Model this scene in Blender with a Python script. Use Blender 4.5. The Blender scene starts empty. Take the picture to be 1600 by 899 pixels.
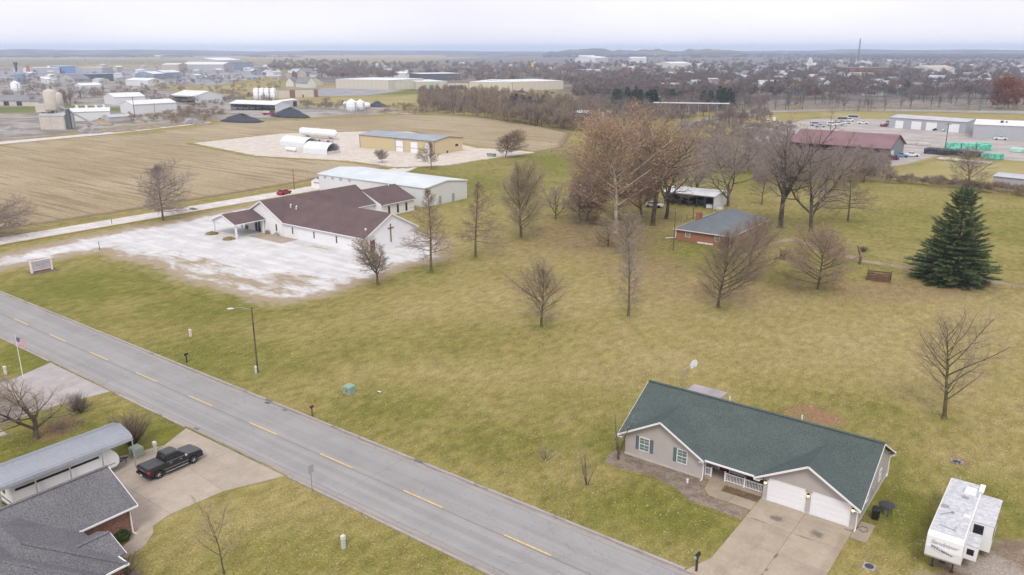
import bpy, bmesh, math, random
import numpy as np
from mathutils import Vector, Matrix
R = math.radians
random.seed(7)
scene = bpy.context.scene
COL = scene.collection
# ---------------------------------------------------------------- camera
# World axes: x runs along the street, y runs away from it across the fields. Units are metres.
CAM_H, FPX, HORIZON = 39.0, 1244.0, 78.0
PITCH = math.atan((449.5 - HORIZON) / FPX)
YAW = math.atan2(.6, .8)
cam_data = bpy.data.cameras.new('camera')
cam = bpy.data.objects.new('camera', cam_data)
COL.objects.link(cam)
cam.location = (0, 0, CAM_H)
cam.rotation_euler = (math.pi / 2 - PITCH, 0, YAW)
cam_data.sensor_width = 36
cam_data.lens = FPX / 1600 * 36
cam_data.clip_start = .5
cam_data.clip_end = 60000
scene.camera = cam
# ---------------------------------------------------------------- sky, sun, exposure
SUN_EL, SUN_AZ = R(48), R(150)
world = bpy.data.worlds.new('World')
scene.world = world
world.use_nodes = True
wn = world.node_tree
wn.nodes.clear()
w_out = wn.nodes.new('ShaderNodeOutputWorld')
w_bg = wn.nodes.new('ShaderNodeBackground')
w_sky = wn.nodes.new('ShaderNodeTexSky')
w_sky.sky_type = 'NISHITA'
w_sky.sun_disc = False
w_sky.sun_elevation = SUN_EL
w_sky.sun_rotation = SUN_AZ
w_tc = wn.nodes.new('ShaderNodeTexCoord')
w_map = wn.nodes.new('ShaderNodeMapping')
w_map.inputs['Scale'].default_value = (1.1, 1.1, 4)
w_n = wn.nodes.new('ShaderNodeTexNoise')
w_n.inputs['Scale'].default_value = 1.3
w_n.inputs['Detail'].default_value = 5
w_r = wn.nodes.new('ShaderNodeValToRGB')
w_r.color_ramp.elements[0].position = .36
w_r.color_ramp.elements[0].color = (7.7, 7.4, 8.25, 1)
w_r.color_ramp.elements[1].position = .62
w_r.color_ramp.elements[1].color = (9.2, 8.95, 9.6, 1)
w_m = wn.nodes.new('ShaderNodeMix')
w_m.data_type = 'RGBA'
w_m.inputs[0].default_value = .94          # nearly closed cloud cover over the clear sky
wn.links.new(w_tc.outputs['Generated'], w_map.inputs['Vector'])
wn.links.new(w_map.outputs[0], w_n.inputs['Vector'])
wn.links.new(w_n.outputs['Fac'], w_r.inputs[0])
wn.links.new(w_sky.outputs[0], w_m.inputs[6])
wn.links.new(w_r.outputs[0], w_m.inputs[7])
wn.links.new(w_m.outputs[2], w_bg.inputs[0])
w_bg.inputs[1].default_value = .1
wn.links.new(w_bg.outputs[0], w_out.inputs[0])
sun_data = bpy.data.lights.new('sun', 'SUN')
sun_data.energy = 1.5
sun_data.angle = R(18)
sun_data.color = (1, .97, .92)
sun = bpy.data.objects.new('sun', sun_data)
COL.objects.link(sun)
S = Vector((math.cos(SUN_EL) * math.sin(SUN_AZ), math.cos(SUN_EL) * math.cos(SUN_AZ), math.sin(SUN_EL)))
sun.rotation_euler = S.to_track_quat('Z', 'Y').to_euler()
sun.location = (0, 0, 55)
vs = scene.view_settings
scene.display_settings.display_device = 'sRGB'
vs.view_transform = 'Standard'
vs.look = 'None'
vs.exposure = .3
vs.gamma = 1
vs.use_curve_mapping = False
cy = scene.cycles
cy.max_bounces = 6
cy.diffuse_bounces = 3
cy.glossy_bounces = 2
cy.transmission_bounces = 2
cy.volume_bounces = 1
cy.transparent_max_bounces = 6
cy.use_denoising = True
cy.denoiser = 'OPENIMAGEDENOISE'
cy.denoising_input_passes = 'RGB_ALBEDO_NORMAL'
cy.use_adaptive_sampling = False
cy.sample_clamp_indirect = 6
cy.caustics_reflective = False
cy.caustics_refractive = False

# ---------------------------------------------------------------- measuring: image row/column of a surveyed point -> ground
def g(u, v, z=0.0):
    x = (u - 800) / FPX
    y = (449.5 - v) / FPX
    dy = math.cos(PITCH) + y * math.sin(PITCH)
    dz = -math.sin(PITCH) + y * math.cos(PITCH)
    t = (CAM_H - z) / -dz
    x, y = x * t, dy * t
    return (.8 * x - .6 * y, .6 * x + .8 * y)

def g3(u, v, z=0.0):
    p = g(u, v, z)
    return (p[0], p[1], z)

def hz(ub, vb, vt):                       # height of an upright thing from its foot and its top row
    b = g(ub, vb)
    yy = -.6 * b[0] + .8 * b[1]
    y = (449.5 - vt) / FPX
    dy = math.cos(PITCH) + y * math.sin(PITCH)
    dz = -math.sin(PITCH) + y * math.cos(PITCH)
    return CAM_H + dz * yy / dy

def span(ub, vb, pixels):                 # metres across that many pixels at that foot
    b = g(ub, vb)
    return pixels * math.hypot(math.hypot(*b), CAM_H) / FPX

# ---------------------------------------------------------------- object helpers
def tag(o, label=None, cat=None, group=None, kind=None):
    if label: o['label'] = label
    if cat: o['category'] = cat
    if group: o['group'] = group
    if kind: o['kind'] = kind
    return o

def thing(name, label, cat, loc=(0, 0, 0), rot=0.0, group=None):
    o = bpy.data.objects.new(name, None)
    COL.objects.link(o)
    o.empty_display_size = .5
    o.location = loc if len(loc) == 3 else (loc[0], loc[1], 0)
    o.rotation_euler = (0, 0, rot)
    return tag(o, label, cat, group)

def link(name, mesh, parent=None):
    o = bpy.data.objects.new(name, mesh)
    COL.objects.link(o)
    if parent is not None: o.parent = parent
    return o

def children(o):
    return [c for c in bpy.data.objects if c.parent == o]

def copy_tree(o, kids, loc, rot=0.0, scale=1.0, label=None, group=None):
    c = o.copy(); COL.objects.link(c)
    c.location = loc if len(loc) == 3 else (loc[0], loc[1], 0)
    c.rotation_euler = (0, 0, rot)
    c.scale = (scale,) * 3 if not isinstance(scale, tuple) else scale
    if label: c['label'] = label
    if group: c['group'] = group
    def rec(kk, par):
        for k, sub in kk:
            d = k.copy(); COL.objects.link(d); d.parent = par
            rec(sub, d)
    rec(kids, c)
    return c

def kids_of(o):
    return [(c, kids_of(c)) for c in children(o)]

class MB:
    """collects faces and links them as ONE mesh object"""
    def __init__(self): self.v, self.f, self.cuts = [], [], []
    def each(self, name, mat=None, parent=None):
        """every piece added becomes an object of its own"""
        self.cuts.append((len(self.v), len(self.f)))
        out = []
        for (a, b), (c, d) in zip(self.cuts, self.cuts[1:]):
            m = MB(); m.v = self.v[a:c]; m.f = [tuple(i - a for i in f) for f in self.f[b:d]]
            out.append(m.build(name, mat, parent))
        return out
    def add(self, vs, fs):
        n = len(self.v)
        self.cuts.append((n, len(self.f)))
        self.v += [tuple(p) for p in vs]
        self.f += [tuple(i + n for i in f) for f in fs]
        return self
    def box(self, x0, x1, y0, y1, z0, z1):
        return self.add([(x0, y0, z0), (x1, y0, z0), (x1, y1, z0), (x0, y1, z0), (x0, y0, z1), (x1, y0, z1), (x1, y1, z1), (x0, y1, z1)],
                        [(3, 2, 1, 0), (4, 5, 6, 7), (0, 1, 5, 4), (1, 2, 6, 5), (2, 3, 7, 6), (3, 0, 4, 7)])
    def cbox(self, c, s):
        return self.box(c[0] - s[0] / 2, c[0] + s[0] / 2, c[1] - s[1] / 2, c[1] + s[1] / 2, c[2] - s[2] / 2, c[2] + s[2] / 2)
    def face(self, *ps): return self.add(ps, [tuple(range(len(ps)))])
    def slab(self, ps, t):                # planar outline given a thickness downwards
        n = len(ps)
        lo = [(p[0], p[1], p[2] - t) for p in ps]
        return self.add(list(ps) + lo, [tuple(range(n)), tuple(range(2 * n - 1, n - 1, -1))] + [(i, i + n, (i + 1) % n + n, (i + 1) % n) for i in range(n)])
    def prism(self, prof, axis, c0, c1):  # outline swept along 'x' (prof=(y,z)), 'y' (prof=(x,z)) or 'z' (prof=(x,y))
        def P(p, c):
            return (c, p[0], p[1]) if axis == 'x' else (p[0], c, p[1]) if axis == 'y' else (p[0], p[1], c)
        n = len(prof)
        return self.add([P(p, c0) for p in prof] + [P(p, c1) for p in prof],
                        [tuple(range(n - 1, -1, -1)), tuple(range(n, 2 * n))] + [(i, (i + 1) % n, (i + 1) % n + n, i + n) for i in range(n)])
    def bar(self, p0, p1, w, h):          # oriented beam, section w wide and h high
        p0, p1 = Vector(p0), Vector(p1)
        d = (p1 - p0).normalized()
        s = d.cross(Vector((0, 0, 1)))
        s = Vector((1, 0, 0)) if s.length < 1e-4 else s.normalized()
        u = s.cross(d)
        vs = []
        for p in (p0, p1):
            for a, b in ((-1, -1), (1, -1), (1, 1), (-1, 1)):
                vs.append(p + s * a * w / 2 + u * b * h / 2)
        return self.add(vs, [(0, 1, 2, 3), (7, 6, 5, 4), (0, 4, 5, 1), (1, 5, 6, 2), (2, 6, 7, 3), (3, 7, 4, 0)])
    def tube(self, p0, p1, r0, r1=None, n=8):
        r1 = r0 if r1 is None else r1
        p0, p1 = Vector(p0), Vector(p1)
        d = (p1 - p0).normalized()
        s = d.orthogonal().normalized(); u = d.cross(s)
        vs = []
        for p, r in ((p0, r0), (p1, r1)):
            for k in range(n):
                t = 2 * math.pi * k / n
                vs.append(p + (s * math.cos(t) + u * math.sin(t)) * r)
        return self.add(vs, [tuple(range(n - 1, -1, -1)), tuple(range(n, 2 * n))] + [(k, (k + 1) % n, (k + 1) % n + n, k + n) for k in range(n)])
    def lathe(self, prof, n=12, c=(0, 0, 0), axis='z', cap=True):   # prof = [(r, h)]
        vs, fs = [], []
        for r, h in prof:
            for k in range(n):
                t = 2 * math.pi * k / n
                x, y = r * math.cos(t), r * math.sin(t)
                q = (x, y, h) if axis == 'z' else (h, x, y) if axis == 'x' else (y, h, x)
                vs.append((q[0] + c[0], q[1] + c[1], q[2] + c[2]))
        m = len(prof)
        for i in range(m - 1):
            for k in range(n):
                a, b = i * n + k, i * n + (k + 1) % n
                fs.append((a, b, b + n, a + n))
        if cap:
            fs.append(tuple(range(n - 1, -1, -1))); fs.append(tuple(range((m - 1) * n, m * n)))
        return self.add(vs, fs)
    def loft(self, rings):
        n = len(rings[0])
        vs = [p for r in rings for p in r]
        fs = [(i * n + k, i * n + (k + 1) % n, (i + 1) * n + (k + 1) % n, (i + 1) * n + k) for i in range(len(rings) - 1) for k in range(n)]
        fs.append(tuple(range(n - 1, -1, -1))); fs.append(tuple(range((len(rings) - 1) * n, len(rings) * n)))
        return self.add(vs, fs)
    def mesh(self, name, mat=None, smooth=False, fix=True):
        me = bpy.data.meshes.new(name)
        me.from_pydata(self.v, [], self.f)
        if fix:
            bm = bmesh.new(); bm.from_mesh(me)
            bmesh.ops.recalc_face_normals(bm, faces=bm.faces)
            bm.to_mesh(me); bm.free()
        if smooth: me.polygons.foreach_set('use_smooth', [True] * len(me.polygons))
        if mat: me.materials.append(mat)
        me.update()
        return me
    def build(self, name, mat=None, parent=None, smooth=False, bevel=0, seg=2, fix=True):
        o = link(name, self.mesh(name, mat, smooth, fix), parent)
        if bevel:
            b = o.modifiers.new('bevel', 'BEVEL')
            b.width = bevel; b.segments = seg; b.limit_method = 'ANGLE'; b.angle_limit = R(35)
        return o

def np_mesh(name, verts, faces3=None, faces4=None, mat=None, smooth=False, attrs=None):
    me = bpy.data.meshes.new(name)
    verts = np.asarray(verts, np.float32)
    me.vertices.add(len(verts)); me.vertices.foreach_set('co', verts.ravel())
    n3 = 0 if faces3 is None else len(faces3)
    n4 = 0 if faces4 is None else len(faces4)
    idx, tot = [], []
    if n3: idx.append(np.asarray(faces3, np.int32).ravel()); tot.append(np.full(n3, 3, np.int32))
    if n4: idx.append(np.asarray(faces4, np.int32).ravel()); tot.append(np.full(n4, 4, np.int32))
    idx = np.concatenate(idx); tot = np.concatenate(tot)
    me.loops.add(len(idx)); me.loops.foreach_set('vertex_index', idx)
    me.polygons.add(len(tot))
    start = np.concatenate([[0], np.cumsum(tot)[:-1]]).astype(np.int32)
    me.polygons.foreach_set('loop_start', start)
    me.polygons.foreach_set('use_smooth', np.full(len(tot), smooth))
    me.update(calc_edges=True)
    for k, a in (attrs or {}).items():
        at = me.attributes.new(k, 'FLOAT', 'POINT')
        at.data.foreach_set('value', np.asarray(a, np.float32).ravel())
    if mat: me.materials.append(mat)
    return me

# ---------------------------------------------------------------- material helpers
class NT:
    def __init__(self, name):
        self.m = bpy.data.materials.new(name)
        self.m.use_nodes = True
        self.t = self.m.node_tree
        self.t.nodes.clear()
        self.out = self.t.nodes.new('ShaderNodeOutputMaterial')
        self.b = self.t.nodes.new('ShaderNodeBsdfPrincipled')
        self.t.links.new(self.b.outputs[0], self.out.inputs[0])
        self._pos = self._obj = None
    def n(self, ty): return self.t.nodes.new(ty)
    def l(self, a, b): self.t.links.new(a, b)
    def put(self, sock, v):
        if isinstance(v, bpy.types.NodeSocket): self.l(v, sock)
        elif isinstance(v, (tuple, list)): sock.default_value = (tuple(v)[:3] if sock.type == 'VECTOR' else tuple(v) + ((1,) if len(v) == 3 else ()))
        else: sock.default_value = v
    def pos(self):
        if self._pos is None: self._pos = self.n('ShaderNodeNewGeometry').outputs['Position']
        return self._pos
    def obj(self):
        if self._obj is None: self._obj = self.n('ShaderNodeTexCoord').outputs['Object']
        return self._obj
    def scale(self, vec, s, rot=0):
        m = self.n('ShaderNodeMapping'); self.l(vec, m.inputs[0]); m.inputs['Scale'].default_value = s
        m.inputs['Rotation'].default_value = (0, 0, rot)
        return m.outputs[0]
    def noise(self, vec, scale, detail=2, rough=.5, dist=0):
        k = self.n('ShaderNodeTexNoise'); self.l(vec, k.inputs['Vector'])
        k.inputs['Scale'].default_value = scale; k.inputs['Detail'].default_value = detail; k.inputs['Roughness'].default_value = rough
        k.inputs['Distortion'].default_value = dist
        return k.outputs['Fac']
    def step(self, f, lo, hi, a=0, b=1):
        k = self.n('ShaderNodeMapRange'); k.interpolation_type = 'SMOOTHSTEP'
        self.put(k.inputs[0], f)
        for i, x in ((1, lo), (2, hi), (3, a), (4, b)): self.put(k.inputs[i], x)
        return k.outputs[0]
    def lin(self, f, lo, hi, a=0, b=1):
        k = self.n('ShaderNodeMapRange'); self.put(k.inputs[0], f)
        for i, x in ((1, lo), (2, hi), (3, a), (4, b)): self.put(k.inputs[i], x)
        return k.outputs[0]
    def math(self, op, a, b=0.0, c=0.0):
        k = self.n('ShaderNodeMath'); k.operation = op
        self.put(k.inputs[0], a); self.put(k.inputs[1], b)
        if op in ('MULTIPLY_ADD',): self.put(k.inputs[2], c)
        return k.outputs[0]
    def mix(self, f, a, b, mode='MIX'):
        k = self.n('ShaderNodeMix'); k.data_type = 'RGBA'; k.blend_type = mode
        self.put(k.inputs[0], f); self.put(k.inputs[6], a); self.put(k.inputs[7], b)
        return k.outputs[2]
    def gain(self, col, f):               # colour times a scalar
        k = self.n('ShaderNodeVectorMath'); k.operation = 'SCALE'
        self.put(k.inputs[0], col); self.put(k.inputs['Scale'], f)
        return k.outputs[0]
    def attr(self, name):
        k = self.n('ShaderNodeAttribute'); k.attribute_name = name
        return k.outputs['Fac']
    def sep(self, vec):
        k = self.n('ShaderNodeSeparateXYZ'); self.l(vec, k.inputs[0]); return k.outputs
    def rnd(self): return self.n('ShaderNodeObjectInfo').outputs['Random']
    def bump(self, h, strength=.3, dist=.1):
        k = self.n('ShaderNodeBump'); k.inputs['Strength'].default_value = strength; k.inputs['Distance'].default_value = dist
        self.l(h, k.inputs['Height']); self.l(k.outputs[0], self.b.inputs['Normal'])
    def done(self, col, rough=.85, metal=0, spec=.3):
        self.put(self.b.inputs['Base Color'], col); self.put(self.b.inputs['Roughness'], rough)
        self.b.inputs['Metallic'].default_value = metal
        self.b.inputs['Specular IOR Level'].default_value = spec
        return self.m

def mat(name, col, rough=.8, var=.12, scale=1.5, metal=0, spec=.3, col2=None, rand=0, fine=0, bump=0, emit=0, coord='obj', cov=(.4, .6)):
    t = NT(name)
    P = t.obj() if coord == 'obj' else t.pos()
    n1 = t.noise(P, scale, 4, .6)
    c = t.mix(t.step(n1, *cov), col, col2) if col2 else t.gain(col, t.lin(n1, .25, .75, 1 - var, 1 + var))
    if fine:
        n2 = t.noise(P, fine, 2, .6)
        c = t.gain(c, t.lin(n2, .3, .7, .8, 1.2))
        if bump: t.bump(n2, bump, .03)
    if rand: c = t.gain(c, t.lin(t.rnd(), 0, 1, 1 - rand, 1 + rand))
    if emit:
        t.put(t.b.inputs['Emission Color'], col); t.b.inputs['Emission Strength'].default_value = emit
    return t.done(c, rough, metal, spec)
# ---------------------------------------------------------------- materials
def lawn_col(t):
    P = t.pos()
    lush, dead, litter = t.attr('lush'), t.attr('dead'), t.attr('litter')
    big = t.noise(P, .05, 5, .6)
    mid = t.noise(P, .16, 4, .6, .6)
    sml = t.noise(t.scale(P, (1, .55, 1), .5), .9, 4, .65)
    fin = t.noise(P, 5.5, 2, .7)
    f = t.math('ADD', t.math('MULTIPLY', big, .8), t.math('MULTIPLY', mid, .75))
    f = t.math('ADD', f, t.math('MULTIPLY', sml, .5))
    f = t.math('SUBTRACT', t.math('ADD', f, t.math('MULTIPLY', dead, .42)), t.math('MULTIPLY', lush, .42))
    c = t.mix(t.step(f, .55, 1.1), (.165, .158, .034), (.285, .238, .08))
    c = t.mix(t.step(f, .9, 1.55), c, (.355, .288, .128))
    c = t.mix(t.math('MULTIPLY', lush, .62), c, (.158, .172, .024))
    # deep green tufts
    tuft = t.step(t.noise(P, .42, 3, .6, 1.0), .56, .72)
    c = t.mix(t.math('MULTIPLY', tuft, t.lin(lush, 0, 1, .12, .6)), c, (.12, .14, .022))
    # straw flecks
    straw = t.step(t.noise(t.scale(P, (1, .5, 1), .9), 2.6, 3, .7), .6, .74)
    c = t.mix(t.math('MULTIPLY', straw, .38), c, (.42, .345, .19))
    # patches of thinner, redder thatch
    red = t.step(t.noise(P, .55, 4, .7, .8), .53, .72)
    c = t.mix(t.math('MULTIPLY', red, t.lin(lush, 0, .8, .5, .12)), c, (.335, .235, .13))
    # fallen leaves
    lf = t.step(t.math('ADD', t.math('MULTIPLY', t.noise(P, 1.7, 4, .75), .8), t.math('MULTIPLY', litter, .5)), .55, .8)
    c = t.mix(t.math('MULTIPLY', lf, t.lin(litter, 0, .9, 0, .62)), c, (.27, .185, .11))
    c = t.gain(c, t.lin(fin, .28, .72, .68, 1.32))
    c = t.gain(c, t.lin(sml, .3, .7, .78, 1.2))
    return c

def lawn_mat(name='lawn_grass'):
    t = NT(name)
    c = lawn_col(t)
    h = t.math('ADD', t.noise(t.pos(), 7, 2, .7), t.noise(t.pos(), 1.3, 3, .6))
    t.bump(h, .35, .12)
    return t.done(c, .95, 0, .1)

def gravel_mat():
    t = NT('white_gravel')
    P = t.pos()
    e = t.attr('edge')
    rag = t.math('ADD', t.noise(P, .35, 4, .65), t.noise(t.scale(P, (.5, 1, 1), 0), .13, 3, .6))   # ~1.0 mean
    d = t.math('ADD', e, t.math('MULTIPLY', t.math('SUBTRACT', rag, 1.0), 9.0))
    stone = t.noise(P, 6, 2, .7)
    mid = t.noise(P, .22, 4, .6)
    c = t.mix(t.step(mid, .35, .65), (.56, .548, .535), (.66, .65, .635))
    c = t.gain(c, t.lin(stone, .3, .7, .85, 1.15))
    tr = t.noise(t.scale(P, (.12, 1.1, 1), .25), .6, 3, .6)
    c = t.gain(c, t.lin(tr, .35, .65, .9, 1.06))
    # worn, weedy patches along the lawn side
    wp = t.attr('weedy')
    w = t.noise(t.scale(P, (.42, 1.25, 1), .12), .34, 5, .72, .7)
    weeds = t.step(t.math('ADD', w, t.math('MULTIPLY', wp, .33)), .62, .86)
    brown = t.mix(t.noise(P, 1.1, 4, .7), (.30, .235, .15), (.40, .33, .235))
    brown = t.gain(brown, t.lin(stone, .3, .7, .82, 1.18))
    c = t.mix(weeds, c, brown)
    c = t.mix(t.step(d, .3, 3.6), brown, c)
    c = t.mix(t.step(d, -3.2, -.4), lawn_col(t), c)
    t.bump(stone, .4, .05)
    return t.done(c, .95, 0, .15)

def dirt_edge_mat(name, c1, c2, wob=4.0, band=(-.5, .5), fine=5, sc=.3):
    """a sheet whose rim breaks up into the lawn"""
    t = NT(name)
    P = t.pos()
    d = t.math('ADD', t.attr('edge'), t.math('MULTIPLY', t.math('SUBTRACT', t.noise(P, .45, 4, .65), .5), wob))
    c = t.mix(t.step(t.noise(P, sc, 4, .65), .38, .62), c1, c2)
    c = t.gain(c, t.lin(t.noise(P, fine, 2, .7), .3, .7, .72, 1.28))
    c = t.mix(t.step(d, *band), lawn_col(t), c)
    return t.done(c, .95, 0, .1)

def crop_mat():
    t = NT('corn_stubble')
    P = t.pos()
    rows = t.noise(t.scale(P, (.02, .5, 1)), 1, 4, .7, .15)
    rows2 = t.noise(t.scale(P, (.05, 1.3, 1)), 1, 2, .6)
    blot = t.noise(P, .018, 4, .6)
    fin = t.noise(P, 1.6, 3, .7)
    c = t.mix(t.step(blot, .35, .66), (.335, .265, .16), (.415, .34, .22))
    c = t.mix(t.math('MULTIPLY', t.step(rows, .48, .62), .8), c, (.225, .165, .095))
    c = t.mix(t.math('MULTIPLY', t.step(rows2, .52, .68), .35), c, (.47, .38, .22))
    stub = t.noise(t.scale(P, (.5, 2.2, 1)), 1.1, 3, .75)
    c = t.gain(c, t.lin(stub, .3, .7, .78, 1.22))
    c = t.gain(c, t.lin(fin, .3, .7, .82, 1.18))
    d = t.math('ADD', t.attr('edge'), t.math('MULTIPLY', t.math('SUBTRACT', t.noise(P, .3, 3, .6), .5), 4))
    c = t.mix(t.step(d, -.4, .8), lawn_col(t), t.mix(t.step(d, .8, 5), (.20, .15, .085), c))
    t.bump(t.math('ADD', fin, rows2), .4, .15)
    return t.done(c, .95, 0, .1)

def road_mat():
    t = NT('weathered_road')
    P = t.pos()
    y = t.sep(P)[1]; x = t.sep(P)[0]
    lane = t.noise(t.scale(P, (.012, 1.1, 1)), 1, 3, .6)
    blot = t.noise(P, .22, 4, .6)
    fin = t.noise(P, 9, 2, .7)
    c = t.mix(t.step(lane, .35, .65), (.295, .285, .27), (.34, .33, .315))
    c = t.gain(c, t.lin(blot, .3, .7, .92, 1.08))
    # the darker wheel tracks and the concrete gutter strips
    for yc in (43.0, 44.7, 47.6, 49.3):
        k = t.step(t.math('ABSOLUTE', t.math('SUBTRACT', y, yc)), .15, .65, 1, 0)
        c = t.mix(t.math('MULTIPLY', k, .14), c, (.25, .245, .24))
    gut = t.math('MAXIMUM', t.step(y, 42.05, 42.1, 1, 0), t.step(y, 50.0, 50.05))
    c = t.mix(t.math('MULTIPLY', gut, .75), c, t.gain((.35, .315, .285, 1), t.lin(t.noise(t.scale(P, (.2, 1.5, 1)), 1, 4, .65), .3, .7, .8, 1.15)))
    # tar seam along the middle, transverse joints, a few wandering cracks
    seam = t.step(t.math('ABSOLUTE', t.math('ADD', t.math('SUBTRACT', y, 45.86), t.math('MULTIPLY', t.math('SUBTRACT', t.noise(P, .5, 2), .5), .12))), .02, .07, 1, 0)
    jx = t.math('ABSOLUTE', t.math('SUBTRACT', t.math('FRACT', t.math('DIVIDE', t.math('ADD', x, t.math('MULTIPLY', t.noise(P, .6, 2), .25)), 9.3)), .5))
    joint = t.step(jx, .003, .009, 1, 0)
    dark = t.math('MAXIMUM', t.math('MULTIPLY', seam, .55), t.math('MULTIPLY', joint, t.lin(t.noise(P, .08, 2), .4, .6, .0, .22)))
    ge = t.math('MINIMUM', t.math('ABSOLUTE', t.math('SUBTRACT', y, 42.07)), t.math('ABSOLUTE', t.math('SUBTRACT', y, 50.02)))
    dark = t.math('MAXIMUM', dark, t.math('MULTIPLY', t.step(ge, .015, .05, 1, 0), .45))
    ck = t.math('ABSOLUTE', t.math('SUBTRACT', t.noise(P, .16, 4, .6, 1.2), .5))
    dark = t.math('MAXIMUM', dark, t.math('MULTIPLY', t.step(ck, .0008, .0035, 1, 0), .35))
    dirt = t.math('MULTIPLY', t.math('MAXIMUM', t.step(y, 50.3, 50.75), t.step(y, 41.3, 41.75, 1, 0)), t.step(t.noise(t.scale(P, (.25, 1, 1)), 1.1, 4, .7), .42, .6))
    c = t.mix(t.math('MULTIPLY', dirt, .7), c, (.17, .145, .11))
    c = t.mix(dark, c, (.12, .115, .115))
    c = t.gain(c, t.lin(fin, .3, .7, .93, 1.07))
    return t.done(c, .85, 0, .25)

def concrete_mat(name, col, stain=(.2, .16, .12), amt=.35, oil=()):
    t = NT(name)
    P = t.pos()
    c = t.gain(col, t.lin(t.noise(P, .5, 5, .65), .3, .7, .86, 1.12))
    c = t.mix(t.math('MULTIPLY', t.step(t.noise(t.scale(P, (1, .4, 1)), .35, 4, .65), .52, .72), amt), c, stain)
    c = t.gain(c, t.lin(t.noise(P, 8, 2, .7), .3, .7, .93, 1.07))
    c = t.gain(c, t.lin(t.rnd(), 0, 1, .93, 1.07))
    s = t.sep(P)
    for x, y, rx, ry, k in oil:            # oil spots where cars stand
        q = t.math('SQRT', t.math('ADD', t.math('POWER', t.math('DIVIDE', t.math('SUBTRACT', s[0], x), rx), 2.0), t.math('POWER', t.math('DIVIDE', t.math('SUBTRACT', s[1], y), ry), 2.0)))
        q = t.math('ADD', q, t.math('MULTIPLY', t.math('SUBTRACT', t.noise(P, 2.2, 4, .7), .5), 1.6))
        c = t.mix(t.math('MULTIPLY', t.step(q, .25, 1.15, 1, 0), k), c, (.13, .105, .095))
    return t.done(c, .85, 0, .25)

def mulch_mat(name, a, b, c3):
    t = NT(name)
    P = t.pos()
    c = t.mix(t.step(t.noise(P, 1.0, 4, .7), .4, .6), a, b)
    c = t.mix(t.step(t.noise(P, 5, 3, .75), .54, .7), c, c3)
    c = t.gain(c, t.lin(t.noise(P, 11, 2, .7), .3, .7, .65, 1.35))
    t.bump(t.noise(P, 7, 3, .7), .7, .12)
    d = t.math('ADD', t.attr('edge'), t.math('MULTIPLY', t.math('SUBTRACT', t.noise(P, 1.6, 3, .6), .5), .9))
    c = t.mix(t.step(d, -.12, .12), lawn_col(t), c)
    return t.done(c, .95, 0, .1)

def shingle_mat(name, c1, c2, course=.16):
    t = NT(name)
    P = t.obj()
    s = t.sep(P)
    # tabs in the plane of the roof: courses follow height
    tab = t.n('ShaderNodeTexNoise'); t.l(t.scale(P, (8, 8, 20)), tab.inputs['Vector'])
    tab.inputs['Scale'].default_value = 1.0; tab.inputs['Detail'].default_value = 2; tab.inputs['Roughness'].default_value = .8
    c = t.mix(t.step(tab.outputs['Fac'], .36, .64), c1, c2)
    c = t.gain(c, t.lin(t.noise(P, .35, 4, .6), .3, .7, .88, 1.1))
    c = t.gain(c, t.lin(t.noise(P, 14, 2, .7), .3, .7, .86, 1.14))
    fr = t.math('FRACT', t.math('DIVIDE', s[2], course * .48))
    c = t.mix(t.math('MULTIPLY', t.step(fr, .0, .22, 1, 0), .22), c, (.02, .02, .02))
    t.bump(fr, .25, .02)
    return t.done(c, .92, 0, .15)

def siding_mat(name, col, pitch=.125, var=.05, vertical=False, dirt=0):
    t = NT(name)
    P = t.obj()
    s = t.sep(P)
    q = t.math('ADD', s[0], s[1]) if vertical else s[2]
    fr = t.math('FRACT', t.math('DIVIDE', q, pitch))
    c = t.gain(col, t.lin(t.noise(P, .6, 3, .6), .3, .7, 1 - var, 1 + var))
    c = t.gain(c, t.step(fr, 0, .12, .82, 1))
    if dirt:
        d = t.math('MULTIPLY', t.step(s[2], 0, 1.1, 1, 0), t.noise(t.scale(P, (1, 1, .3)), 1.5, 3, .6))
        c = t.mix(t.math('MULTIPLY', d, dirt), c, (.22, .17, .11))
    t.bump(fr, .5, .02)
    return t.done(c, .6, 0, .3)

def metal_roof_mat(name, col, col2, pitch=.6, axis=0, rough=.45):
    t = NT(name)
    P = t.obj()
    q = t.sep(P)[axis]
    fr = t.math('ABSOLUTE', t.math('SUBTRACT', t.math('FRACT', t.math('DIVIDE', q, pitch)), .5))
    c = t.mix(t.step(t.noise(t.scale(P, (.4, .4, 1)), .35, 5, .6), .36, .64), col, col2)
    c = t.gain(c, t.lin(t.noise(P, 3, 3, .6), .3, .7, .94, 1.06))
    c = t.gain(c, t.step(fr, .42, .5, 1, .8))
    t.bump(t.step(fr, .4, .5), .5, .04)
    return t.done(c, rough, .15, .4)

def brick_mat(name, c1=(.25, .085, .05), c2=(.15, .055, .035), mortar=(.36, .30, .25)):
    t = NT(name)
    P = t.obj()
    s = t.sep(P)
    k = t.n('ShaderNodeTexBrick')
    cb = t.n('ShaderNodeCombineXYZ'); t.l(t.math('ADD', s[0], s[1]), cb.inputs[0]); t.l(s[2], cb.inputs[1])
    t.l(cb.outputs[0], k.inputs['Vector'])
    for nm, v in (('Scale', 1), ('Mortar Size', .008), ('Brick Width', .24), ('Row Height', .08), ('Bias', -.1)): k.inputs[nm].default_value = v
    k.inputs['Color1'].default_value = c1 + (1,); k.inputs['Color2'].default_value = c2 + (1,); k.inputs['Mortar'].default_value = mortar + (1,)
    big = t.noise(t.scale(P, (1, 1, 2.5)), 1.8, 3, .7)
    c = t.mix(t.step(big, .6, .72), k.outputs['Color'], (.42, .27, .2))
    c = t.gain(c, t.lin(t.noise(P, 6, 2, .7), .3, .7, .75, 1.25))
    return t.done(c, .9, 0, .2)

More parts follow.
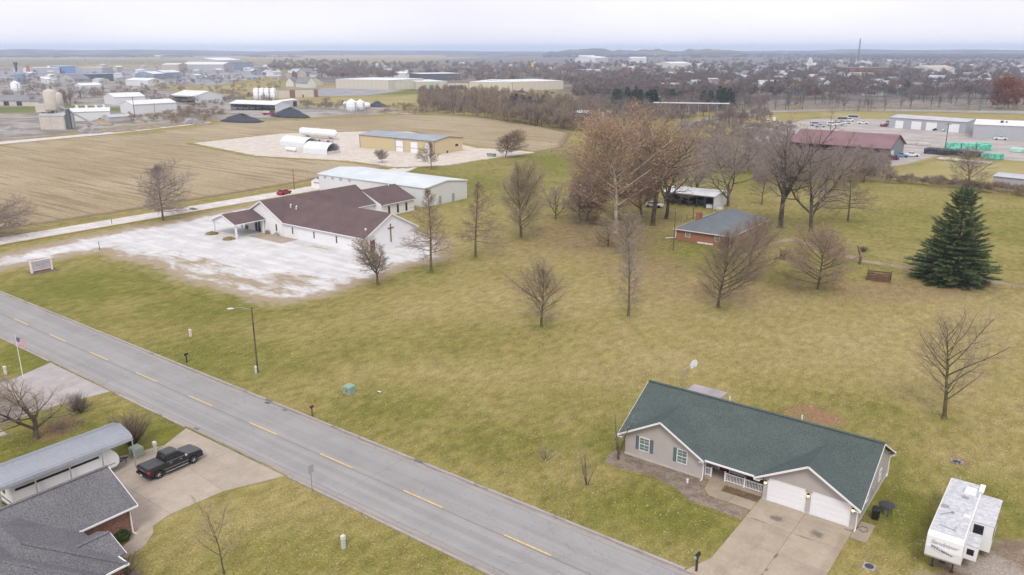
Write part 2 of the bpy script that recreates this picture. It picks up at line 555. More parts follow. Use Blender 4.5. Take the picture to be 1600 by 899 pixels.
def bark_mat(name, c1, c2, rand=.12):
    return mat(name, c1, .95, 0, 1.2, spec=.1, col2=c2, rand=rand, fine=7)

M = {}
def mk(name, *a, **k): M[name] = mat(name, *a, **k)
M['lawn'] = lawn_mat()
M['gravel'] = gravel_mat()
M['crop'] = crop_mat()
M['road'] = road_mat()
M['drive'] = concrete_mat('driveway_concrete', (.40, .33, .25, 1), (.25, .19, .13), .45, [(-17.9, 62.1, .75, .6, .75), (-14.35, 61.8, .7, .65, .75), (-19.0, 60.9, 1.0, .12, .6), (-15.2, 60.7, .9, .12, .6), (-16.1, 56.8, .14, .5, .8), (-16.05, 54.6, .16, .3, .8), (-16.1, 53.6, .15, .35, .7)])
M['walk'] = concrete_mat('walk_concrete', (.38, .31, .235, 1))
M['drive2'] = concrete_mat('old_driveway_concrete', (.42, .355, .285, 1), (.29, .235, .16), .45)
M['drive3'] = concrete_mat('grey_driveway_concrete', (.42, .385, .37, 1), (.3, .26, .22), .4)
M['kerb'] = concrete_mat('kerb_concrete', (.36, .33, .31, 1), (.09, .08, .075), .8)
M['slab_grey'] = concrete_mat('patio_concrete', (.36, .33, .34, 1))
M['mulch'] = mulch_mat('leafy_mulch', (.20, .155, .12), (.29, .235, .185), (.36, .29, .22))
M['mulch_dark'] = mulch_mat('brown_mulch', (.15, .10, .07), (.22, .15, .10), (.30, .19, .11))
M['leafpile'] = dirt_edge_mat('fallen_leaves', (.30, .165, .10), (.24, .17, .08), 3.5, (-.6, .9))
M['bare_soil'] = dirt_edge_mat('bare_stony_soil', (.36, .31, .26), (.22, .16, .11), 5, (-.5, 1.2))
M['path_dirt'] = dirt_edge_mat('dirt_track', (.36, .28, .21), (.28, .2, .14), 1.2, (-.3, .4))
M['lot2'] = dirt_edge_mat('pale_gravel', (.54, .48, .41), (.63, .575, .50), 4, (-.5, .8))
M['lanegravel'] = dirt_edge_mat('lane_gravel', (.56, .52, .49), (.66, .62, .59), 1.0, (-.35, .25))
M['town_ground'] = dirt_edge_mat('town_ground', (.16, .14, .12), (.24, .215, .19), 60, (-25, 25), fine=.08, sc=.012)
M['urban_ground'] = dirt_edge_mat('urban_ground', (.24, .235, .235), (.36, .35, .35), 30, (-12, 12), fine=.1, sc=.015)
M['yard'] = dirt_edge_mat('yard_gravel', (.22, .19, .155), (.38, .355, .325), 14, (-4, 4), sc=.045)
M['yard2'] = dirt_edge_mat('lumber_yard_gravel', (.36, .325, .295), (.45, .415, .385), 5, (-1, 2), sc=.08)
M['asphalt_far'] = dirt_edge_mat('pale_asphalt', (.28, .275, .285), (.35, .345, .355), 6, (-1, 1), sc=.05)
M['green_field'] = dirt_edge_mat('winter_wheat', (.13, .15, .04), (.17, .18, .055), 14, (-5, 5), sc=.03)
M['gold_field'] = dirt_edge_mat('mown_hay', (.31, .265, .10), (.36, .31, .135), 14, (-5, 5), sc=.03)
M['tan_field'] = dirt_edge_mat('bare_crop_field', (.36, .27, .20), (.42, .33, .25), 60, (-30, 30), fine=.02, sc=.004)
M['olive_field'] = dirt_edge_mat('olive_pasture', (.22, .21, .11), (.28, .25, .15), 60, (-30, 30), fine=.02, sc=.004)
M['dash'] = mat('yellow_road_paint', (.62, .44, .12), .7, .12, 3, col2=(.70, .53, .22), coord='pos', fine=14)
M['roof_green'] = shingle_mat('green_shingles', (.066, .09, .084), (.118, .143, .134))
M['roof_brown'] = shingle_mat('brown_shingles', (.115, .078, .078), (.17, .122, .12))
M['roof_grey'] = shingle_mat('grey_shingles', (.108, .106, .114), (.21, .204, .212))
M['roof_slate'] = shingle_mat('slate_shingles', (.13, .15, .165), (.20, .215, .23))
M['siding'] = siding_mat('tan_siding', (.48, .44, .415, 1))
M['white_siding'] = siding_mat('white_siding', (.80, .80, .81, 1), .15, .03)
M['white_metal_wall'] = siding_mat('white_metal_wall', (.68, .69, .69, 1), .4, .03, True, .2)
M['grey_metal_wall'] = siding_mat('grey_metal_wall', (.42, .43, .46, 1), .9, .04, True)
M['dark_grey_wall'] = siding_mat('dark_grey_wall', (.2, .23, .23, 1), .9, .04, True)
M['yellow_wall'] = siding_mat('yellow_metal_wall', (.58, .475, .28, 1), .6, .03, True)
M['cream_wall'] = siding_mat('cream_wall', (.60, .55, .45, 1), 6, .06, True)
M['brick'] = brick_mat('red_brick')
M['brick2'] = brick_mat('orange_brick', (.36, .13, .065), (.27, .09, .05), (.36, .26, .2))
M['brick_far'] = mat('dull_brick', (.25, .13, .1), .9, .15, .3)
M['roof_white'] = metal_roof_mat('white_metal_roof', (.74, .75, .77, 1), (.82, .82, .83, 1))
M['roof_pale'] = metal_roof_mat('pale_blue_metal_roof', (.60, .65, .67, 1), (.70, .74, .75, 1), .6, 1)
M['roof_bluegrey'] = metal_roof_mat('blue_grey_metal_roof', (.27, .31, .36, 1), (.34, .375, .41, 1), .6, 0)
M['roof_greymetal'] = metal_roof_mat('grey_metal_roof', (.46, .47, .50, 1), (.56, .57, .59, 1), .8, 0)
M['roof_red'] = metal_roof_mat('maroon_metal_roof', (.225, .115, .125, 1), (.265, .145, .155, 1), .9, 0)
M['carport_roof'] = metal_roof_mat('ribbed_carport_sheet', (.36, .385, .42, 1), (.43, .455, .49, 1), 40, 0, .4)
mk('white_paint', (.80, .80, .80), .5, .03, 2)
mk('door_white', (.82, .82, .84), .45, .02, 2)
mk('off_white', (.66, .65, .62), .6, .06, 2)
mk('grey_paint', (.35, .36, .37), .5, .08, 2)
mk('steel', (.42, .43, .45), .45, .08, 3, metal=.6)
mk('dark_metal', (.05, .05, .055), .5, .1, 3)
mk('black_plastic', (.018, .018, .02), .5, .1, 3)
mk('shutter', (.12, .155, .165), .6, .05, 2)
mk('pane', (.16, .21, .20), .12, .25, 1.5, spec=.6)
mk('dark_glass', (.012, .014, .018), .08, .1, 2, spec=.6)
mk('teal_glass', (.015, .05, .05), .1, .2, 2, spec=.6)
mk('maroon', (.13, .02, .03), .6, .2, 2)
mk('wood', (.17, .10, .06), .8, .2, 2, fine=8)
mk('wood_pole', (.14, .105, .075), .9, .2, 1, fine=6)
mk('interior', (.06, .06, .065), .9, .3, .5)
mk('foundation', (.52, .48, .44), .9, .08, 1)
mk('lamp_globe', (1.0, .78, .35), .3, 0, 1, emit=2.2)
mk('sconce', (.05, .045, .035), .5)
mk('trafo', (.25, .36, .28), .6, .08, 2)
mk('trafo_pale', (.38, .45, .33), .6, .1, 2)
mk('pedestal', (.52, .57, .52), .6, .08, 2)
mk('truck_paint', (.008, .011, .012), .3, .1, 2, spec=.4)
for _n in M['truck_paint'].node_tree.nodes:
    if _n.type == 'BSDF_PRINCIPLED': _n.inputs['Coat Weight'].default_value = .45; _n.inputs['Coat Roughness'].default_value = .06
mk('truck_cover', (.07, .07, .075), .6, .1, 4)
mk('chrome', (.62, .62, .64), .22, .05, 3, metal=.8)
mk('tyre', (.02, .02, .021), .85, .1, 3)
mk('rim', (.55, .56, .58), .4, .05, 3, metal=.2)
mk('tail_red', (.5, .012, .02), .3, .1, 2, spec=.5)
mk('rv_white', (.78, .78, .78), .4, .03, 1)
M['rv_roof'] = mat('rv_roof', (.52, .52, .535), .7, 0, .3, col2=(.56, .56, .575), fine=3, cov=(.2, .8))
mk('rv_grey', (.3, .3, .32), .5, .1, 2)
mk('decal', (.40, .41, .44), .5, .1, 3)
mk('decal_dark', (.16, .16, .18), .5, .1, 3)
mk('flag_red', (.42, .06, .09), .8, .05, 2)
mk('flag_white', (.72, .68, .72), .8, .03, 2)
mk('flag_blue', (.06, .075, .2), .8, .05, 2)
mk('car_red', (.33, .015, .03), .3, .1, 2, spec=.5)
mk('car_white', (.75, .75, .76), .3, .03, 2, spec=.5)
mk('car_silver', (.42, .43, .45), .3, .05, 2, spec=.5)
mk('car_black', (.02, .022, .026), .3, .1, 2, spec=.5)
mk('car_blue', (.12, .26, .46), .4, .1, 2, spec=.5)
mk('tarp_green', (.07, .42, .29), .6, .2, .5, col2=(.2, .58, .45), fine=1)
mk('tarp_pale', (.42, .62, .54), .6, .2, .5)
mk('tarp_dark', (.03, .033, .045), .6, .2, .7, col2=(.075, .075, .085))
mk('lumber', (.55, .50, .46), .8, .12, 1, fine=3)
mk('tank_white', (.82, .82, .83), .35, .04, 1)
mk('fabric_white', (.70, .73, .76), .6, .05, 1)
mk('concrete_beige', (.56, .52, .45), .85, .12, .3)
mk('concrete_grey', (.46, .46, .46), .9, .12, .3)
mk('coal', (.055, .06, .075), .95, .3, .3, fine=1.5)
mk('earth', (.24, .17, .11), .95, .3, .2, col2=(.34, .28, .21), fine=1)
mk('rubble', (.36, .35, .34), .95, .3, .3, col2=(.22, .2, .18), fine=.8)
mk('store_blue', (.22, .32, .55), .6, .05, .1)
mk('store_red', (.5, .16, .15), .6, .05, .1)
mk('blue_grey_far', (.26, .32, .40), .8, .1, .1)
mk('dark_far', (.12, .14, .16), .8, .15, .1)
mk('sign_yellow', (.75, .60, .05), .6, .05, .1)
mk('far_grey_roof', (.24, .235, .25), .9, .15, .2)
mk('far_brown_roof', (.20, .155, .14), .9, .15, .2)
mk('far_tan_wall', (.50, .44, .36), .9, .1, .2)
mk('sycamore_bark', (.30, .27, .22), .9, 0, .5, col2=(.55, .50, .43), fine=4, cov=(.42, .58))
M['bark'] = bark_mat('tree_bark', (.115, .095, .062), (.175, .14, .10))
M['bark_dark'] = bark_mat('dark_tree_bark', (.085, .07, .052), (.145, .118, .09))
M['bark_moss'] = bark_mat('mossy_tree_bark', (.125, .11, .045), (.18, .15, .085))
M['twig'] = bark_mat('grey_twigs', (.29, .24, .195), (.36, .305, .25), .1)
M['twig_brown'] = bark_mat('brown_twigs', (.24, .185, .135), (.32, .25, .18), .1)
M['twig_purple'] = bark_mat('purple_twigs', (.25, .20, .175), (.32, .265, .235), .12)
M['twig_tan'] = bark_mat('tan_twigs', (.30, .24, .165), (.40, .33, .23), .08)
M['twig_warm'] = bark_mat('warm_twigs', (.28, .20, .145), (.36, .275, .20), .08)
M['twig_far'] = bark_mat('far_twigs', (.18, .14, .13), (.25, .205, .185), .3)
M['leaf_orange'] = mat('orange_leaves', (.35, .21, .135), .9, 0, .7, col2=(.44, .32, .215), rand=.1, spec=.1, fine=3)
M['leaf_brown'] = mat('brown_leaves', (.31, .175, .11), .9, 0, .7, col2=(.42, .26, .17), rand=.1, spec=.1, fine=3)
M['leaf_red'] = mat('rusty_leaves', (.21, .065, .04), .9, 0, .5, col2=(.28, .10, .06), rand=.1, spec=.1, fine=2)
M['needle'] = mat('spruce_needles', (.09, .145, .058), .85, 0, .6, col2=(.175, .21, .09), spec=.2, fine=2.2)
M['needle_far'] = mat('far_needles', (.04, .085, .055), .9, 0, .1, col2=(.07, .12, .075), rand=.25, spec=.1)
M['boxwood'] = mat('boxwood_leaves', (.035, .075, .015), .8, 0, 3, col2=(.07, .12, .03), spec=.2, fine=8)
M['tuft_green'] = mat('grass_blades', (.20, .21, .04), .9, 0, .3, col2=(.28, .26, .08), coord='pos', spec=.1)
M['tuft_straw'] = mat('straw_blades', (.42, .34, .16), .9, 0, .3, col2=(.54, .45, .25), coord='pos', spec=.1)
M['leaf_litter'] = mat('leaf_litter', (.34, .21, .12), .9, 0, 1.3, col2=(.55, .42, .30), coord='pos', spec=.1)
M['hill'] = mat('hill_woods', (.11, .10, .09), .95, 0, .004, col2=(.24, .20, .15), coord='pos', spec=.05)
# ---------------------------------------------------------------- the ground and everything laid flat on it
def blobs(xy, items):
    out = np.zeros(len(xy))
    for u, v, ru, rv, amp in items:
        c = g(u, v); r1 = span(u, v, ru)
        f0, f1 = g(u, v + rv), g(u, max(v - rv, 84))
        r2 = math.hypot(f0[0] - f1[0], f0[1] - f1[1]) / 2
        dx, dy = xy[:, 0] - c[0], xy[:, 1] - c[1]
        l, d = (.8 * dx + .6 * dy) / r1, (-.6 * dx + .8 * dy) / r2
        out = np.maximum(out, amp * np.exp(-(l * l + d * d)))
    return out

LUSH = [(674, 426, 16, 5, .8), (743, 403, 15, 5, .8), (814, 372, 18, 5, .7), (846, 512, 22, 8, .7), (590, 446, 14, 5, .6), (1122, 482, 22, 7, .7), (1278, 454, 26, 7, .8), (1325, 348, 26, 6, .7), (1475, 655, 22, 9, .6), (982, 495, 14, 6, .5), (180, 700, 190, 60, 1.0), (60, 560, 70, 40, 1), (480, 860, 260, 55, .55), (330, 560, 150, 45, .75), (130, 450, 130, 32, .85), (620, 640, 130, 40, .55),  # small tree-foot spots: greener grass rings that double as painted contact darkening
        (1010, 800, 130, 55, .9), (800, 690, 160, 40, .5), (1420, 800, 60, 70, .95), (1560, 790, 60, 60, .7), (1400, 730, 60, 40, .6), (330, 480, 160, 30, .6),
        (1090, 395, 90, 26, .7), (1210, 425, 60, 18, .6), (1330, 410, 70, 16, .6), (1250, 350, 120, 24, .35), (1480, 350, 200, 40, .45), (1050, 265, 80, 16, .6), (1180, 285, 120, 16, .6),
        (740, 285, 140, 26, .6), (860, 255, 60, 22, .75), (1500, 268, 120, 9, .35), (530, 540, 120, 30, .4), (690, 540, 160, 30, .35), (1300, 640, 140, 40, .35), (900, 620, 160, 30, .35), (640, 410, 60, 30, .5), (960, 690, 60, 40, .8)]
DEAD = [(1350, 540, 330, 60, .75), (850, 470, 160, 45, .7), (1500, 480, 160, 40, .7), (1480, 590, 160, 60, .7), (700, 480, 130, 30, .6), (1000, 560, 160, 40, .7),
        (330, 830, 90, 40, .7), (560, 820, 80, 30, .4), (1550, 720, 80, 30, .6), (820, 590, 220, 30, .7), (1440, 275, 60, 10, .7), (760, 400, 120, 20, .5), (1150, 480, 200, 30, .7)]
LITTER = [(930, 370, 150, 40, 1), (1010, 420, 120, 36, .9), (1100, 455, 200, 30, .75), (1180, 380, 110, 30, .6), (1280, 455, 140, 22, .75), (1400, 455, 180, 22, .9), (1240, 380, 70, 20, .6),
          (820, 390, 90, 26, .55), (700, 415, 70, 20, .4), (980, 590, 120, 40, .45), (1160, 560, 140, 40, .45), (1500, 440, 70, 16, .9), (850, 715, 40, 22, .5), (915, 755, 40, 18, .5), (1290, 640, 90, 30, .45), (880, 340, 60, 20, .6), (1350, 390, 90, 20, .45), (1060, 470, 160, 30, .5)]

def ground():
    rr = np.concatenate([[0, 10], 20 * 1.021 ** np.arange(0, 299)])
    mid = math.atan2(.8, -.6)
    fr = np.arange(-50, 50.01, .33)
    bk = np.arange(56, 305, 6.0)
    th_ = np.radians(np.concatenate([fr, bk])) + mid
    n, m = len(th_), len(rr)
    xy = np.stack([np.outer(rr, np.cos(th_)).ravel(), np.outer(rr, np.sin(th_)).ravel()], 1)
    v = np.zeros((len(xy), 3)); v[:, :2] = xy
    i, k = np.meshgrid(np.arange(m - 1), np.arange(n), indexing='ij')
    k2 = (k + 1) % n
    q = np.stack([i * n + k, (i + 1) * n + k, (i + 1) * n + k2, i * n + k2], -1).reshape(-1, 4)[n:]
    rad = np.hypot(xy[:, 0], xy[:, 1])
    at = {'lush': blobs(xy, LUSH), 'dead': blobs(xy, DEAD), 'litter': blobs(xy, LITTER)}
    at['dead'] = np.maximum(at['dead'], np.clip((rad - 330) / 500, 0, .8) * (rad > 330))
    me = np_mesh('ground', v, None, q, M['lawn'], False, at)
    tag(link('ground', me), kind='structure')
ground()

def inside_dist(xy, poly):
    P = np.asarray(poly, float); n = len(P)
    d = np.full(len(xy), 1e9); ins = np.zeros(len(xy), bool)
    for i in range(n):
        a, b = P[i], P[(i + 1) % n]
        ab = b - a
        t = np.clip(((xy - a) @ ab) / max(ab @ ab, 1e-9), 0, 1)
        d = np.minimum(d, np.hypot(*(xy - (a + t[:, None] * ab)).T))
        c = ((a[1] > xy[:, 1]) != (b[1] > xy[:, 1]))
        with np.errstate(divide='ignore', invalid='ignore'):
            xi = (b[0] - a[0]) * (xy[:, 1] - a[1]) / (b[1] - a[1]) + a[0]
        ins ^= c & (xy[:, 0] < xi)
    return np.where(ins, d, -d)

def sheet(name, poly, step, z, material, margin=4.0, extra=None):
    """a flat sheet following an outline on the ground; 'edge' holds the distance in from its rim"""
    P = np.asarray(poly, float)
    x0, y0 = P.min(0) - margin; x1, y1 = P.max(0) + margin
    nx, ny = int((x1 - x0) / step) + 2, int((y1 - y0) / step) + 2
    X, Y = np.meshgrid(x0 + np.arange(nx) * step, y0 + np.arange(ny) * step, indexing='ij')
    xy = np.stack([X.ravel(), Y.ravel()], 1)
    d = inside_dist(xy, poly)
    keep = (d > -margin).reshape(nx, ny)
    kq = keep[:-1, :-1] & keep[1:, :-1] & keep[1:, 1:] & keep[:-1, 1:]
    I, K = np.nonzero(kq)
    q = np.stack([I * ny + K, (I + 1) * ny + K, (I + 1) * ny + K + 1, I * ny + K + 1], 1)
    used = np.unique(q); remap = np.full(nx * ny, -1); remap[used] = np.arange(len(used))
    xy, d = xy[used], d[used]
    v = np.zeros((len(xy), 3)); v[:, :2] = xy; v[:, 2] = z
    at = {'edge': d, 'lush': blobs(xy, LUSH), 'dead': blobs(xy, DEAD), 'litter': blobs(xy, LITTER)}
    if extra: at.update(extra(xy, d))
    o = link(name, np_mesh(name, v, None, remap[q], material, False, at))
    return tag(o, kind='structure')

def gp(*uv): return [g(u, v) for u, v in uv]

# far farmland, yards and car parks (each a little above the one before)
sheet('crop_field', gp((-700, 95), (-300, 93), (400, 92), (900, 90), (900, 86), (300, 85.5), (-700, 88)), 60, .02, M['tan_field'], 80)
sheet('pasture', gp((-700, 122), (-100, 107), (160, 100), (420, 104), (440, 96), (100, 94), (-700, 97)), 40, .05, M['olive_field'], 60)
sheet('hay_field', gp((395, 172), (470, 178), (655, 160), (690, 146), (600, 152), (500, 154), (440, 165)), 10, .06, M['gold_field'], 14)
sheet('winter_wheat_field', gp((540, 150), (690, 146), (720, 136), (612, 139), (520, 138)), 10, .08, M['green_field'], 14)
sheet('winter_wheat_field', gp((330, 152), (440, 158), (430, 134), (300, 130)), 14, .04, M['gold_field'], 14)
sheet('town_ground', gp((870, 150), (1040, 172), (1130, 172), (1330, 168), (1800, 176), (2000, 140), (1900, 86.5), (850, 85), (620, 98), (480, 108), (430, 122), (520, 132), (700, 130), (860, 134)), 25, .045, M['town_ground'], 60)
sheet('urban_ground', gp((-200, 135), (60, 124), (200, 130), (330, 134), (440, 118), (420, 103), (240, 106), (60, 105), (-200, 112)), 14, .055, M['urban_ground'], 30)
sheet('car_park', gp((494, 151), (570, 150), (632, 141), (520, 137), (497, 139)), 10, .1, M['asphalt_far'], 10)
sheet('yard_ground', gp((-60, 226), (0, 221), (100, 210), (200, 207), (330, 189), (480, 184), (600, 178), (640, 172), (560, 166), (440, 166), (300, 148), (190, 128), (60, 122), (-120, 134)), 8, .07, M['yard'], 20)
sheet('winter_wheat_field', gp((-60, 178), (60, 176), (62, 167), (-60, 168)), 8, .12, M['green_field'], 8)
sheet('winter_wheat_field', gp((80, 168), (240, 178), (240, 171), (90, 164)), 8, .12, M['green_field'], 6)
sheet('corn_field', gp((-260, 428), (0, 361), (222, 327), (440, 291), (500, 280), (612, 262), (660, 262), (760, 250), (880, 232), (895, 208), (830, 194), (740, 181), (640, 179), (480, 186), (330, 191), (180, 208), (0, 220), (-300, 250)), 3, .03, M['crop'], 6)
sheet('farm_track', gp((-120, 238), (0, 226), (180, 209), (330, 192), (330, 190), (180, 206), (0, 222), (-120, 233)), 2.5, .1, M['lanegravel'], 3)
sheet('gravel_lot', gp((300, 224), (400, 244), (470, 248), (545, 252), (618, 262), (700, 259), (745, 251), (838, 239), (800, 234), (745, 232), (640, 206), (560, 206), (440, 209), (330, 221)), 2, .09, M['lot2'], 4)
sheet('field_bank', gp((100, 208), (180, 200), (240, 196), (330, 186), (330, 190), (180, 207)), 4, .11, M['bare_soil'], 5)
# the lumber yard and the lanes beside it
sheet('lumber_yard', gp((1150, 252), (1330, 262), (1390, 261), (1425, 256), (1468, 243), (1500, 244), (1700, 262), (1900, 240), (1700, 200), (1380, 181), (1260, 187), (1180, 205)), 4, .06, M['yard2'], 6)
sheet('rail_bed', gp((1130, 178), (1330, 173), (1700, 180), (1700, 176), (1330, 170.5), (1130, 174.5)), 5, .14, M['asphalt_far'], 5)
sheet('mown_verge', gp((1280, 185), (1390, 186), (1395, 178), (1285, 177)), 5, .12, M['gold_field'], 5)
sheet('mown_verge', gp((1370, 282), (1600, 288), (1750, 300), (1750, 265), (1540, 250), (1465, 254), (1425, 262)), 4, .05, M['gold_field'], 8)
sheet('highway', gp((1050, 200), (1090, 188), (1135, 181), (1190, 176.5), (1195, 178), (1140, 184.5), (1100, 193), (1062, 205)), 4, .08, M['asphalt_far'], 4)
# the church lane and its white gravel lot
sheet('church_lane', [(-189.3, 20), (-189.3, 150), (-190.5, 175), (-196, 192), (-201, 205), (-194, 206), (-187.5, 192), (-183, 175), (-182.6, 150), (-182.6, 20)], 1.2, .06, M['lanegravel'], 2)
LOT = [(-170.8, 40), (-170.8, 60), (-173, 70), (-175.5, 84), (-175, 98), (-177, 118), (-177.5, 132), (-183.5, 148), (-166, 150), (-150, 132), (-112, 124), (-106, 119),
       (-102.4, 112), (-102.8, 98), (-101.8, 87), (-101, 79), (-103.6, 75), (-110, 73.8), (-122, 74), (-138, 75.3), (-150, 76), (-160, 75.4), (-161.8, 70), (-161, 57), (-160.5, 40)]
def weedy(xy, d):
    w = np.zeros(len(xy))
    for x, y, rx, ry, a in ((-120, 79, 16, 4.5, 1), (-112, 84, 9, 6, .95), (-135, 82, 14, 4.5, .8), (-147, 79, 10, 3, .7), (-106, 90, 4, 10, .5), (-112, 103, 4, 3, .6), (-128, 103.5, 8, 1.5, .6), (-105, 110, 5, 8, .3), (-140, 77, 20, 2, .8)):
        w = np.maximum(w, a * np.exp(-((xy[:, 0] - x) / rx) ** 2 - ((xy[:, 1] - y) / ry) ** 2))
    return {'weedy': w}
sheet('church_gravel_lot', LOT, .7, .03, M['gravel'], 5, weedy)

# the street: carriageway, kerbs, dashes
road = MB()
for k in range(-30, 12): road.box(k * 20, k * 20 + 20, 41.3, 50.7, -.4, .012)
road = MB().box(-620, 240, 41.35, 50.7, -.4, .014).build('road', M['road'])
tag(road, kind='structure')
for k in range(-9, 12):
    x0 = -128.8 + 11.68 * k
    MB().box(x0, x0 + 4.75, 45.98, 46.14, .0, .018).build('lane_dash', M['dash'], road)
kb = MB()
GAPS = [(-21.2, -11.4)]
def kerb(y0, y1, gaps, top):
    x = -600.0
    out = MB()
    cuts = sorted(gaps) + [(230, 230)]
    for a, b in cuts:
        out.prism([(y0, -.3), (y1, -.3), (y1, top), (y0 + (.04 if y0 > 46 else 0), top), (y0, top - .03)], 'x', x, a)
        x = b
    return out
tag(kerb(50.7, 50.92, GAPS, .15).build('kerb', M['kerb']), kind='structure')
tag(kerb(41.1, 41.35, [(-106.5, -90.3), (-75, -57.6)], .10).build('kerb', M['kerb']), kind='structure')

def paved(name, slabs, z, mat_, thick=.12):
    """slabs = outlines; each a separate cast panel with an open joint"""
    base = None
    for poly in slabs:
        c = np.mean(np.asarray(poly), 0)
        pp = [(p[0] + (c[0] - p[0]) * .012 / max(1e-3, math.dist(p, c)) * 1.4, p[1] + (c[1] - p[1]) * .012 / max(1e-3, math.dist(p, c)) * 1.4) for p in poly]
        o = MB().prism(pp, 'z', -.15, z).build(name if base is None else 'slab', mat_, base)
        if base is None: base = tag(o, kind='structure')
    return base

HX, HY = -20.06, 64.5                      # front left corner of the garage of the green-roofed house
def hx(p): return [(HX + a, HY + b) for a, b in p]
sl = []
for (x0, x1, x2, y0, y1) in ((-.1, 3.9, 7.95, -3.7, -.02), (-.1, 3.9, 7.95, -7.4, -3.7), (-.1, 3.9, 7.95, -11, -7.4)):
    sl += [hx([(x0, y0), (x1, y0), (x1, y1), (x0, y1)]), hx([(x1, y0), (x2, y0), (x2, y1), (x1, y1)])]
sl += [hx([(-1.1, -13.8), (3.9, -13.8), (3.9, -11), (-.1, -11)]), hx([(3.9, -13.8), (9, -13.8), (7.95, -11), (3.9, -11)])]
paved('driveway', sl, .05, M['drive'])
paved('side_pad', [hx([(7.97, -1.5), (9.3, -1.5), (9.3, 1.6), (8.15, 1.6), (8.15, -.02), (7.97, -.02)])], .06, M['drive'])
paved('front_walk', [hx([(-4.85, -1.6), (-3.5, -1.0), (-3.6, .32), (-5.2, .32)]), hx([(-4.85, -1.6), (-4.1, -2.4), (-2.2, -2.4), (-2.2, -.95), (-3.5, -1.0)]), hx([(-2.2, -2.4), (-.12, -2.4), (-.12, -.95), (-2.2, -.95)])], .065, M['walk'])
paved('patio', [hx([(-15.9, 12.2), (-11.6, 12.2), (-11.6, 20.4), (-15.9, 20.4)])], .05, M['slab_grey'])
paved('brick_house_driveway', [[(-74.6, 41.1), (-66.2, 41.1), (-67, 36.5), (-72.9, 37.6)], [(-66.2, 41.1), (-57.9, 41.1), (-60.2, 36), (-67, 36.5)],
      [(-72.9, 37.6), (-67, 36.5), (-67, 31), (-75.1, 31)], [(-67, 36.5), (-60.2, 36), (-60.6, 31), (-67, 31)],
      [(-75.6, 31), (-67, 31), (-67, 27.3), (-75.6, 27.3)], [(-67, 31), (-60.6, 31), (-59.9, 28.2), (-60, 27.3), (-67, 27.3)]], .05, M['drive2'])
curve = [(-60.6, 31)]
paved('brick_house_walk', [[(-60.35, 29.2), (-59.2, 28.6), (-58.0, 27.2), (-57.6, 25.4), (-58.2, 24.2), (-59.6, 24.3), (-59.2, 25.6), (-59.6, 26.7), (-60.35, 27.2)]], .04, M['drive2'])
paved('neighbour_driveway', [[(-105.8, 41.1), (-98, 41.1), (-98.6, 36), (-104, 36)], [(-98, 41.1), (-90.6, 41.1), (-91.6, 36), (-98.6, 36)], [(-104, 36), (-98.6, 36), (-98.6, 26), (-104, 26)], [(-98.6, 36), (-91.6, 36), (-91.6, 29), (-98.6, 29)], [(-98.6, 29), (-88.5, 29), (-88.5, 20), (-98.6, 20)]], .05, M['drive3'])
# planting beds, leaf drifts, bare ground
sheet('mulch_bed', hx([(-15.2, -1.2), (-14.9, -2.6), (-13, -3.0), (-10, -2.3), (-7, -3.0), (-5.4, -4.2), (-2.5, -4.2), (-.2, -4.4), (-.2, -2.5), (-4.2, -2.5), (-5, -1.5), (-5.3, .9), (-5.8, .9), (-5.9, .0), (-14.1, .0), (-15.1, .4)]), .25, .03, M['mulch'], .6)
sheet('mulch_bed', hx([(-3.4, -.9), (-.15, -.9), (-.15, .3), (-3.5, .3)]), .2, .032, M['mulch_dark'], .1)
sheet('leaf_drift', hx([(-5.2, 19.5), (-3, 23), (1, 22), (1.8, 19.4), (-1, 17)]), .4, .014, M['leafpile'], 1.8)
sheet('leaf_drift', hx([(12.2, 17.4), (13.8, 17.4), (13.8, 19), (12.2, 19)]), .3, .014, M['leafpile'], 1.2)
sheet('bare_ground', hx([(13.6, -3.5), (14.6, .8), (17, 4.2), (20, 7.5), (30, 8), (30, -8), (13, -8)]), .5, .014, M['bare_soil'], 2.5)
sheet('leaf_drift', [(-87.2, 31.5), (-83.5, 30.4), (-83.3, 33), (-86, 35.6), (-87.8, 34)], .4, .014, M['leafpile'], 1.5)
sheet('flower_bed', [(-59.9, 23.9), (-55, 23.8), (-54.8, 25.2), (-57.5, 24.6), (-58.2, 24.3)], .2, .016, M['mulch'], .4)
sheet('sign_bed', [(-154.8, 58.8), (-151.9, 58.8), (-152, 63.4), (-154.8, 63.4)], .3, .02, M['mulch_dark'], .6)
sheet('farm_track', gp((1150, 384), (1240, 372), (1300, 388), (1345, 404), (1440, 421), (1520, 434), (1600, 446), (1720, 462), (1720, 467), (1600, 450), (1520, 438), (1440, 426), (1345, 409), (1290, 394), (1240, 378)), .9, .014, M['path_dirt'], 1.5)
for a, b, r in ((-120, 61.5, 1.0), (-67, 59.5, .9)):
    pass
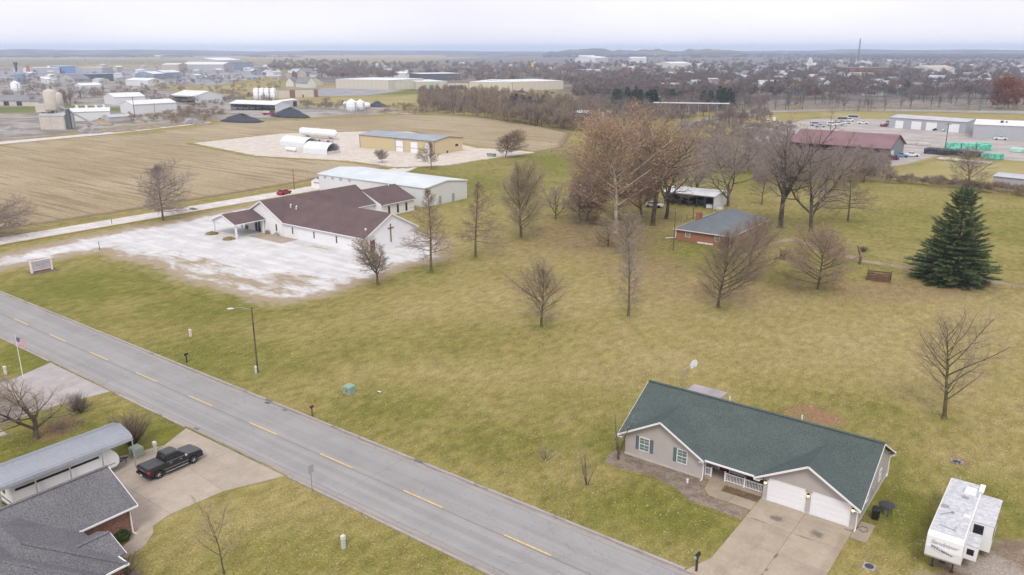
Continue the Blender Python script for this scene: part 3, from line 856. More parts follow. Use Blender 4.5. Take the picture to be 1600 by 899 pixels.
# ---------------------------------------------------------------- shared builders
def window(parent, x, z, w, h, y=0.0, axis='y', sgn=-1, shutters=False, muntins=(1, 2), glass='pane', frame='white_paint'):
    """double hung window on a wall: axis = wall normal, sgn = way it faces, y = wall plane, x = middle along the wall, z = sill"""
    def B(mb, x0, x1, d0, d1, z0, z1):
        a, b = sorted((y + sgn * d0, y + sgn * d1))
        return mb.box(x0, x1, a, b, z0, z1) if axis == 'y' else mb.box(a, b, x0, x1, z0, z1)
    f = MB(); t = .07
    B(f, x - w / 2, x - w / 2 + t, 0, .06, z, z + h); B(f, x + w / 2 - t, x + w / 2, 0, .06, z, z + h)
    B(f, x - w / 2 + t, x + w / 2 - t, 0, .06, z, z + t); B(f, x - w / 2 + t, x + w / 2 - t, 0, .06, z + h - t, z + h)
    B(f, x - w / 2 + t, x + w / 2 - t, 0, .045, z + h / 2 - .03, z + h / 2 + .03)
    fo = f.build('window', M[frame], parent)
    p = MB(); B(p, x - w / 2 + t, x + w / 2 - t, .004, .018, z + t, z + h / 2 - .03); p.build('pane', M[glass], fo)
    p = MB(); B(p, x - w / 2 + t, x + w / 2 - t, .004, .018, z + h / 2 + .03, z + h - t); p.build('pane', M[glass], fo)
    if muntins:
        m = MB()
        for i in range(1, muntins[0] + 1):
            q = x - w / 2 + w * i / (muntins[0] + 1); B(m, q - .012, q + .012, .018, .026, z + t, z + h / 2 - .03); B(m, q - .012, q + .012, .018, .026, z + h / 2 + .03, z + h - t)
        for k in (.25, .75): B(m, x - w / 2 + t, x + w / 2 - t, .018, .027, z + h * k - .012, z + h * k + .012)
        m.build('muntin', M[frame], fo)
    if shutters:
        for s in ((-1, 1) if shutters is True else (shutters,)):
            sh = MB(); c = x + s * (w / 2 + .2)
            B(sh, c - .18, c + .18, 0, .035, z, z + h)
            so = sh.build('shutter', M['shutter'], parent)
            for k in range(2): 
                q = MB(); B(q, c - .13, c + .13, .035, .048, z + .07 + k * h / 2, z + h / 2 - .05 + k * h / 2); q.build('louvre', M['shutter'], so)
    return fo

def roof_slab(mb, ps, t=.16): return mb.slab(ps, t)

def gable_roof(mb, x0, x1, y0, y1, z, rise, ridge='x', over=.4, t=.16, rake=.35):
    """two sloping slabs; x0..y1 are the walls, z the wall head"""
    if ridge == 'x':
        ym = (y0 + y1) / 2; s = rise / (ym - y0)
        ze = z - over * s + t; zr = z + rise + t
        mb.slab([(x0 - rake, y0 - over, ze), (x1 + rake, y0 - over, ze), (x1 + rake, ym, zr), (x0 - rake, ym, zr)], t)
        mb.slab([(x0 - rake, ym, zr), (x1 + rake, ym, zr), (x1 + rake, y1 + over, ze), (x0 - rake, y1 + over, ze)], t)
    else:
        xm = (x0 + x1) / 2; s = rise / (xm - x0)
        ze = z - over * s + t; zr = z + rise + t
        mb.slab([(x0 - over, y0 - rake, ze), (xm, y0 - rake, zr), (xm, y1 + rake, zr), (x0 - over, y1 + rake, ze)], t)
        mb.slab([(xm, y0 - rake, zr), (x1 + over, y0 - rake, ze), (x1 + over, y1 + rake, ze), (xm, y1 + rake, zr)], t)
    return mb

def rakes(mb, x0, x1, y0, y1, z, rise, ridge='x', over=.4, t=.16, rake=.35, w=.05, h=.22, eaves=True):
    """trim boards along the gables and eaves of gable_roof"""
    if ridge == 'x':
        ym = (y0 + y1) / 2; s = rise / (ym - y0); ze = z - over * s + t - h / 2; zr = z + rise + t - h / 2
        for x in (x0 - rake - w / 2 - .002, x1 + rake + w / 2 + .002):
            mb.bar((x, y0 - over, ze), (x, ym, zr), w, h); mb.bar((x, ym, zr), (x, y1 + over, ze), w, h)
        if eaves:
            for y in (y0 - over - .05, y1 + over + .05): mb.bar((x0 - rake, y, ze + .02), (x1 + rake, y, ze + .02), .09, .14)
    else:
        xm = (x0 + x1) / 2; s = rise / (xm - x0); ze = z - over * s + t - h / 2; zr = z + rise + t - h / 2
        for y in (y0 - rake - w / 2 - .002, y1 + rake + w / 2 + .002):
            mb.bar((x0 - over, y, ze), (xm, y, zr), w, h); mb.bar((xm, y, zr), (x1 + over, y, ze), w, h)
        if eaves:
            for x in (x0 - over - .05, x1 + over + .05): mb.bar((x, y0 - rake, ze + .02), (x, y1 + rake, ze + .02), .09, .14)
    return mb

def gable_walls(mb, x0, x1, y0, y1, z, rise, ridge='x'):
    if ridge == 'x': mb.prism([(y0, 0), (y1, 0), (y1, z), ((y0 + y1) / 2, z + rise), (y0, z)], 'x', x0, x1)
    else: mb.prism([(x0, 0), (x1, 0), (x1, z), ((x0 + x1) / 2, z + rise), (x0, z)], 'y', y0, y1)
    return mb

def hip_roof(mb, x0, x1, y0, y1, z, s, over=.45, t=.14):
    x0 -= over; x1 += over; y0 -= over; y1 += over; z -= over * s - t
    hw = min(x1 - x0, y1 - y0) / 2; zr = z + hw * s
    if x1 - x0 >= y1 - y0: r0, r1 = (x0 + hw, (y0 + y1) / 2, zr), (x1 - hw, (y0 + y1) / 2, zr)
    else: r0, r1 = ((x0 + x1) / 2, y0 + hw, zr), ((x0 + x1) / 2, y1 - hw, zr)
    a, b, c, d = (x0, y0, z), (x1, y0, z), (x1, y1, z), (x0, y1, z)
    if x1 - x0 >= y1 - y0: fs = [[a, b, r1, r0], [b, c, r1], [c, d, r0, r1], [d, a, r0]]
    else: fs = [[a, b, r0], [b, c, r1, r0], [c, d, r1], [d, a, r0, r1]]
    for f in fs: mb.slab(f, t)
    return mb

# ---------------------------------------------------------------- the green-roofed house
def green_house():
    T = thing('ranch_house', 'tan house with dark green shingle roof, two white garage doors and a railed porch', 'house', (HX, HY, 0))
    E0, S_ = 2.32, .57
    zt = lambda y: E0 + S_ * (y + .4) - .15            # underside of the front slope
    w = MB()
    w.prism([(2.2, 0), (11.4, 0), (11.4, E0 + .02), (5.75, zt(5.75)), (2.2, zt(2.2))], 'x', -14.1, 8.0)
    w.prism([(-14.1, 0), (-5.85, 0), (-5.85, E0 + S_ * .3), (-10.1, E0 + S_ * 4.6 - .16), (-14.1, E0 + S_ * .5)], 'y', 0, 2.198)
    w.prism([(0, 0), (8.0, 0), (8.0, E0 + S_ * .3), (3.85, E0 + S_ * 4.55 - .16), (0, E0 + S_ * .6)], 'y', 0, 2.198)
    for x in (-14.1, 7.9): w.prism([(0, 2.3), (2.198, 2.3), (2.198, zt(2.2)), (0, zt(0))], 'x', x, x + .1)
    w.build('wall', M['siding'], T)
    f = MB()
    for x0, x1 in ((-14.13, -5.82), (-.03, .42), (3.76, 4.24), (7.46, 8.03)): f.box(x0, x1, -.03, .0, 0, .22)
    f.box(8.0, 8.03, 0, 11.43, 0, .22); f.box(-14.13, -14.1, 0, 11.43, 0, .22); f.box(-14.13, 8.03, 11.4, 11.43, 0, .22)
    f.each('foundation', M['foundation'], T)
    r = MB()
    RZ = E0 + S_ * 6.15
    xl, xr = -14.7, 8.42
    pl = lambda x, h: E0 + S_ * h
    lgp, ggp = E0 + S_ * 4.6, E0 + S_ * 4.57
    r.slab([(xl, 5.75, RZ), (xl, -.4, E0), (-10.1, 4.2, lgp), (-5.5, -.4, E0), (-.72, -.4, E0), (3.85, 4.17, ggp), (xr, -.4, E0), (xr, 5.75, RZ)], .14)
    r.slab([(xl, 5.75, RZ), (xr, 5.75, RZ), (xr, 11.9, E0), (xl, 11.9, E0)], .14)
    for x0, x1, xm, zp, yp in ((-14.7, -5.5, -10.1, lgp, 4.2), (-.72, xr, 3.85, ggp, 4.17)):
        r.slab([(xm, -.7, zp), (xm, yp, zp), (x0, -.4, E0), (x0, -.7, E0)], .14)
        r.slab([(xm, -.7, zp), (x1, -.7, E0), (x1, -.4, E0), (xm, yp, zp)], .14)
    ro = r.build('roof', M['roof_green'], T)
    cap = MB().bar((xl, 5.75, RZ + .03), (xr, 5.75, RZ + .03), .32, .07)
    cap.build('ridge_cap', M['roof_green'], ro)
    for x, y in ((-6.2, 6.6), (.9, 6.6)): MB().tube((x, y, 5.1), (x, y, 5.1 + .95), .07, n=8).build('vent_pipe', M['white_paint'], ro)
    t = MB()
    for x0, x1, xm, zp in ((-14.7, -5.5, -10.1, lgp), (-.72, xr, 3.85, ggp)):
        t.bar((x0, -.73, E0 - .09), (xm, -.73, zp - .09), .05, .17); t.bar((xm, -.73, zp - .09), (x1, -.73, E0 - .09), .05, .17)
        t.box(x0, x0 + .55, -.7, -.02, E0 - .26, E0 - .2); t.box(x1 - .5, x1, -.7, -.02, E0 - .26, E0 - .2)
    for x in (xl - .03, xr + .03):
        t.bar((x, -.4, E0 - .11), (x, 5.75, RZ - .11), .04, .13); t.bar((x, 5.75, RZ - .11), (x, 11.9, E0 - .11), .04, .13)
    t.box(xr - .45, xr, 11.42, 11.95, E0 - .26, E0 - .16)
    t.each('rake_board', M['white_paint'], T)
    gt = MB()
    gt.bar((-5.48, -.47, E0 - .06), (-.74, -.47, E0 - .06), .13, .13); gt.bar((xl, 11.97, E0 - .06), (xr, 11.97, E0 - .06), .13, .13)
    gt.each('gutter', M['white_paint'], T)
    MB().box(-5.8, -.02, -.38, 2.18, E0 - .2, E0 - .16).build('porch_ceiling', M['white_paint'], T)
    for pts in ([(-5.5, -.45, E0 - .12), (-5.75, -.04, E0 - .3), (-5.75, -.06, .12)], [(8.3, -.6, E0 - .15), (8.07, -.05, E0 - .35), (8.07, -.05, .1)], [(8.4, 11.9, E0 - .1), (8.07, 11.3, E0 - .4), (8.07, 11.3, .1)]):
        d = MB()
        for a, b in zip(pts, pts[1:]): d.bar(a, b, .09, .09)
        d.bar(pts[-1], (pts[-1][0], pts[-1][1] - .4, .05), .09, .08)
        d.build('downspout', M['white_paint'], T)
    # garage doors, four panel rows each
    for x0, x1 in ((.5, 3.68), (4.3, 7.42)):
        fr = MB().box(x0 - .09, x0, -.05, .0, .04, 2.27).box(x1, x1 + .09, -.05, 0, .04, 2.27).box(x0 - .09, x1 + .09, -.05, 0, 2.18, 2.29)
        d = MB().box(x0, x1, -.012, .0, .05, 2.18).build('garage_door', M['door_white'], T)
        fr.build('door_frame', M['white_paint'], d)
        for k in range(4):
            p = MB()
            z0 = .065 + k * .53
            p.box(x0 + .01, x1 - .01, -.03, -.012, z0, z0 + .515)
            n = 4
            for i in range(n):
                a = x0 + .12 + i * (x1 - x0 - .14) / n
                p.box(a, a + (x1 - x0 - .14) / n - .1, -.042, -.03, z0 + .1, z0 + .42)
            p.build('door_panel', M['door_white'], d, bevel=.006, seg=1)
    # lit coach lamps
    for x in (.2, 3.98, 7.72):
        b = MB().lathe([(.05, 0), (.12, .02), (.12, .06)], 10, (x, -.05, 1.62)).lathe([(.13, .34), (.11, .42), (.03, .5)], 10, (x, -.17, 1.62))
        b.box(x - .025, x + .025, -.16, 0, 1.64, 1.7)
        for k in range(4):
            a = k * math.pi / 2 + .4
            b.bar((x + .12 * math.cos(a), -.17 + .12 * math.sin(a), 1.66), (x + .12 * math.cos(a), -.17 + .12 * math.sin(a), 1.97), .014, .014)
        s = b.build('wall_lantern', M['sconce'], T)
        MB().lathe([(.03, .04), (.1, .1), (.115, .2), (.08, .3), (.02, .33)], 10, (x, -.17, 1.63)).build('globe', M['lamp_globe'], s, True)
    # front windows with shutters
    window(T, -11.98, .95, 1.15, 1.45, 0, 'y', -1, True)
    window(T, -7.95, .95, 1.1, 1.45, 0, 'y', -1, -1)
    # right flank
    for y in (3.4, 7.9): window(T, y, 1.0, .75, 1.2, 8.0, 'x', 1, False, None)
    MB().box(8.0, 8.16, 5.3, 5.6, .9, 1.45).box(8.0, 8.12, 6.0, 6.25, 1.0, 1.35).each('meter_box', M['grey_paint'], T)
    # porch
    MB().box(-5.84, -.01, .33, 2.19, 0, .3).build('porch_floor', M['walk'], T)
    dr = MB().box(-5.0, -4.05, 2.15, 2.2, .2, 2.25).build('front_door', M['maroon'], T)
    MB().box(-5.1, -5.0, 2.14, 2.2, .2, 2.33).box(-4.05, -3.95, 2.14, 2.2, .2, 2.33).box(-5.0, -4.05, 2.14, 2.2, 2.25, 2.33).build('door_frame', M['white_paint'], dr)
    MB().lathe([(.0, -.05), (.24, -.03), (.24, .03), (0, .05)], 12, (-4.52, 2.1, 1.6), 'y').build('wreath', M['needle'], dr)
    window(T, -2.9, .95, 1.3, 1.2, 2.2, 'y', -1, False, None, 'teal_glass')
    window(T, -.75, 1.55, 1.0, .65, 2.2, 'y', -1, False, None, 'dark_glass')
    for x0, x1 in ((-5.8, -5.12), (-3.75, -.02)):
        rl = MB()
        rl.box(x0 - .05, x1, .40, .47, 1.12, 1.19).box(x0 - .05, x1, .40, .47, .38, .44)
        n = max(1, round((x1 - x0) / 1.9))
        for k in range(n + 1):
            x = x0 + (x1 - x0) * k / n
            if k == n and x1 > -1: continue
            rl.box(x - .06, x + .06, .375, .495, .3, 1.26).box(x - .075, x + .075, .36, .51, 1.26, 1.3)
        ro_ = rl.build('railing', M['white_paint'], T)
        bl = MB(); x = x0 + .12
        while x < x1 - .06:
            bl.box(x - .022, x + .022, .42, .45, .44, 1.12); x += .14
        tag(bl.build('baluster', M['white_paint'], ro_), kind='stuff')
    MB().box(-5.8, -5.68, .375, .495, .3, E0 - .2).build('porch_post', M['white_paint'], T)
    return T
green_house()

# porch furniture (own things)
b = thing('porch_bench', 'pale bench on the porch under the teal window', 'bench', (HX - 3.1, HY + 1.85, .3))
MB().box(-.75, .75, -.22, .2, .38, .44).build('seat', M['off_white'], b)
MB().box(-.75, .75, .2, .25, .44, .6).build('backrest', M['off_white'], b)
for x in (-.65, .6): MB().box(x, x + .06, -.2, .2, 0, .38).build('leg', M['dark_metal'], b)
b = thing('porch_chair', 'brown wooden chair on the porch of the green-roofed house', 'chair', (HX - 1.75, HY + 1.75, .3))
MB().box(-.34, .34, -.3, .28, .36, .44).build('seat', M['wood'], b)
MB().box(-.34, .34, .28, .34, .44, 1.15).build('backrest', M['wood'], b)
for x in (-.32, .26):
    MB().box(x, x + .06, -.3, -.24, 0, .6).build('leg', M['wood'], b); MB().box(x, x + .06, .28, .34, 0, .36).build('leg', M['wood'], b)
b = thing('porch_grill', 'low dark grill at the garage end of the porch', 'grill', (HX - .6, HY + 1.7, .3))
MB().box(-.38, .38, -.26, .26, .45, .78).build('firebox', M['dark_metal'], b, bevel=.06)
for x in (-.34, .29): MB().box(x, x + .05, -.2, .2, 0, .45).build('leg', M['dark_metal'], b)
# bin and fire barrel beside the garage
b = thing('wheelie_bin', 'black wheeled rubbish bin beside the garage wall', 'bin', (HX + 9.0, HY + 2.75, 0), .1)
MB().loft([[(-.26, -.28, .06), (.26, -.28, .06), (.26, .24, .06), (-.26, .24, .06)], [(-.32, -.36, 1.0), (.32, -.36, 1.0), (.32, .36, 1.0), (-.32, .36, 1.0)]]).build('tub', M['black_plastic'], b, bevel=.03)
MB().loft([[(-.35, -.4, 1.0), (.35, -.4, 1.0), (.35, .4, 1.0), (-.35, .4, 1.0)], [(-.28, -.3, 1.09), (.28, -.3, 1.09), (.28, .34, 1.09), (-.28, .34, 1.09)]]).build('lid', M['black_plastic'], b, bevel=.02)
for x in (-.3, .22): MB().lathe([(.11, 0), (.11, .08)], 10, (x, .3, .11), 'x').build('wheel', M['tyre'], b)
b = thing('patio_table', 'round dark garden table behind the black rubbish bin', 'table', (HX + 9.55, HY + 4.1, 0))
MB().lathe([(.62, .86), (.68, .9), (.68, .94), (.6, .97)], 18).build('tabletop', M['dark_metal'], b)
for k in range(4):
    a = k * math.pi / 2 + .5
    MB().tube((.5 * math.cos(a), .5 * math.sin(a), 0), (.4 * math.cos(a), .4 * math.sin(a), .87), .03, n=6).build('leg', M['dark_metal'], b)
MB().lathe([(.2, .06), (.24, .5), (.24, .58)], 12, (0, 0, 0)).build('tub', M['steel'], b)
b = tag(MB().box(-.08, .08, -.06, .06, 0, .38).box(-.1, .1, -.08, .08, .38, .43).build('garden_light', M['white_paint'], None), 'small white garden marker in the mulch bed by the porch', 'garden marker'); b.location = (HX - 6.6, HY - 1.5, 0)
h = MB(); pp = [(8.3, .2), (8.7, -.1), (9.0, .3), (8.8, .8), (8.4, .75), (8.15, .3), (7.9, -.45), (7.3, -.5)]
for p, q in zip(pp, pp[1:]): h.tube((HX + p[0], HY + p[1], .08), (HX + q[0], HY + q[1], .08), .02, n=6)
tag(h.build('garden_hose', M['dark_metal']), 'dark garden hose curled on the pad at the garage corner', 'hose')

# ---------------------------------------------------------------- basketball hoop
def hoop():
    p = g(1066, 607)
    T = thing('basketball_hoop', 'grey basketball hoop with white fan backboard behind the green roof', 'basketball hoop', p)
    MB().tube((0, 0, 0), (0, 0, 2.35), .055, n=8).build('pole', M['steel'], T)
    MB().tube((0, 0, 2.3), (1.0, .55, 3.15), .05, n=8).bar((0, 0, 2.1), (.6, .33, 2.8), .03, .03).build('arm', M['steel'], T)
    d = Vector((.876, .482, 0)); s = Vector((-d.y, d.x, 0))
    pts = [(-.55, 2.75), (.55, 2.75), (.7, 3.2), (.5, 3.6), (.2, 3.72), (-.2, 3.72), (-.5, 3.6), (-.7, 3.2)]
    nb = Vector((.97, -.22, 0)); s = Vector((-nb.y, nb.x, 0)); c0, c1 = d * 1.16, d * 1.16 + nb * .04
    v = [tuple(c0 + s * a + Vector((0, 0, b))) for a, b in pts] + [tuple(c1 + s * a + Vector((0, 0, b))) for a, b in pts]
    MB().add(v, [tuple(range(7, -1, -1)), tuple(range(8, 16))] + [(i, (i + 1) % 8, (i + 1) % 8 + 8, i + 8) for i in range(8)]).build('backboard', M['white_paint'], T)
    rim = MB(); c = d * 1.16 + nb * .3
    for k in range(14):
        a, b_ = 2 * math.pi * k / 14, 2 * math.pi * (k + 1) / 14
        rim.tube((c.x + .23 * math.cos(a), c.y + .23 * math.sin(a), 2.95), (c.x + .23 * math.cos(b_), c.y + .23 * math.sin(b_), 2.95), .012, n=5)
    rim.build('rim', M['dark_metal'], T)
hoop()

# ---------------------------------------------------------------- small street things
def mailbox(x, y, label, dark='black_plastic', post='wood', big=False, rot=0):
    T = thing('mailbox', label, 'mailbox', (x, y, 0), rot)
    s = 1.25 if big else 1
    MB().box(-.06 * s, .06 * s, -.06 * s, .06 * s, 0, 1.08 * s).build('post', M[post], T)
    prof = [(-.1, 0), (.1, 0), (.1, .14), (.07, .21), (0, .24), (-.07, .21), (-.1, .14)]
    MB().prism([(a * s, 1.08 * s + b * s) for a, b in prof], 'y', -.34 * s, .26 * s).build('box', M[dark], T)
    MB().prism([(a * s * .92, 1.09 * s + b * s * .92) for a, b in prof], 'y', -.36 * s, -.342 * s).build('door', M['grey_paint'], T)
    return T
p = g(1088, 893); mailbox(p[0], p[1], 'dark mailbox on a thick post at the wide concrete driveway', 'black_plastic', 'dark_metal', True)
p = g(292, 567); mailbox(p[0], p[1], 'black mailbox standing in the grass left of the street lamp', 'black_plastic', 'dark_metal')
p = g(488, 651); mailbox(p[0], p[1], 'rusty brown mailbox by the kerb in front of the green utility box', 'maroon', 'wood')

def pedestal(u, v, label, h=.95, m='pedestal'):
    p = g(u, v)
    T = thing('utility_pedestal', label, 'utility post', p)
    MB().box(-.13, .13, -.13, .13, 0, h * .72).build('base', M[m], T)
    MB().box(-.16, .16, -.16, .16, h * .7, h * .95).loft([[(-.16, -.16, h * .95), (.16, -.16, h * .95), (.16, .16, h * .95), (-.16, .16, h * .95)], [(-.1, -.1, h), (.1, -.1, h), (.1, .1, h), (-.1, .1, h)]]).build('cap', M['off_white'], T)
pedestal(243, 706, 'pale green utility post behind the black pickup truck', 1.15)
pedestal(298, 526, 'small pale utility post alone in the grass above the leftmost mailbox on the far verge', 1.1, 'off_white')
pedestal(537, 857, 'pale utility post in the front lawn below the street', 1.25)
pedestal(401, 583, 'white utility post at the foot of the street lamp', .95, 'off_white')
pedestal(9, 585, 'white utility post by the grey driveway at the left edge', 1.1, 'off_white')

def transformer(u, v, label, m):
    p = g(u, v)
    T = thing('transformer_box', label, 'utility box', p)
    T.scale = (.86, .86, .9)
    MB().box(-.72, .72, -.6, .6, -.1, .1).build('plinth', M['slab_grey'], T)
    MB().box(-.68, .68, -.55, .55, .1, .85).build('cabinet', M[m], T, bevel=.03)
    MB().loft([[(-.72, -.6, .85), (.72, -.6, .85), (.72, .6, .85), (-.72, .6, .85)], [(-.66, -.5, 1.06), (.66, -.5, 1.06), (.66, .55, 1.1), (-.66, .55, 1.1)]]).build('lid', M[m], T, bevel=.03)
    MB().box(-.02, .02, -.57, -.55, .15, .8).box(.1, .22, -.575, -.55, .4, .55).build('latch', M['dark_metal'], T)
transformer(546, 614, 'green transformer box in the grass across the street', 'trafo')
transformer(214, 712, 'pale green transformer box between the carport and the pickup truck', 'trafo_pale')

def street_lamp():
    p = g(403, 583)
    T = thing('street_lamp', 'tall brown street lamp with a long arm over the far verge', 'street lamp', p)
    MB().tube((0, 0, 0), (0, 0, 8.7), .11, .08, 8).build('pole', M['bark_dark'], T)
    d = Vector((-.62, -.78, 0)) * 1
    MB().tube((0, 0, 8.35), (d.x * 1.2, d.y * 1.2, 8.75), .035, n=6).tube((d.x * 1.2, d.y * 1.2, 8.75), (d.x * 2.1, d.y * 2.1, 8.72), .035, n=6).build('arm', M['steel'], T)
    c = d * 2.4
    l = MB()
    rings = []
    for t, w, h in ((-.4, .06, .05), (-.2, .15, .1), (.15, .17, .11), (.42, .06, .05)):
        q = d * (2.45 + t); s = Vector((-d.y, d.x, 0)) * w
        rings.append([tuple(q + s + Vector((0, 0, 8.7))), tuple(q + s * .6 + Vector((0, 0, 8.7 + h))), tuple(q - s * .6 + Vector((0, 0, 8.7 + h))), tuple(q - s + Vector((0, 0, 8.7)))])
    l.loft(rings).build('lamp_head', M['off_white'], T)
    MB().lathe([(.04, -.09), (.12, -.04), (.13, 0)], 10, (c.x, c.y, 8.69)).build('lens', M['pane'], T)
street_lamp()

def road_sign():
    p = g(488, 768)
    T = thing('road_sign', 'grey back of a road sign on a thin post by the street', 'road sign', p)
    MB().box(-.03, .03, -.03, .03, 0, 2.75).build('post', M['steel'], T)
    MB().box(.035, .055, -.3, .3, 1.95, 2.7).build('sign_plate', M['grey_paint'], T, bevel=.0)
road_sign()

def flagpole():
    p = g(38, 600)
    T = thing('flagpole', 'white flagpole with a stars and stripes flag by the grey driveway', 'flagpole', p)
    MB().tube((0, 0, 0), (0, 0, 6.2), .05, .03, 8).build('pole', M['white_paint'], T)
    MB().lathe([(.02, 6.2), (.07, 6.25), (.06, 6.32), (.01, 6.36)], 8).build('finial', M['off_white'], T)
    L, Hh = 1.75, 1.02
    dx, dy = .86, .2
    def q(s, z):
        k = .1 * math.sin(s * 5.2) * s
        return (.05 + dx * s + k * dy, dy * s - k * dx, 6.05 - Hh + z - .1 * s * s + .05 * s)
    fl = None
    for i in range(13):
        z0, z1 = Hh * i / 13, Hh * (i + 1) / 13
        m = MB()
        st = [0 if i < 6 else .4 * L] + [L * t for t in (.5, .6, .7, .8, .9, 1)] if i >= 6 else [L * t / 10 for t in range(11)]
        n = len(st)
        vs = [q(s, z0) for s in st] + [q(s, z1) for s in st]
        vs2 = [(a, b + .012, c) for a, b, c in vs]
        m.add(vs + vs2, [(k, k + 1, n + k + 1, n + k) for k in range(n - 1)] + [(2 * n + k, 3 * n + k, 3 * n + k + 1, 2 * n + k + 1) for k in range(n - 1)])
        o = m.build('flag' if fl is None else 'stripe', M['flag_red' if i % 2 == 0 else 'flag_white'], T if fl is None else fl, fix=False)
        fl = fl or o
    st = [L * .4 * t / 6 for t in range(7)]
    vs = [q(s, Hh * 6 / 13) for s in st] + [q(s, Hh) for s in st]
    vs2 = [(a, b + .012, c) for a, b, c in vs]
    MB().add(vs + vs2, [(k, k + 1, 7 + k + 1, 7 + k) for k in range(6)] + [(14 + k, 21 + k, 21 + k + 1, 14 + k + 1) for k in range(6)]).build('canton', M['flag_blue'], fl, fix=False)
    s_ = MB()
    for r in range(5):
        for c in range(6):
            x, z = L * .4 * (c + .5) / 6, Hh * (6.5 + 6.4 * (r + .4) / 5) / 13
            a = q(x, z)
            for sg in (-.006, .018):
                pts = []
                for k in range(10):
                    t = math.pi / 2 + k * math.pi / 5; rr_ = .045 if k % 2 == 0 else .018
                    pts.append((a[0] + rr_ * math.cos(t) * .97, a[1] + sg, a[2] + rr_ * math.sin(t)))
                s_.face(*pts)
    tag(s_.build('star', M['flag_white'], fl, fix=False), kind='stuff')
flagpole()
# small things in the grass
def stone_ring():
    T = thing('fire_pit', 'small ring of dark stones and ash in the back lawn', 'fire pit', (HX + 12.95, HY + 18.1, 0))
    for k in range(9):
        a = k * .7; s = random.uniform(.12, .2)
        MB().lathe([(s * .7, 0), (s, s * .4), (s * .6, s)], 6, (.5 * math.cos(a), .42 * math.sin(a), 0)).build('stone', M['rubble'], T)
    MB().lathe([(.42, 0), (.3, .07), (.01, .1)], 9).build('ash', M['coal'], T)
stone_ring()
p = g(503, 880)
T = thing('manhole_cover', 'low concrete hatch in the grass below the caravan', 'hatch', g(1358, 886))
MB().box(-.45, .45, -.45, .45, -.1, .06).build('frame', M['slab_grey'], T, bevel=.02)
MB().lathe([(.34, .06), (.34, .085)], 14).build('lid', M['dark_metal'], T)
for (u, v), lb in {(305, 671): 'rusty storm drain grate in the near gutter above the driveway', (416, 631): 'dark storm drain grate in the far gutter left of the rusty mailbox', (446, 641): 'rust stained drain inlet in the far kerb beside the rusty mailbox'}.items():
    p = g(u, v); y = 41.75 if v > 660 else 50.35
    T = thing('storm_drain', lb, 'drain', (p[0], y, 0.016))
    MB().box(-.45, .45, -.22, .22, -.02, .006).build('frame', M['kerb'], T)
    for k in range(6): MB().box(-.38 + k * .13, -.31 + k * .13, -.18, .18, .006, .012).build('bar', M['dark_metal'], T)
# cable trench stones and little debris seen in the lawn
T = thing('water_meter_lid', 'small pale lid in the grass right of the green utility box', 'meter lid', g(593, 613))
MB().box(-.3, .3, -.2, .2, 0, .05).build('frame', M['dark_metal'], T)
MB().box(-.24, .24, -.14, .14, .05, .07).build('lid', M['off_white'], T)
# ---------------------------------------------------------------- wheels and vehicles
def wheel(parent, x, y, r, w, side, rim='rim', axis='y'):
    """axle along y (vehicles built lengthwise along x)"""
    c = (x, y, r)
    t = MB().lathe([(r * .62, -w / 2), (r * .95, -w / 2), (r, -w / 2 + .04), (r, w / 2 - .04), (r * .95, w / 2), (r * .62, w / 2)], 20, c, 'y')
    o = t.build('wheel', M['tyre'], parent, True)
    f = y + side * (w / 2 - .03)
    m = MB().lathe([(r * .64, -.02), (r * .64, .02), (r * .2, .03)] if side > 0 else [(r * .2, -.03), (r * .64, -.02), (r * .64, .02)], 16, (x, f, r), 'y')
    m.lathe([(r * .16, -.045), (r * .16, .045)], 8, (x, f, r), 'y')
    for k in range(6):
        a = k * math.pi / 3
        m.bar((x + r * .15 * math.cos(a), f + side * .035, r + r * .15 * math.sin(a)), (x + r * .6 * math.cos(a), f + side * .03, r + r * .6 * math.sin(a)), .05, .03)
    m.build('rim', M[rim], o)
    return o

def arch_profile(x0, x1, zb, top, wheels, r):
    """side outline with wheel arches: top = list of (x,z) from front to rear along the top"""
    pts = [(x0, zb)]
    for wx in wheels:
        n = 8
        pts.append((wx - r, zb))
        for k in range(1, n): 
            a = math.pi - math.pi * k / n
            pts.append((wx + r * math.cos(a), zb + (r * 1.0) * math.sin(a)))
        pts.append((wx + r, zb))
    pts.append((x1, zb))
    return pts + top

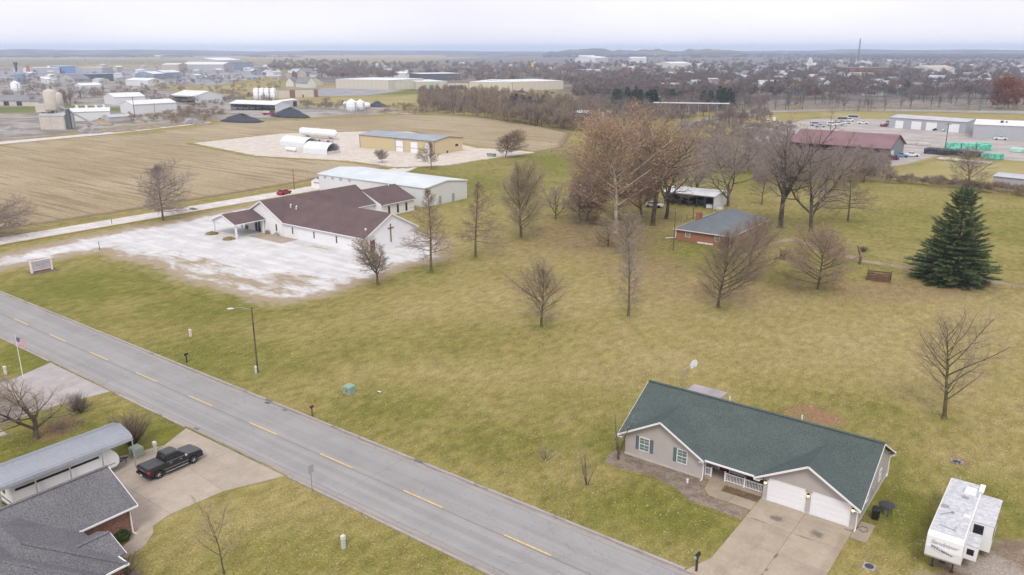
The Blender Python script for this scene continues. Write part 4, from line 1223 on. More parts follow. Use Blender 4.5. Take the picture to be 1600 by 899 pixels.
def pickup(name, label, loc, rot, paint='truck_paint', group=None, detail=True, cover=True):
    T = thing(name, label, 'pickup truck', loc, rot, group)
    hw = .98
    # lengthwise: rear bumper at x=-2.9, nose at 2.9; wheels at -1.82 / 1.83
    top = [(2.86, .8), (2.8, 1.08), (2.55, 1.2), (1.25, 1.27), (1.15, 1.24), (-.95, 1.22), (-.98, 1.27), (-2.78, 1.27), (-2.84, 1.17)]
    prof = arch_profile(-2.84, 2.88, .46, top, (-1.82, 1.83), .47)
    b = MB().prism(prof, 'y', -hw, hw).build('body', M[paint], T, bevel=.055, seg=2)
    cab = MB().loft([[(-1.0, -.93, 1.2), (1.36, -.93, 1.22), (1.36, .93, 1.22), (-1.0, .93, 1.2)],
                     [(-.92, -.9, 1.36), (1.16, -.9, 1.36), (1.16, .9, 1.36), (-.92, .9, 1.36)],
                     [(-.78, -.78, 1.88), (.5, -.78, 1.9), (.5, .78, 1.9), (-.78, .78, 1.88)],
                     [(-.66, -.68, 1.97), (.36, -.68, 1.98), (.36, .68, 1.98), (-.66, .68, 1.97)]]).build('cab', M[paint], T, bevel=.05)
    g_ = MB()
    for s in (-1, 1):
        yb, yt = s * .912, s * .792
        for x0, x1, t0, t1 in ((-.84, .05, -.72, -.02), (.13, 1.04, .06, .47)):
            q = [(x0, yb, 1.33), (x1, yb, 1.33), (t1, yt, 1.86), (t0, yt, 1.86)]
            g_.add(q + [(a, b_ + s * .012, c) for a, b_, c in q], [(0, 1, 2, 3), (4, 5, 6, 7), (0, 1, 5, 4), (1, 2, 6, 5), (2, 3, 7, 6), (3, 0, 4, 7)])
    g_.each('side_window', M['dark_glass'], cab)
    MB().slab([(1.24, -.8, 1.34), (1.24, .8, 1.34), (.56, .7, 1.885), (.56, -.7, 1.885)], .03).build('windscreen', M['dark_glass'], cab)
    MB().slab([(-.95, -.76, 1.38), (-.95, .76, 1.38), (-.825, .68, 1.84), (-.825, -.68, 1.84)], .03).build('rear_window', M['dark_glass'], cab)
    if cover:
        MB().box(-2.7, -1.03, -.86, .86, 1.27, 1.31).box(-2.7, -1.03, -.01, .01, 1.31, 1.318).build('bed_cover', M['truck_cover'], T, bevel=.02)
    for s in (-1, 1):
        MB().box(-2.88, -2.62, s * .985 - .03, s * .985 + .012, .86, 1.13).build('taillight', M['tail_red'], T)
        MB().box(2.62, 2.87, s * .8 - .17, s * .8 + .17, .84, .99).build('headlight', M['pane'], T)
        d = MB()
        for x in (-.62, .42): d.box(x, x + .24, s * 1.0 - .02, s * 1.0 + .02, 1.1, 1.15)
        d.each('door_handle', M['chrome'], T)
        MB().box(-.85, 1.05, s * .955 - .012, s * .955 + .012, 1.29, 1.32).build('window_trim', M['chrome'], T)
        MB().box(-1.15, 1.2, s * 1.03 - .07, s * 1.03 + .07, .38, .43).build('running_board', M['chrome'], T, bevel=.02)
        MB().box(-1.2, 1.25, s * .99 - .012, s * .99 + .012, .66, .69).build('door_trim', M['chrome'], T)
        MB().box(.92, 1.12, s * 1.1 - .1, s * 1.1 + .1, 1.24, 1.42).build('mirror', M['chrome'], T, bevel=.03)
        MB().box(-.055, -.035, s * .983 - .004, s * .983 + .004, .5, 1.12).box(1.06, 1.08, s * .983 - .004, s * .983 + .004, .5, 1.12).each('door_gap', M['black_plastic'], T)
        for x in (-1.82, 1.83): wheel(T, x, s * .86, .41, .27, s)
    MB().box(-3.0, -2.86, -.95, .95, .5, .72).build('rear_bumper', M['black_plastic'], T, bevel=.03)
    MB().box(2.84, 2.98, -.95, .95, .46, .74).build('front_bumper', M['chrome'], T, bevel=.03)
    MB().box(2.85, 2.92, -.6, .6, .76, 1.02).build('grille', M['black_plastic'], T)
    MB().box(-3.012, -3.0, -.16, .16, .54, .66).build('licence_plate', M['off_white'], T)
    MB().box(-2.87, -2.845, -.3, .3, 1.0, 1.05).build('tailgate_handle', M['chrome'], T)
    return T
w0, w1 = g(246.3, 748.5), g(302.4, 725.8)
pickup('pickup_truck', 'black four door pickup truck with chrome trim parked on the concrete driveway', (-67.95, 35.45, .05), R(90))

# ---------------------------------------------------------------- fifth wheel caravan
def caravan():
    T = thing('fifth_wheel_caravan', 'white fifth wheel caravan with two slide-outs and a dirty roof on bare ground', 'caravan', (HX, HY, 0))
    x0, x1, y0, y1 = 13.66, 16.16, -2.75, 7.6
    zt = 3.45
    prof = [(y1, .75), (y1, zt - .06), (y1 - .1, zt), (y0 + .5, zt + .08), (y0 + .2, zt), (y0 + .05, zt - .2), (y0 - .08, 2.4), (y0 + .0, 1.6), (y0 + .3, 1.3), (y0 + 3.0, 1.25), (y0 + 3.3, .7)]
    MB().prism(prof, 'x', x0, x1).build('body', M['rv_white'], T, bevel=.05)
    rf = MB().slab([(x0 + .1, y0 + .5, zt + .115), (x1 - .1, y0 + .5, zt + .115), (x1 - .1, y1 - .12, zt + .035), (x0 + .1, y1 - .12, zt + .035)], .05).build('roof', M['rv_roof'], T)
    MB().lathe([(.0, 0)], 3) if False else None
    a = MB().loft([[(14.95, 5.2, zt + .03), (15.85, 5.2, zt + .03), (15.85, 6.15, zt + .03), (14.95, 6.15, zt + .03)], [(14.98, 5.25, zt + .3), (15.82, 5.25, zt + .3), (15.82, 6.1, zt + .3), (14.98, 6.1, zt + .3)], [(15.1, 5.4, zt + .38), (15.7, 5.4, zt + .38), (15.7, 6.0, zt + .38), (15.1, 6.0, zt + .38)]])
    a.build('air_conditioner', M['white_paint'], rf, bevel=.03)
    for (x, y, w, l, mt) in ((15.2, 4.45, .45, .3, 'rv_grey'), (14.1, 2.0, .5, .42, 'rv_grey'), (15.75, 1.4, .5, .4, 'white_paint'), (15.6, -.2, .2, .2, 'off_white')):
        MB().box(x - w / 2, x + w / 2, y - l / 2, y + l / 2, zt + .04, zt + .17).build('roof_vent', M[mt], rf, bevel=.02)
    m = MB().tube((14.0, .35, zt + .17), (14.75, 1.25, zt + .2), .04, n=6).box(14.65, 14.85, 1.15, 1.35, zt + .05, zt + .22); m.build('aerial', M['rv_grey'], rf)
    MB().bar((14.2, -1.2, zt + .13), (15.3, -1.45, zt + .13), .05, .04).bar((15.3, -1.45, zt + .13), (15.3, -.8, zt + .12), .05, .04).build('roof_rail', M['rv_grey'], rf)
    MB().box(15.9, 16.3, 6.1, 7.5, zt + .05, zt + .19).build('awning_box', M['white_paint'], T, bevel=.03)
    # front cap graphics, on the cap's own face
    fx = lambda z: y0 + (.05 + (-.13) * (3.2 - z) / .8 if z > 2.4 else -.08 + .1 * (2.4 - z) / .65)
    cu = bpy.data.curves.new('lettering', 'FONT'); cu.body = 'Sandpiper'; cu.size = .5; cu.shear = .35; cu.extrude = .004; cu.align_x = 'CENTER'; cu.space_character = .95
    tmp = bpy.data.objects.new('lettering', cu); COL.objects.link(tmp)
    dg = bpy.context.evaluated_depsgraph_get(); dg.update()
    me = bpy.data.meshes.new_from_object(tmp.evaluated_get(dg)); bpy.data.objects.remove(tmp)
    me.materials.clear(); me.materials.append(M['decal'])
    me.transform(Matrix.Translation((14.9, y0 - .045, 2.72)) @ Matrix.Rotation(R(90) + .14, 4, 'X') @ Matrix.Rotation(-.03, 4, 'Z'))
    link('lettering', me, T)
    def fp(x, z): return (x, fx(z) - .014, z)
    sw = MB()
    up = [(14.05, 2.62), (14.3, 2.6), (14.6, 2.53), (14.9, 2.42), (15.2, 2.3), (15.45, 2.22), (15.7, 2.18)]
    lo = [(14.0, 2.52), (14.2, 2.42), (14.5, 2.3), (14.8, 2.18), (15.1, 2.1), (15.4, 2.1), (15.7, 2.16)]
    for i in range(6): sw.face(fp(*up[i]), fp(*up[i + 1]), fp(*lo[i + 1]), fp(*lo[i]))
    feather = sw.build('feather_emblem', M['decal'], T, fix=False)
    s2 = MB()
    for i in range(9):
        x = 14.12 + i * .165; z = 2.55 - i * .045
        a_ = lambda x_, z_: (x_, fx(z_) - .02, z_)
        s2.face(a_(x, z), a_(x + .12, z - .01), a_(x + .04, z - .15), a_(x - .04, z - .12))
    s2.build('feather_vane', M['decal_dark'], feather, fix=False)
    s3 = MB()
    arc = [(14.0 + .19 * i, 2.42 - .5 * math.sin(math.pi * min(1, i / 10) * .62)) for i in range(10)]
    for (xa, za), (xb, zb) in zip(arc, arc[1:]): s3.face((xa, fx(za) - .018, za), (xb, fx(zb) - .018, zb), (xb, fx(zb) - .018, zb - .035), (xa, fx(za) - .018, za - .035))
    s3.build('swoosh', M['decal'], feather, fix=False)
    # slide-outs on the lawn side
    for (sx, a_, b_, zb, zh) in ((17.0, -.95, 1.0, 1.2, 2.45), (17.65, 1.7, 6.5, .8, 3.12)):
        s_ = MB().box(x1 - .05, sx, a_, b_, zb, zh).build('slide_out', M['rv_white'], T, bevel=.03)
        MB().box(x1 - .0, sx + .05, a_ - .04, b_ + .04, zh, zh + .06).build('slide_roof', M['rv_roof'], s_)
        if zh > 3:
            MB().box(16.3, 17.0, a_ - .03, a_ - .005, 2.15, 2.95).build('window', M['dark_glass'], s_, bevel=.0)
            for y in (2.6, 4.9): MB().box(sx, sx + .03, y - .55, y + .55, 1.75, 2.6).build('window', M['dark_glass'], s_)
        else:
            MB().box(16.3, 16.78, a_ - .03, a_ - .005, 1.65, 2.15).build('window', M['dark_glass'], s_)
    for y in (1.8, 2.75):
        for x in (x0 + .14, x1 - .14):
            o = MB().lathe([(.22, -.12), (.36, -.12), (.38, -.08), (.38, .08), (.36, .12), (.22, .12)], 16, (x, y + 1.8, .38), 'x').build('wheel', M['tyre'], T, True)
            MB().lathe([(.23, -.1), (.23, .1)], 12, (x, y + 1.8, .38), 'x').build('rim', M['rim'], o)
    for x in (14.2, 15.6): MB().box(x - .05, x + .05, y0 + 1.2, y0 + 1.3, 0, 1.27).box(x - .15, x + .15, y0 + 1.1, y0 + 1.4, 0, .04).build('landing_leg', M['dark_metal'], T)
    MB().box(14.7, 15.1, y0 + .7, y0 + 1.1, .8, 1.3).build('hitch', M['dark_metal'], T)
    ld = MB()
    for x in (14.0, 14.35): ld.tube((x, y1 + .1, .9), (x, y1 + .1, zt + .35), .02, n=6).tube((x, y1 + .1, zt + .35), (x, y1 - .3, zt + .1), .02, n=6)
    for k in range(8): ld.tube((14.0, y1 + .1, 1.1 + .3 * k), (14.35, y1 + .1, 1.1 + .3 * k), .016, n=6)
    ld.build('ladder', M['steel'], T)
caravan()

# ---------------------------------------------------------------- carport with a travel trailer under it
def carport():
    T = thing('carport', 'long grey ribbed steel carport over a white travel trailer', 'carport', (-73.0, 0, 0))
    y0, y1 = 21.6, 33.6
    hw, ze, zr = 2.05, 3.25, 4.05
    prof = [(-hw - .06, ze - .3), (-hw, ze), (-hw + .2, ze + .25), (-hw + .55, ze + .42), (0, zr), (hw - .55, ze + .42), (hw - .2, ze + .25), (hw, ze), (hw + .06, ze - .3)]
    r = MB()
    for (a, b), (c, d) in zip(prof, prof[1:]):
        r.slab([(a, y0, b), (c, y0, d), (c, y1, d), (a, y1, b)], .035)
    ro = r.build('roof', M['carport_roof'], T)
    for i, ((a, b), (c, d)) in enumerate(zip(prof, prof[1:])):
        rb = MB(); n = max(1, round(math.hypot(c - a, d - b) / .23))
        for k in range(n):
            t = (k + .5) / n
            rb.bar((a + (c - a) * t, y0, b + (d - b) * t + .012), (a + (c - a) * t, y1, b + (d - b) * t + .012), .035, .03)
        tag(rb.build('rib', M['carport_roof'], ro), kind='stuff')
    for k in range(9):
        y = y0 + .1 + (y1 - y0 - .2) * k / 8
        for s in (-1, 1):
            if k in (0, 2, 4, 6, 8): MB().box(s * hw - .05, s * hw + .05, y - .05, y + .05, 0, ze).build('post', M['grey_paint'], T)
        f = MB()
        for (a, b), (c, d) in zip(prof[1:-1], prof[2:-1]): f.bar((a, y, b - .07), (c, y, d - .07), .05, .05)
        f.build('roof_bow', M['steel'], T)
    m = MB()
    for s in (-1, 1):
        m.box(s * hw - .04, s * hw + .04, y0, y1, 0, .06)
    m.build('base_rail', M['steel'], T)
    # the trailer
    t = thing('travel_trailer', 'white travel trailer with dark stripes parked under the grey carport', 'travel trailer', (-72.55, .4, 0))
    z0, z1, w = .65, 2.95, 1.2
    ya, yb = 22.3, 31.9
    prof = [(ya, z0), (ya + .02, z1 - .25), (ya + .3, z1), (yb - 1.6, z1), (yb - .75, z1 - .3), (yb - .2, z1 - .95), (yb, 1.5), (yb - .05, .95), (yb - .4, z0)]
    MB().prism(prof, 'x', -w, w).build('body', M['rv_white'], t, bevel=.08)
    MB().box(-w + .15, w - .15, ya + .5, yb - 1.8, z1, z1 + .03).build('roof', M['rv_roof'], t)
    for y in (24.4, 28.6): MB().box(-.35, .35, y - .4, y + .4, z1 + .03, z1 + .28).build('roof_unit', M['off_white'], t, bevel=.05)
    for s in (-1, 1):
        MB().box(s * w - .02, s * w + .02, ya + .4, yb - 1.9, 2.2, 2.42).build('awning_stripe', M['black_plastic'], t)
        MB().box(s * w - .015, s * w + .015, ya + .1, yb - .5, 1.05, 1.14).build('stripe', M['rv_grey'], t)
        for y in ((24.2, 27.0, 29.3) if s < 0 else ()): MB().box(s * w - .02, s * w + .02, y - .5, y + .5, 1.35, 1.8).build('window', M['dark_glass'], t)
        for y in (26.2, 27.15):
            o = MB().lathe([(.2, -.11), (.34, -.11), (.34, .11), (.2, .11)], 14, (s * (w - .12), y, .34), 'x').build('wheel', M['tyre'], t, True)
    MB().box(-.45, .0, ya - .03, ya + .01, 1.7, 2.2).build('rear_window', M['dark_glass'], t)
    MB().box(-1.0, 1.0, ya - .02, ya + .01, 1.1, 1.25).build('rear_stripe', M['decal_dark'], t)
    MB().box(-.9, .9, ya - .12, ya, .5, .62).build('bumper', M['dark_metal'], t)
    MB().bar((-.7, yb - .5, .6), (0, yb + 1.3, .55), .09, .12).bar((.7, yb - .5, .6), (0, yb + 1.3, .55), .09, .12).build('drawbar', M['dark_metal'], t)
    for x in (-.18, .18): MB().lathe([(.0, .62), (.14, .64), (.15, 1.05), (.05, 1.15)], 10, (x, yb + .35, 0)).build('gas_bottle', M['dark_metal'], t, True)
    MB().tube((0, yb + 1.1, 0), (0, yb + 1.1, .6), .04, n=6).build('jack', M['dark_metal'], t)
carport()

# ---------------------------------------------------------------- the brick house in the near corner
def brick_house():
    T = thing('brick_house', 'red brick house with grey shingle roofs in the bottom left corner', 'house', (0, 0, 0))
    s = .5
    w = MB()
    # garage wing, gable towards the street
    w.prism([(-68.3, 0), (-60.45, 0), (-60.45, 2.6), (-64.35, 2.6 + s * 3.9), (-68.3, 2.6)], 'y', 13, 27.6)
    w.box(-66, -53.7, 14, 23.0, 0, 2.55)
    w.box(-53.7, -52.2, 11.6, 21.3, 0, 2.55)
    w.prism([(-58.9, 0), (-55.0, 0), (-55.0, 2.4), (-56.9, 2.35 + .34 * 2.0), (-58.9, 2.4)], 'y', 23.0, 23.8)
    w.build('wall', M['brick'], T)
    r = MB()
    z0 = 2.5
    gx0, gx1, gm = -68.7, -60.05, -64.37
    zr = z0 + s * (gx1 - gm) + .15
    r.slab([(gx0, 28.0, z0 + .15), (gm, 28.0, zr), (gm, 10, zr), (gx0, 10, z0 + .15)], .15)
    r.slab([(gm, 28.0, zr), (gx1, 28.0, z0 + .15), (gx1, 10, z0 + .15), (gm, 10, zr)], .15)
    hip_roof(r, -66, -53.65, 14, 23.0, 2.58, .5, .45, .15)
    hip_roof(r, -65, -52.1, 11.6, 21.35, 2.6, .5, .42, .15)
    dz = 2.5 + .4 * 2.25
    r.slab([(-59.1, 24.1, 2.5), (-56.9, 24.1, dz + .0), (-56.9, 19.0, dz + .0), (-59.1, 19.0, 2.5)], .15)
    r.slab([(-56.9, 24.1, dz + .0), (-54.65, 24.1, 2.5), (-54.65, 19.0, 2.5), (-56.9, 19.0, dz + .0)], .15)
    ro = r.build('roof', M['roof_grey'], T)
    c = MB().bar((gm, 28.0, zr + .02), (gm, 10.5, zr + .02), .3, .06)
    c.bar((-53.2, 23.45, 2.52), (-58.1, 18.55, 2.52 + .5 * 4.9), .3, .07).bar((-51.7, 21.77, 2.52), (-56.9, 16.57, 2.52 + .5 * 5.2), .3, .07)
    c.bar((-56.9, 24.1, dz + .01), (-56.9, 20.8, dz + .01), .28, .06)
    c.build('ridge_cap', M['roof_grey'], ro)
    t = MB()
    t.bar((gx1 + .04, 28.03, z0 + .06), (gx1 + .04, 22.6, z0 + .06), .1, .14)
    t.bar((gx1, 28.03, z0 + .03), (gm, 28.03, zr - .1), .05, .22).bar((gm, 28.03, zr - .1), (gx0, 28.03, z0 + .03), .05, .22)
    t.bar((-60.0, 23.5, 2.44), (-62, 23.5, 2.44), .1, .14)
    t.bar((-54.6, 23.5, 2.46), (-53.15, 23.5, 2.46), .1, .14).bar((-53.15, 23.55, 2.46), (-53.15, 21.9, 2.46), .1, .14).bar((-53.15, 21.82, 2.46), (-51.66, 21.82, 2.46), .1, .14)
    t.bar((-54.62, 24.12, 2.4), (-56.9, 24.12, dz - .1), .05, .16).bar((-56.9, 24.12, dz - .1), (-59.1, 24.12, 2.4), .05, .16)
    t.each('gutter', M['white_paint'], T)
    d = MB().bar((-60.36, 27.45, 2.45), (-60.36, 27.45, .15), .11, .11).bar((-60.36, 27.45, .15), (-60.1, 27.6, .06), .09, .09)
    d.build('downspout', M['white_paint'], T)
    MB().box(-67.3, -61.5, 27.6, 27.66, 0.05, 2.25).build('garage_door', M['door_white'], T)
    MB().box(-58.2, -56.6, 23.8, 23.86, .1, 2.2).build('front_door', M['maroon'], T)
brick_house()
# ---------------------------------------------------------------- the church
def strip_window(parent, a0, b0, z, h, face, sgn, w=.42):
    f = MB()
    if face == 'y': f.box(a0 - w / 2, a0 + w / 2, b0 - .05 if sgn < 0 else b0, b0 if sgn < 0 else b0 + .05, z, z + h)
    else: f.box(a0 if sgn > 0 else a0 - .05, a0 + .05 if sgn > 0 else a0, b0 - w / 2, b0 + w / 2, z, z + h)
    fo = f.build('window', M['grey_paint'], parent)
    p = MB(); i = .08
    if face == 'y': p.box(a0 - w / 2 + i, a0 + w / 2 - i, b0 + sgn * .05 - .008, b0 + sgn * .05 + .008, z + i, z + h - i)
    else: p.box(a0 + sgn * .05 - .008, a0 + sgn * .05 + .008, b0 - w / 2 + i, b0 + w / 2 - i, z + i, z + h - i)
    p.build('pane', M['dark_glass'], fo)

def church():
    T = thing('church', 'white church with brown shingle roofs and a dark cross on its end gable', 'church', (-150, 105.7, 0))
    ox, oy = 150, -105.7
    X = lambda a: a + ox
    Y = lambda b: b + oy
    w = MB()
    w.prism([(Y(105.7), 0), (Y(120.1), 0), (Y(120.1), 3.3), (Y(112.9), 7.0), (Y(105.7), 3.3)], 'x', X(-141.45), X(-115.6))
    w.prism([(X(-155.3), 0), (X(-141.5), 0), (X(-141.5), 3.3), (X(-148.4), 7.0), (X(-155.3), 3.3)], 'y', Y(105.66), Y(133))
    w.prism([(X(-153.1), 0), (X(-139.3), 0), (X(-139.3), 3.1), (X(-146.2), 5.9), (X(-153.1), 3.1)], 'y', Y(133), Y(144.5))
    w.build('wall', M['white_siding'], T)
    r = MB()
    ze, zr = 3.3 - .5 * 3.7 / 7.2 + .16, 7.16
    r.slab([(X(-140.9), Y(105.2), ze), (X(-115.25), Y(105.2), ze), (X(-115.25), Y(112.9), zr), (X(-148.35), Y(112.9), zr)], .16)
    r.slab([(X(-148.35), Y(112.9), zr), (X(-115.25), Y(112.9), zr), (X(-115.25), Y(120.6), ze), (X(-140.9), Y(120.6), ze)], .16)
    r.build('roof', M['roof_brown'], T)
    r2 = gable_roof(MB(), X(-155.3), X(-141.5), Y(105.66), Y(133), 3.3, 3.68, 'y', .5, .16, .35).build('roof', M['roof_brown'], T)
    gable_roof(MB(), X(-153.1), X(-139.3), Y(133.4), Y(144.5), 3.1, 2.8, 'y', .45, .15, .3).build('roof', M['roof_brown'], T)
    t = MB()
    s = 3.7 / 7.2
    for y0, y1 in ((Y(105.2), Y(112.9)), (Y(120.6), Y(112.9))): t.bar((X(-115.22), y0, 3.3 - .5 * s + .04), (X(-115.22), y1, 7.04), .06, .26)
    t.bar((X(-141.2), Y(105.15), 3.1), (X(-115.25), Y(105.15), 3.1), .1, .16)
    s = 3.68 / 6.9
    for x0 in (X(-155.8), X(-141.0)): t.bar((x0, Y(105.28), 3.3 - .5 * s + .04), (X(-148.4), Y(105.28), 7.02), .06, .28)
    t.bar((X(-140.95), Y(106), 3.1), (X(-140.95), Y(133), 3.1), .1, .14).bar((X(-138.8), Y(133.2), 2.95), (X(-138.8), Y(144.8), 2.95), .1, .14)
    t.each('rake_board', M['white_paint'], T)
    for a in (-138.2, -131.2, -124.2): strip_window(T, X(a), Y(105.7), 1.0, 1.5, 'y', -1)
    strip_window(T, X(-143.7), Y(105.66), .9, 1.6, 'y', -1, .5)
    for b in (135.6, 138.6, 141.6): strip_window(T, X(-139.3), Y(b), .35, 2.1, 'x', 1, .75)
    for b in (124, 129): strip_window(T, X(-141.5), Y(b), .9, 1.6, 'x', 1, .5)
    d = MB().box(X(-151.3), X(-149.2), Y(105.58), Y(105.66), .02, 2.5).build('glass_door', M['dark_glass'], T)
    MB().box(X(-151.42), X(-151.3), Y(105.54), Y(105.66), 0, 2.6).box(X(-149.2), X(-149.08), Y(105.54), Y(105.66), 0, 2.6).box(X(-151.42), X(-149.08), Y(105.54), Y(105.66), 2.5, 2.62).box(X(-150.3), X(-150.2), Y(105.55), Y(105.58), .02, 2.5).build('door_frame', M['white_paint'], d)
    MB().box(X(-115.6), X(-115.54), Y(106.9), Y(108.15), .15, 2.45).build('side_door', M['maroon'], T)
    c = MB().box(X(-115.6), X(-115.48), Y(112.55), Y(112.78), 1.2, 4.95).box(X(-115.48), X(-115.44), Y(111.85), Y(113.5), 4.0, 4.22)
    c.build('cross', M['wood'], T)
    for a, b in ((-143.6, 109.8), (-141.4, 109.6), (-142.5, 109.7)):
        z = 3.46 + (b - 105.7) * 3.7 / 7.2 if a > -142.6 else 3.46 + (-141.5 - a) * .53 + 1.2
        z = max(3.46 + (b - 105.7) * .514, 3.46 + (-141.5 - a) * .533)
        if a == -142.5: continue
        MB().lathe([(.16, -.1), (.16, .55)], 8, (X(a), Y(b), z)).tube((X(a), Y(b), z + .5), (X(a) + .5, Y(b) - .3, z + .75), .16, n=8).build('roof_vent', M['white_paint'], T)
    MB().box(X(-117.4), X(-117.1), Y(107.3), Y(107.6), 4.25, 4.7).box(X(-145.9), X(-145.7), Y(142), Y(142.2), 5.9, 6.4).build('vent_pipe', M['white_paint'], T)
    # drive-through canopy
    ca0, ca1, cb0, cb1 = -156, -147.8, 98.2, 105.9
    k = MB()
    gable_roof(k, X(ca0), X(ca1), Y(cb0), Y(cb1), 3.2, 1.55, 'y', .5, .15, .45)
    co = k.build('canopy_roof', M['roof_brown'], T)
    g_ = MB().prism([(X(ca0), 2.95), (X(ca1), 2.95), (X(ca1), 3.2), (X(-151.9), 4.72), (X(ca0), 3.2)], 'y', Y(cb0), Y(cb0) + .12).box(X(ca0), X(ca1), Y(cb0) + .12, Y(cb1), 2.95, 3.1)
    rakes(g_, X(ca0), X(ca1), Y(cb0), Y(cb1) - .4, 3.2, 1.55, 'y', .5, .15, .45)
    g_.build('canopy_gable', M['white_siding'], co)
    for a, b in ((ca0 + .1, cb0 + .15), (ca1 - .1, cb0 + .15), (ca0 + .1, cb1 - .6), (ca1 - .1, cb1 - .6)):
        MB().box(X(a) - .17, X(a) + .17, Y(b) - .17, Y(b) + .17, 0, 2.95).build('canopy_post', M['white_paint'], T)
    return T
church()
tag(MB().box(-148, -136.4, 101.2, 105.6, -.1, .05).build('church_walk', M['walk']), kind='structure')
for (a, b, s, lb, m_) in ((-156.2, 97.8, 1.0, 'brown planting mound at the left front post of the church canopy', 'mulch_dark'), (-148.6, 96.9, .95, 'brown planting mound at the right front post of the church canopy', 'mulch_dark')):
    T = thing('planting_mound', lb, 'planting bed', (a, b, 0))
    pr = [(1.5 * s, 0), (1.35 * s, .2), (.8 * s, .42), (.3 * s, .5)]
    o = MB().lathe(pr, 12).build('soil', M['mulch_dark'], T, True)
    q = MB()
    rg = random.Random(5)
    for k in range(70):
        x, y = rg.gauss(0, .55 * s), rg.gauss(0, .4 * s); d = Vector((rg.gauss(0, .4), rg.gauss(0, .4), 1)).normalized() * rg.uniform(.3, .6)
        q.add([(x - .05, y, .25), (x + .05, y, .25), (x + d.x, y + d.y, .3 + d.z)], [(0, 1, 2)])
    tag(q.build('dry_stem', M['twig_brown'], T, fix=False), kind='stuff')
for (u, v, lb) in ((386, 358, 'round brown planter under the back of the church canopy'), (418, 366, 'brown planter at the right back post of the church canopy')):
    T = thing('planter', lb, 'planter', g(u, v))
    MB().lathe([(.35, 0), (.45, .35), (.4, .4)], 10).build('tub', M['mulch_dark'], T)
    MB().lathe([(.4, .4), (.45, .7), (.2, .95), (.02, 1.0)], 9).build('dry_plant', M['twig_brown'], T)
T = thing('air_conditioner', 'small grey air conditioner on the ground at the church front corner', 'air conditioner', (-142.9, 104.9, 0))
MB().box(-.45, .45, -.35, .35, 0, .75).build('case', M['grey_paint'], T, bevel=.04)
MB().lathe([(.28, .75), (.28, .8), (.1, .82)], 10).build('fan_guard', M['dark_metal'], T)
# church sign
def church_sign():
    T = thing('church_sign', 'white framed notice board in a mulch bed beside the white gravel entrance', 'sign', (-153.6, 61.0, 0), 0)
    # the board faces the street corner, its length along the y axis
    for y in (-1.75, 1.75): MB().box(-.14, .14, y - .14, y + .14, 0, 2.25).box(-.19, .19, y - .19, y + .19, 2.25, 2.32).build('post', M['white_paint'], T)
    b = MB().box(-.1, .1, -1.6, 1.6, .5, 2.1).build('board', M['siding'], T)
    MB().box(-.13, .13, -1.61, 1.61, 2.1, 2.2).box(-.13, .13, -1.61, 1.61, .4, .5).build('rail', M['white_paint'], b)
    MB().box(.1, .11, -1.45, 1.45, .62, 1.98).box(-.11, -.1, -1.45, 1.45, .62, 1.98).build('panel', mat('notice_panel', (.46, .43, .50), .5, .06, 2, col2=(.55, .53, .58)), b)
    l = MB()
    for k, (z, w) in enumerate(((1.75, 1.1), (1.5, 1.25), (1.25, .9))): l.box(.11, .115, -w, w, z - .035, z + .035)
    l.build('text_line', M['rv_grey'], b)
church_sign()

# ---------------------------------------------------------------- generic buildings set out from surveyed wall feet
def bld(name, label, uL, vL, uR, vR, depth, h, rise, wall='white_metal_wall', roof='roof_white', ridge='x', over=.4, doors=(), side=(), group=None, cat='building', t=.14, openfront=None, windows=(), trim=None, zbase=0):
    A, B = g(uL, vL), g(uR, vR)
    L = math.dist(A, B)
    rot = math.atan2(B[1] - A[1], B[0] - A[0])
    T = thing(name, label, cat, (A[0], A[1], 0), rot, group)
    w = MB()
    if openfront:
        x0, x1 = openfront[0] * L, openfront[1] * L
        e = .25
        for a, b in ((0, x0), (x1, L)):
            if b - a > .05: w.box(a, b, 0, e, 0, h)
        w.box(0, L, depth - e, depth, 0, h); w.box(0, e, e, depth - e, 0, h); w.box(L - e, L, e, depth - e, 0, h)
        w.box(x0, x1, 0, e, h - openfront[2], h)
        if rise:
            if ridge == 'x':
                for x in (0, L - e): w.prism([(0, h), (depth, h), (depth / 2, h + rise)], 'x', x, x + e)
            else:
                for y in (0, depth - e): w.prism([(0, h), (L, h), (L / 2, h + rise)], 'y', y, y + e)
    else:
        gable_walls(w, 0, L, 0, depth, h, max(rise, .02), ridge)
    w.build('wall', M[wall], T)
    if rise: ro = gable_roof(MB(), 0, L, 0, depth, h, rise, ridge, over, t, over * .7).build('roof', M[roof], T)
    else: ro = MB().box(-over, L + over, -over, depth + over, h + .02, h + .02 + t).build('roof', M[roof], T)
    if trim:
        k = MB(); rakes(k, 0, L, 0, depth, h, rise, ridge, over, t, over * .7, .06, .2); k.build('trim', M[trim], T)
    if openfront and len(openfront) > 3:
        n = openfront[3]
        for i in range(n + 1):
            x = (openfront[0] + (openfront[1] - openfront[0]) * i / n) * L
            MB().box(x - .15, x + .15, .02, .3, 0, h - openfront[2]).build('post', M['dark_metal'], T)
    for x0, x1, hd, m_ in doors:
        d = MB().box(x0 * L, x1 * L, -.06, 0, 0.02, hd).build('door', M[m_], T)
        if hd > 2.6: MB().box(x0 * L - .18, x0 * L, -.1, 0, 0, hd + .18).box(x1 * L, x1 * L + .18, -.1, 0, 0, hd + .18).box(x0 * L, x1 * L, -.1, 0, hd, hd + .18).build('door_frame', M[trim or 'grey_paint'], d)
    for y0, y1, z0, z1, m_ in side: MB().box(L, L + .06, y0 * depth, y1 * depth, z0, z1).build('door' if z0 < .1 else 'window', M[m_], T)
    for x0, x1, z0, z1, m_ in windows: MB().box(x0 * L, x1 * L, -.05, 0, z0, z1).build('window', M[m_], T)
    T['L'] = L
    return T

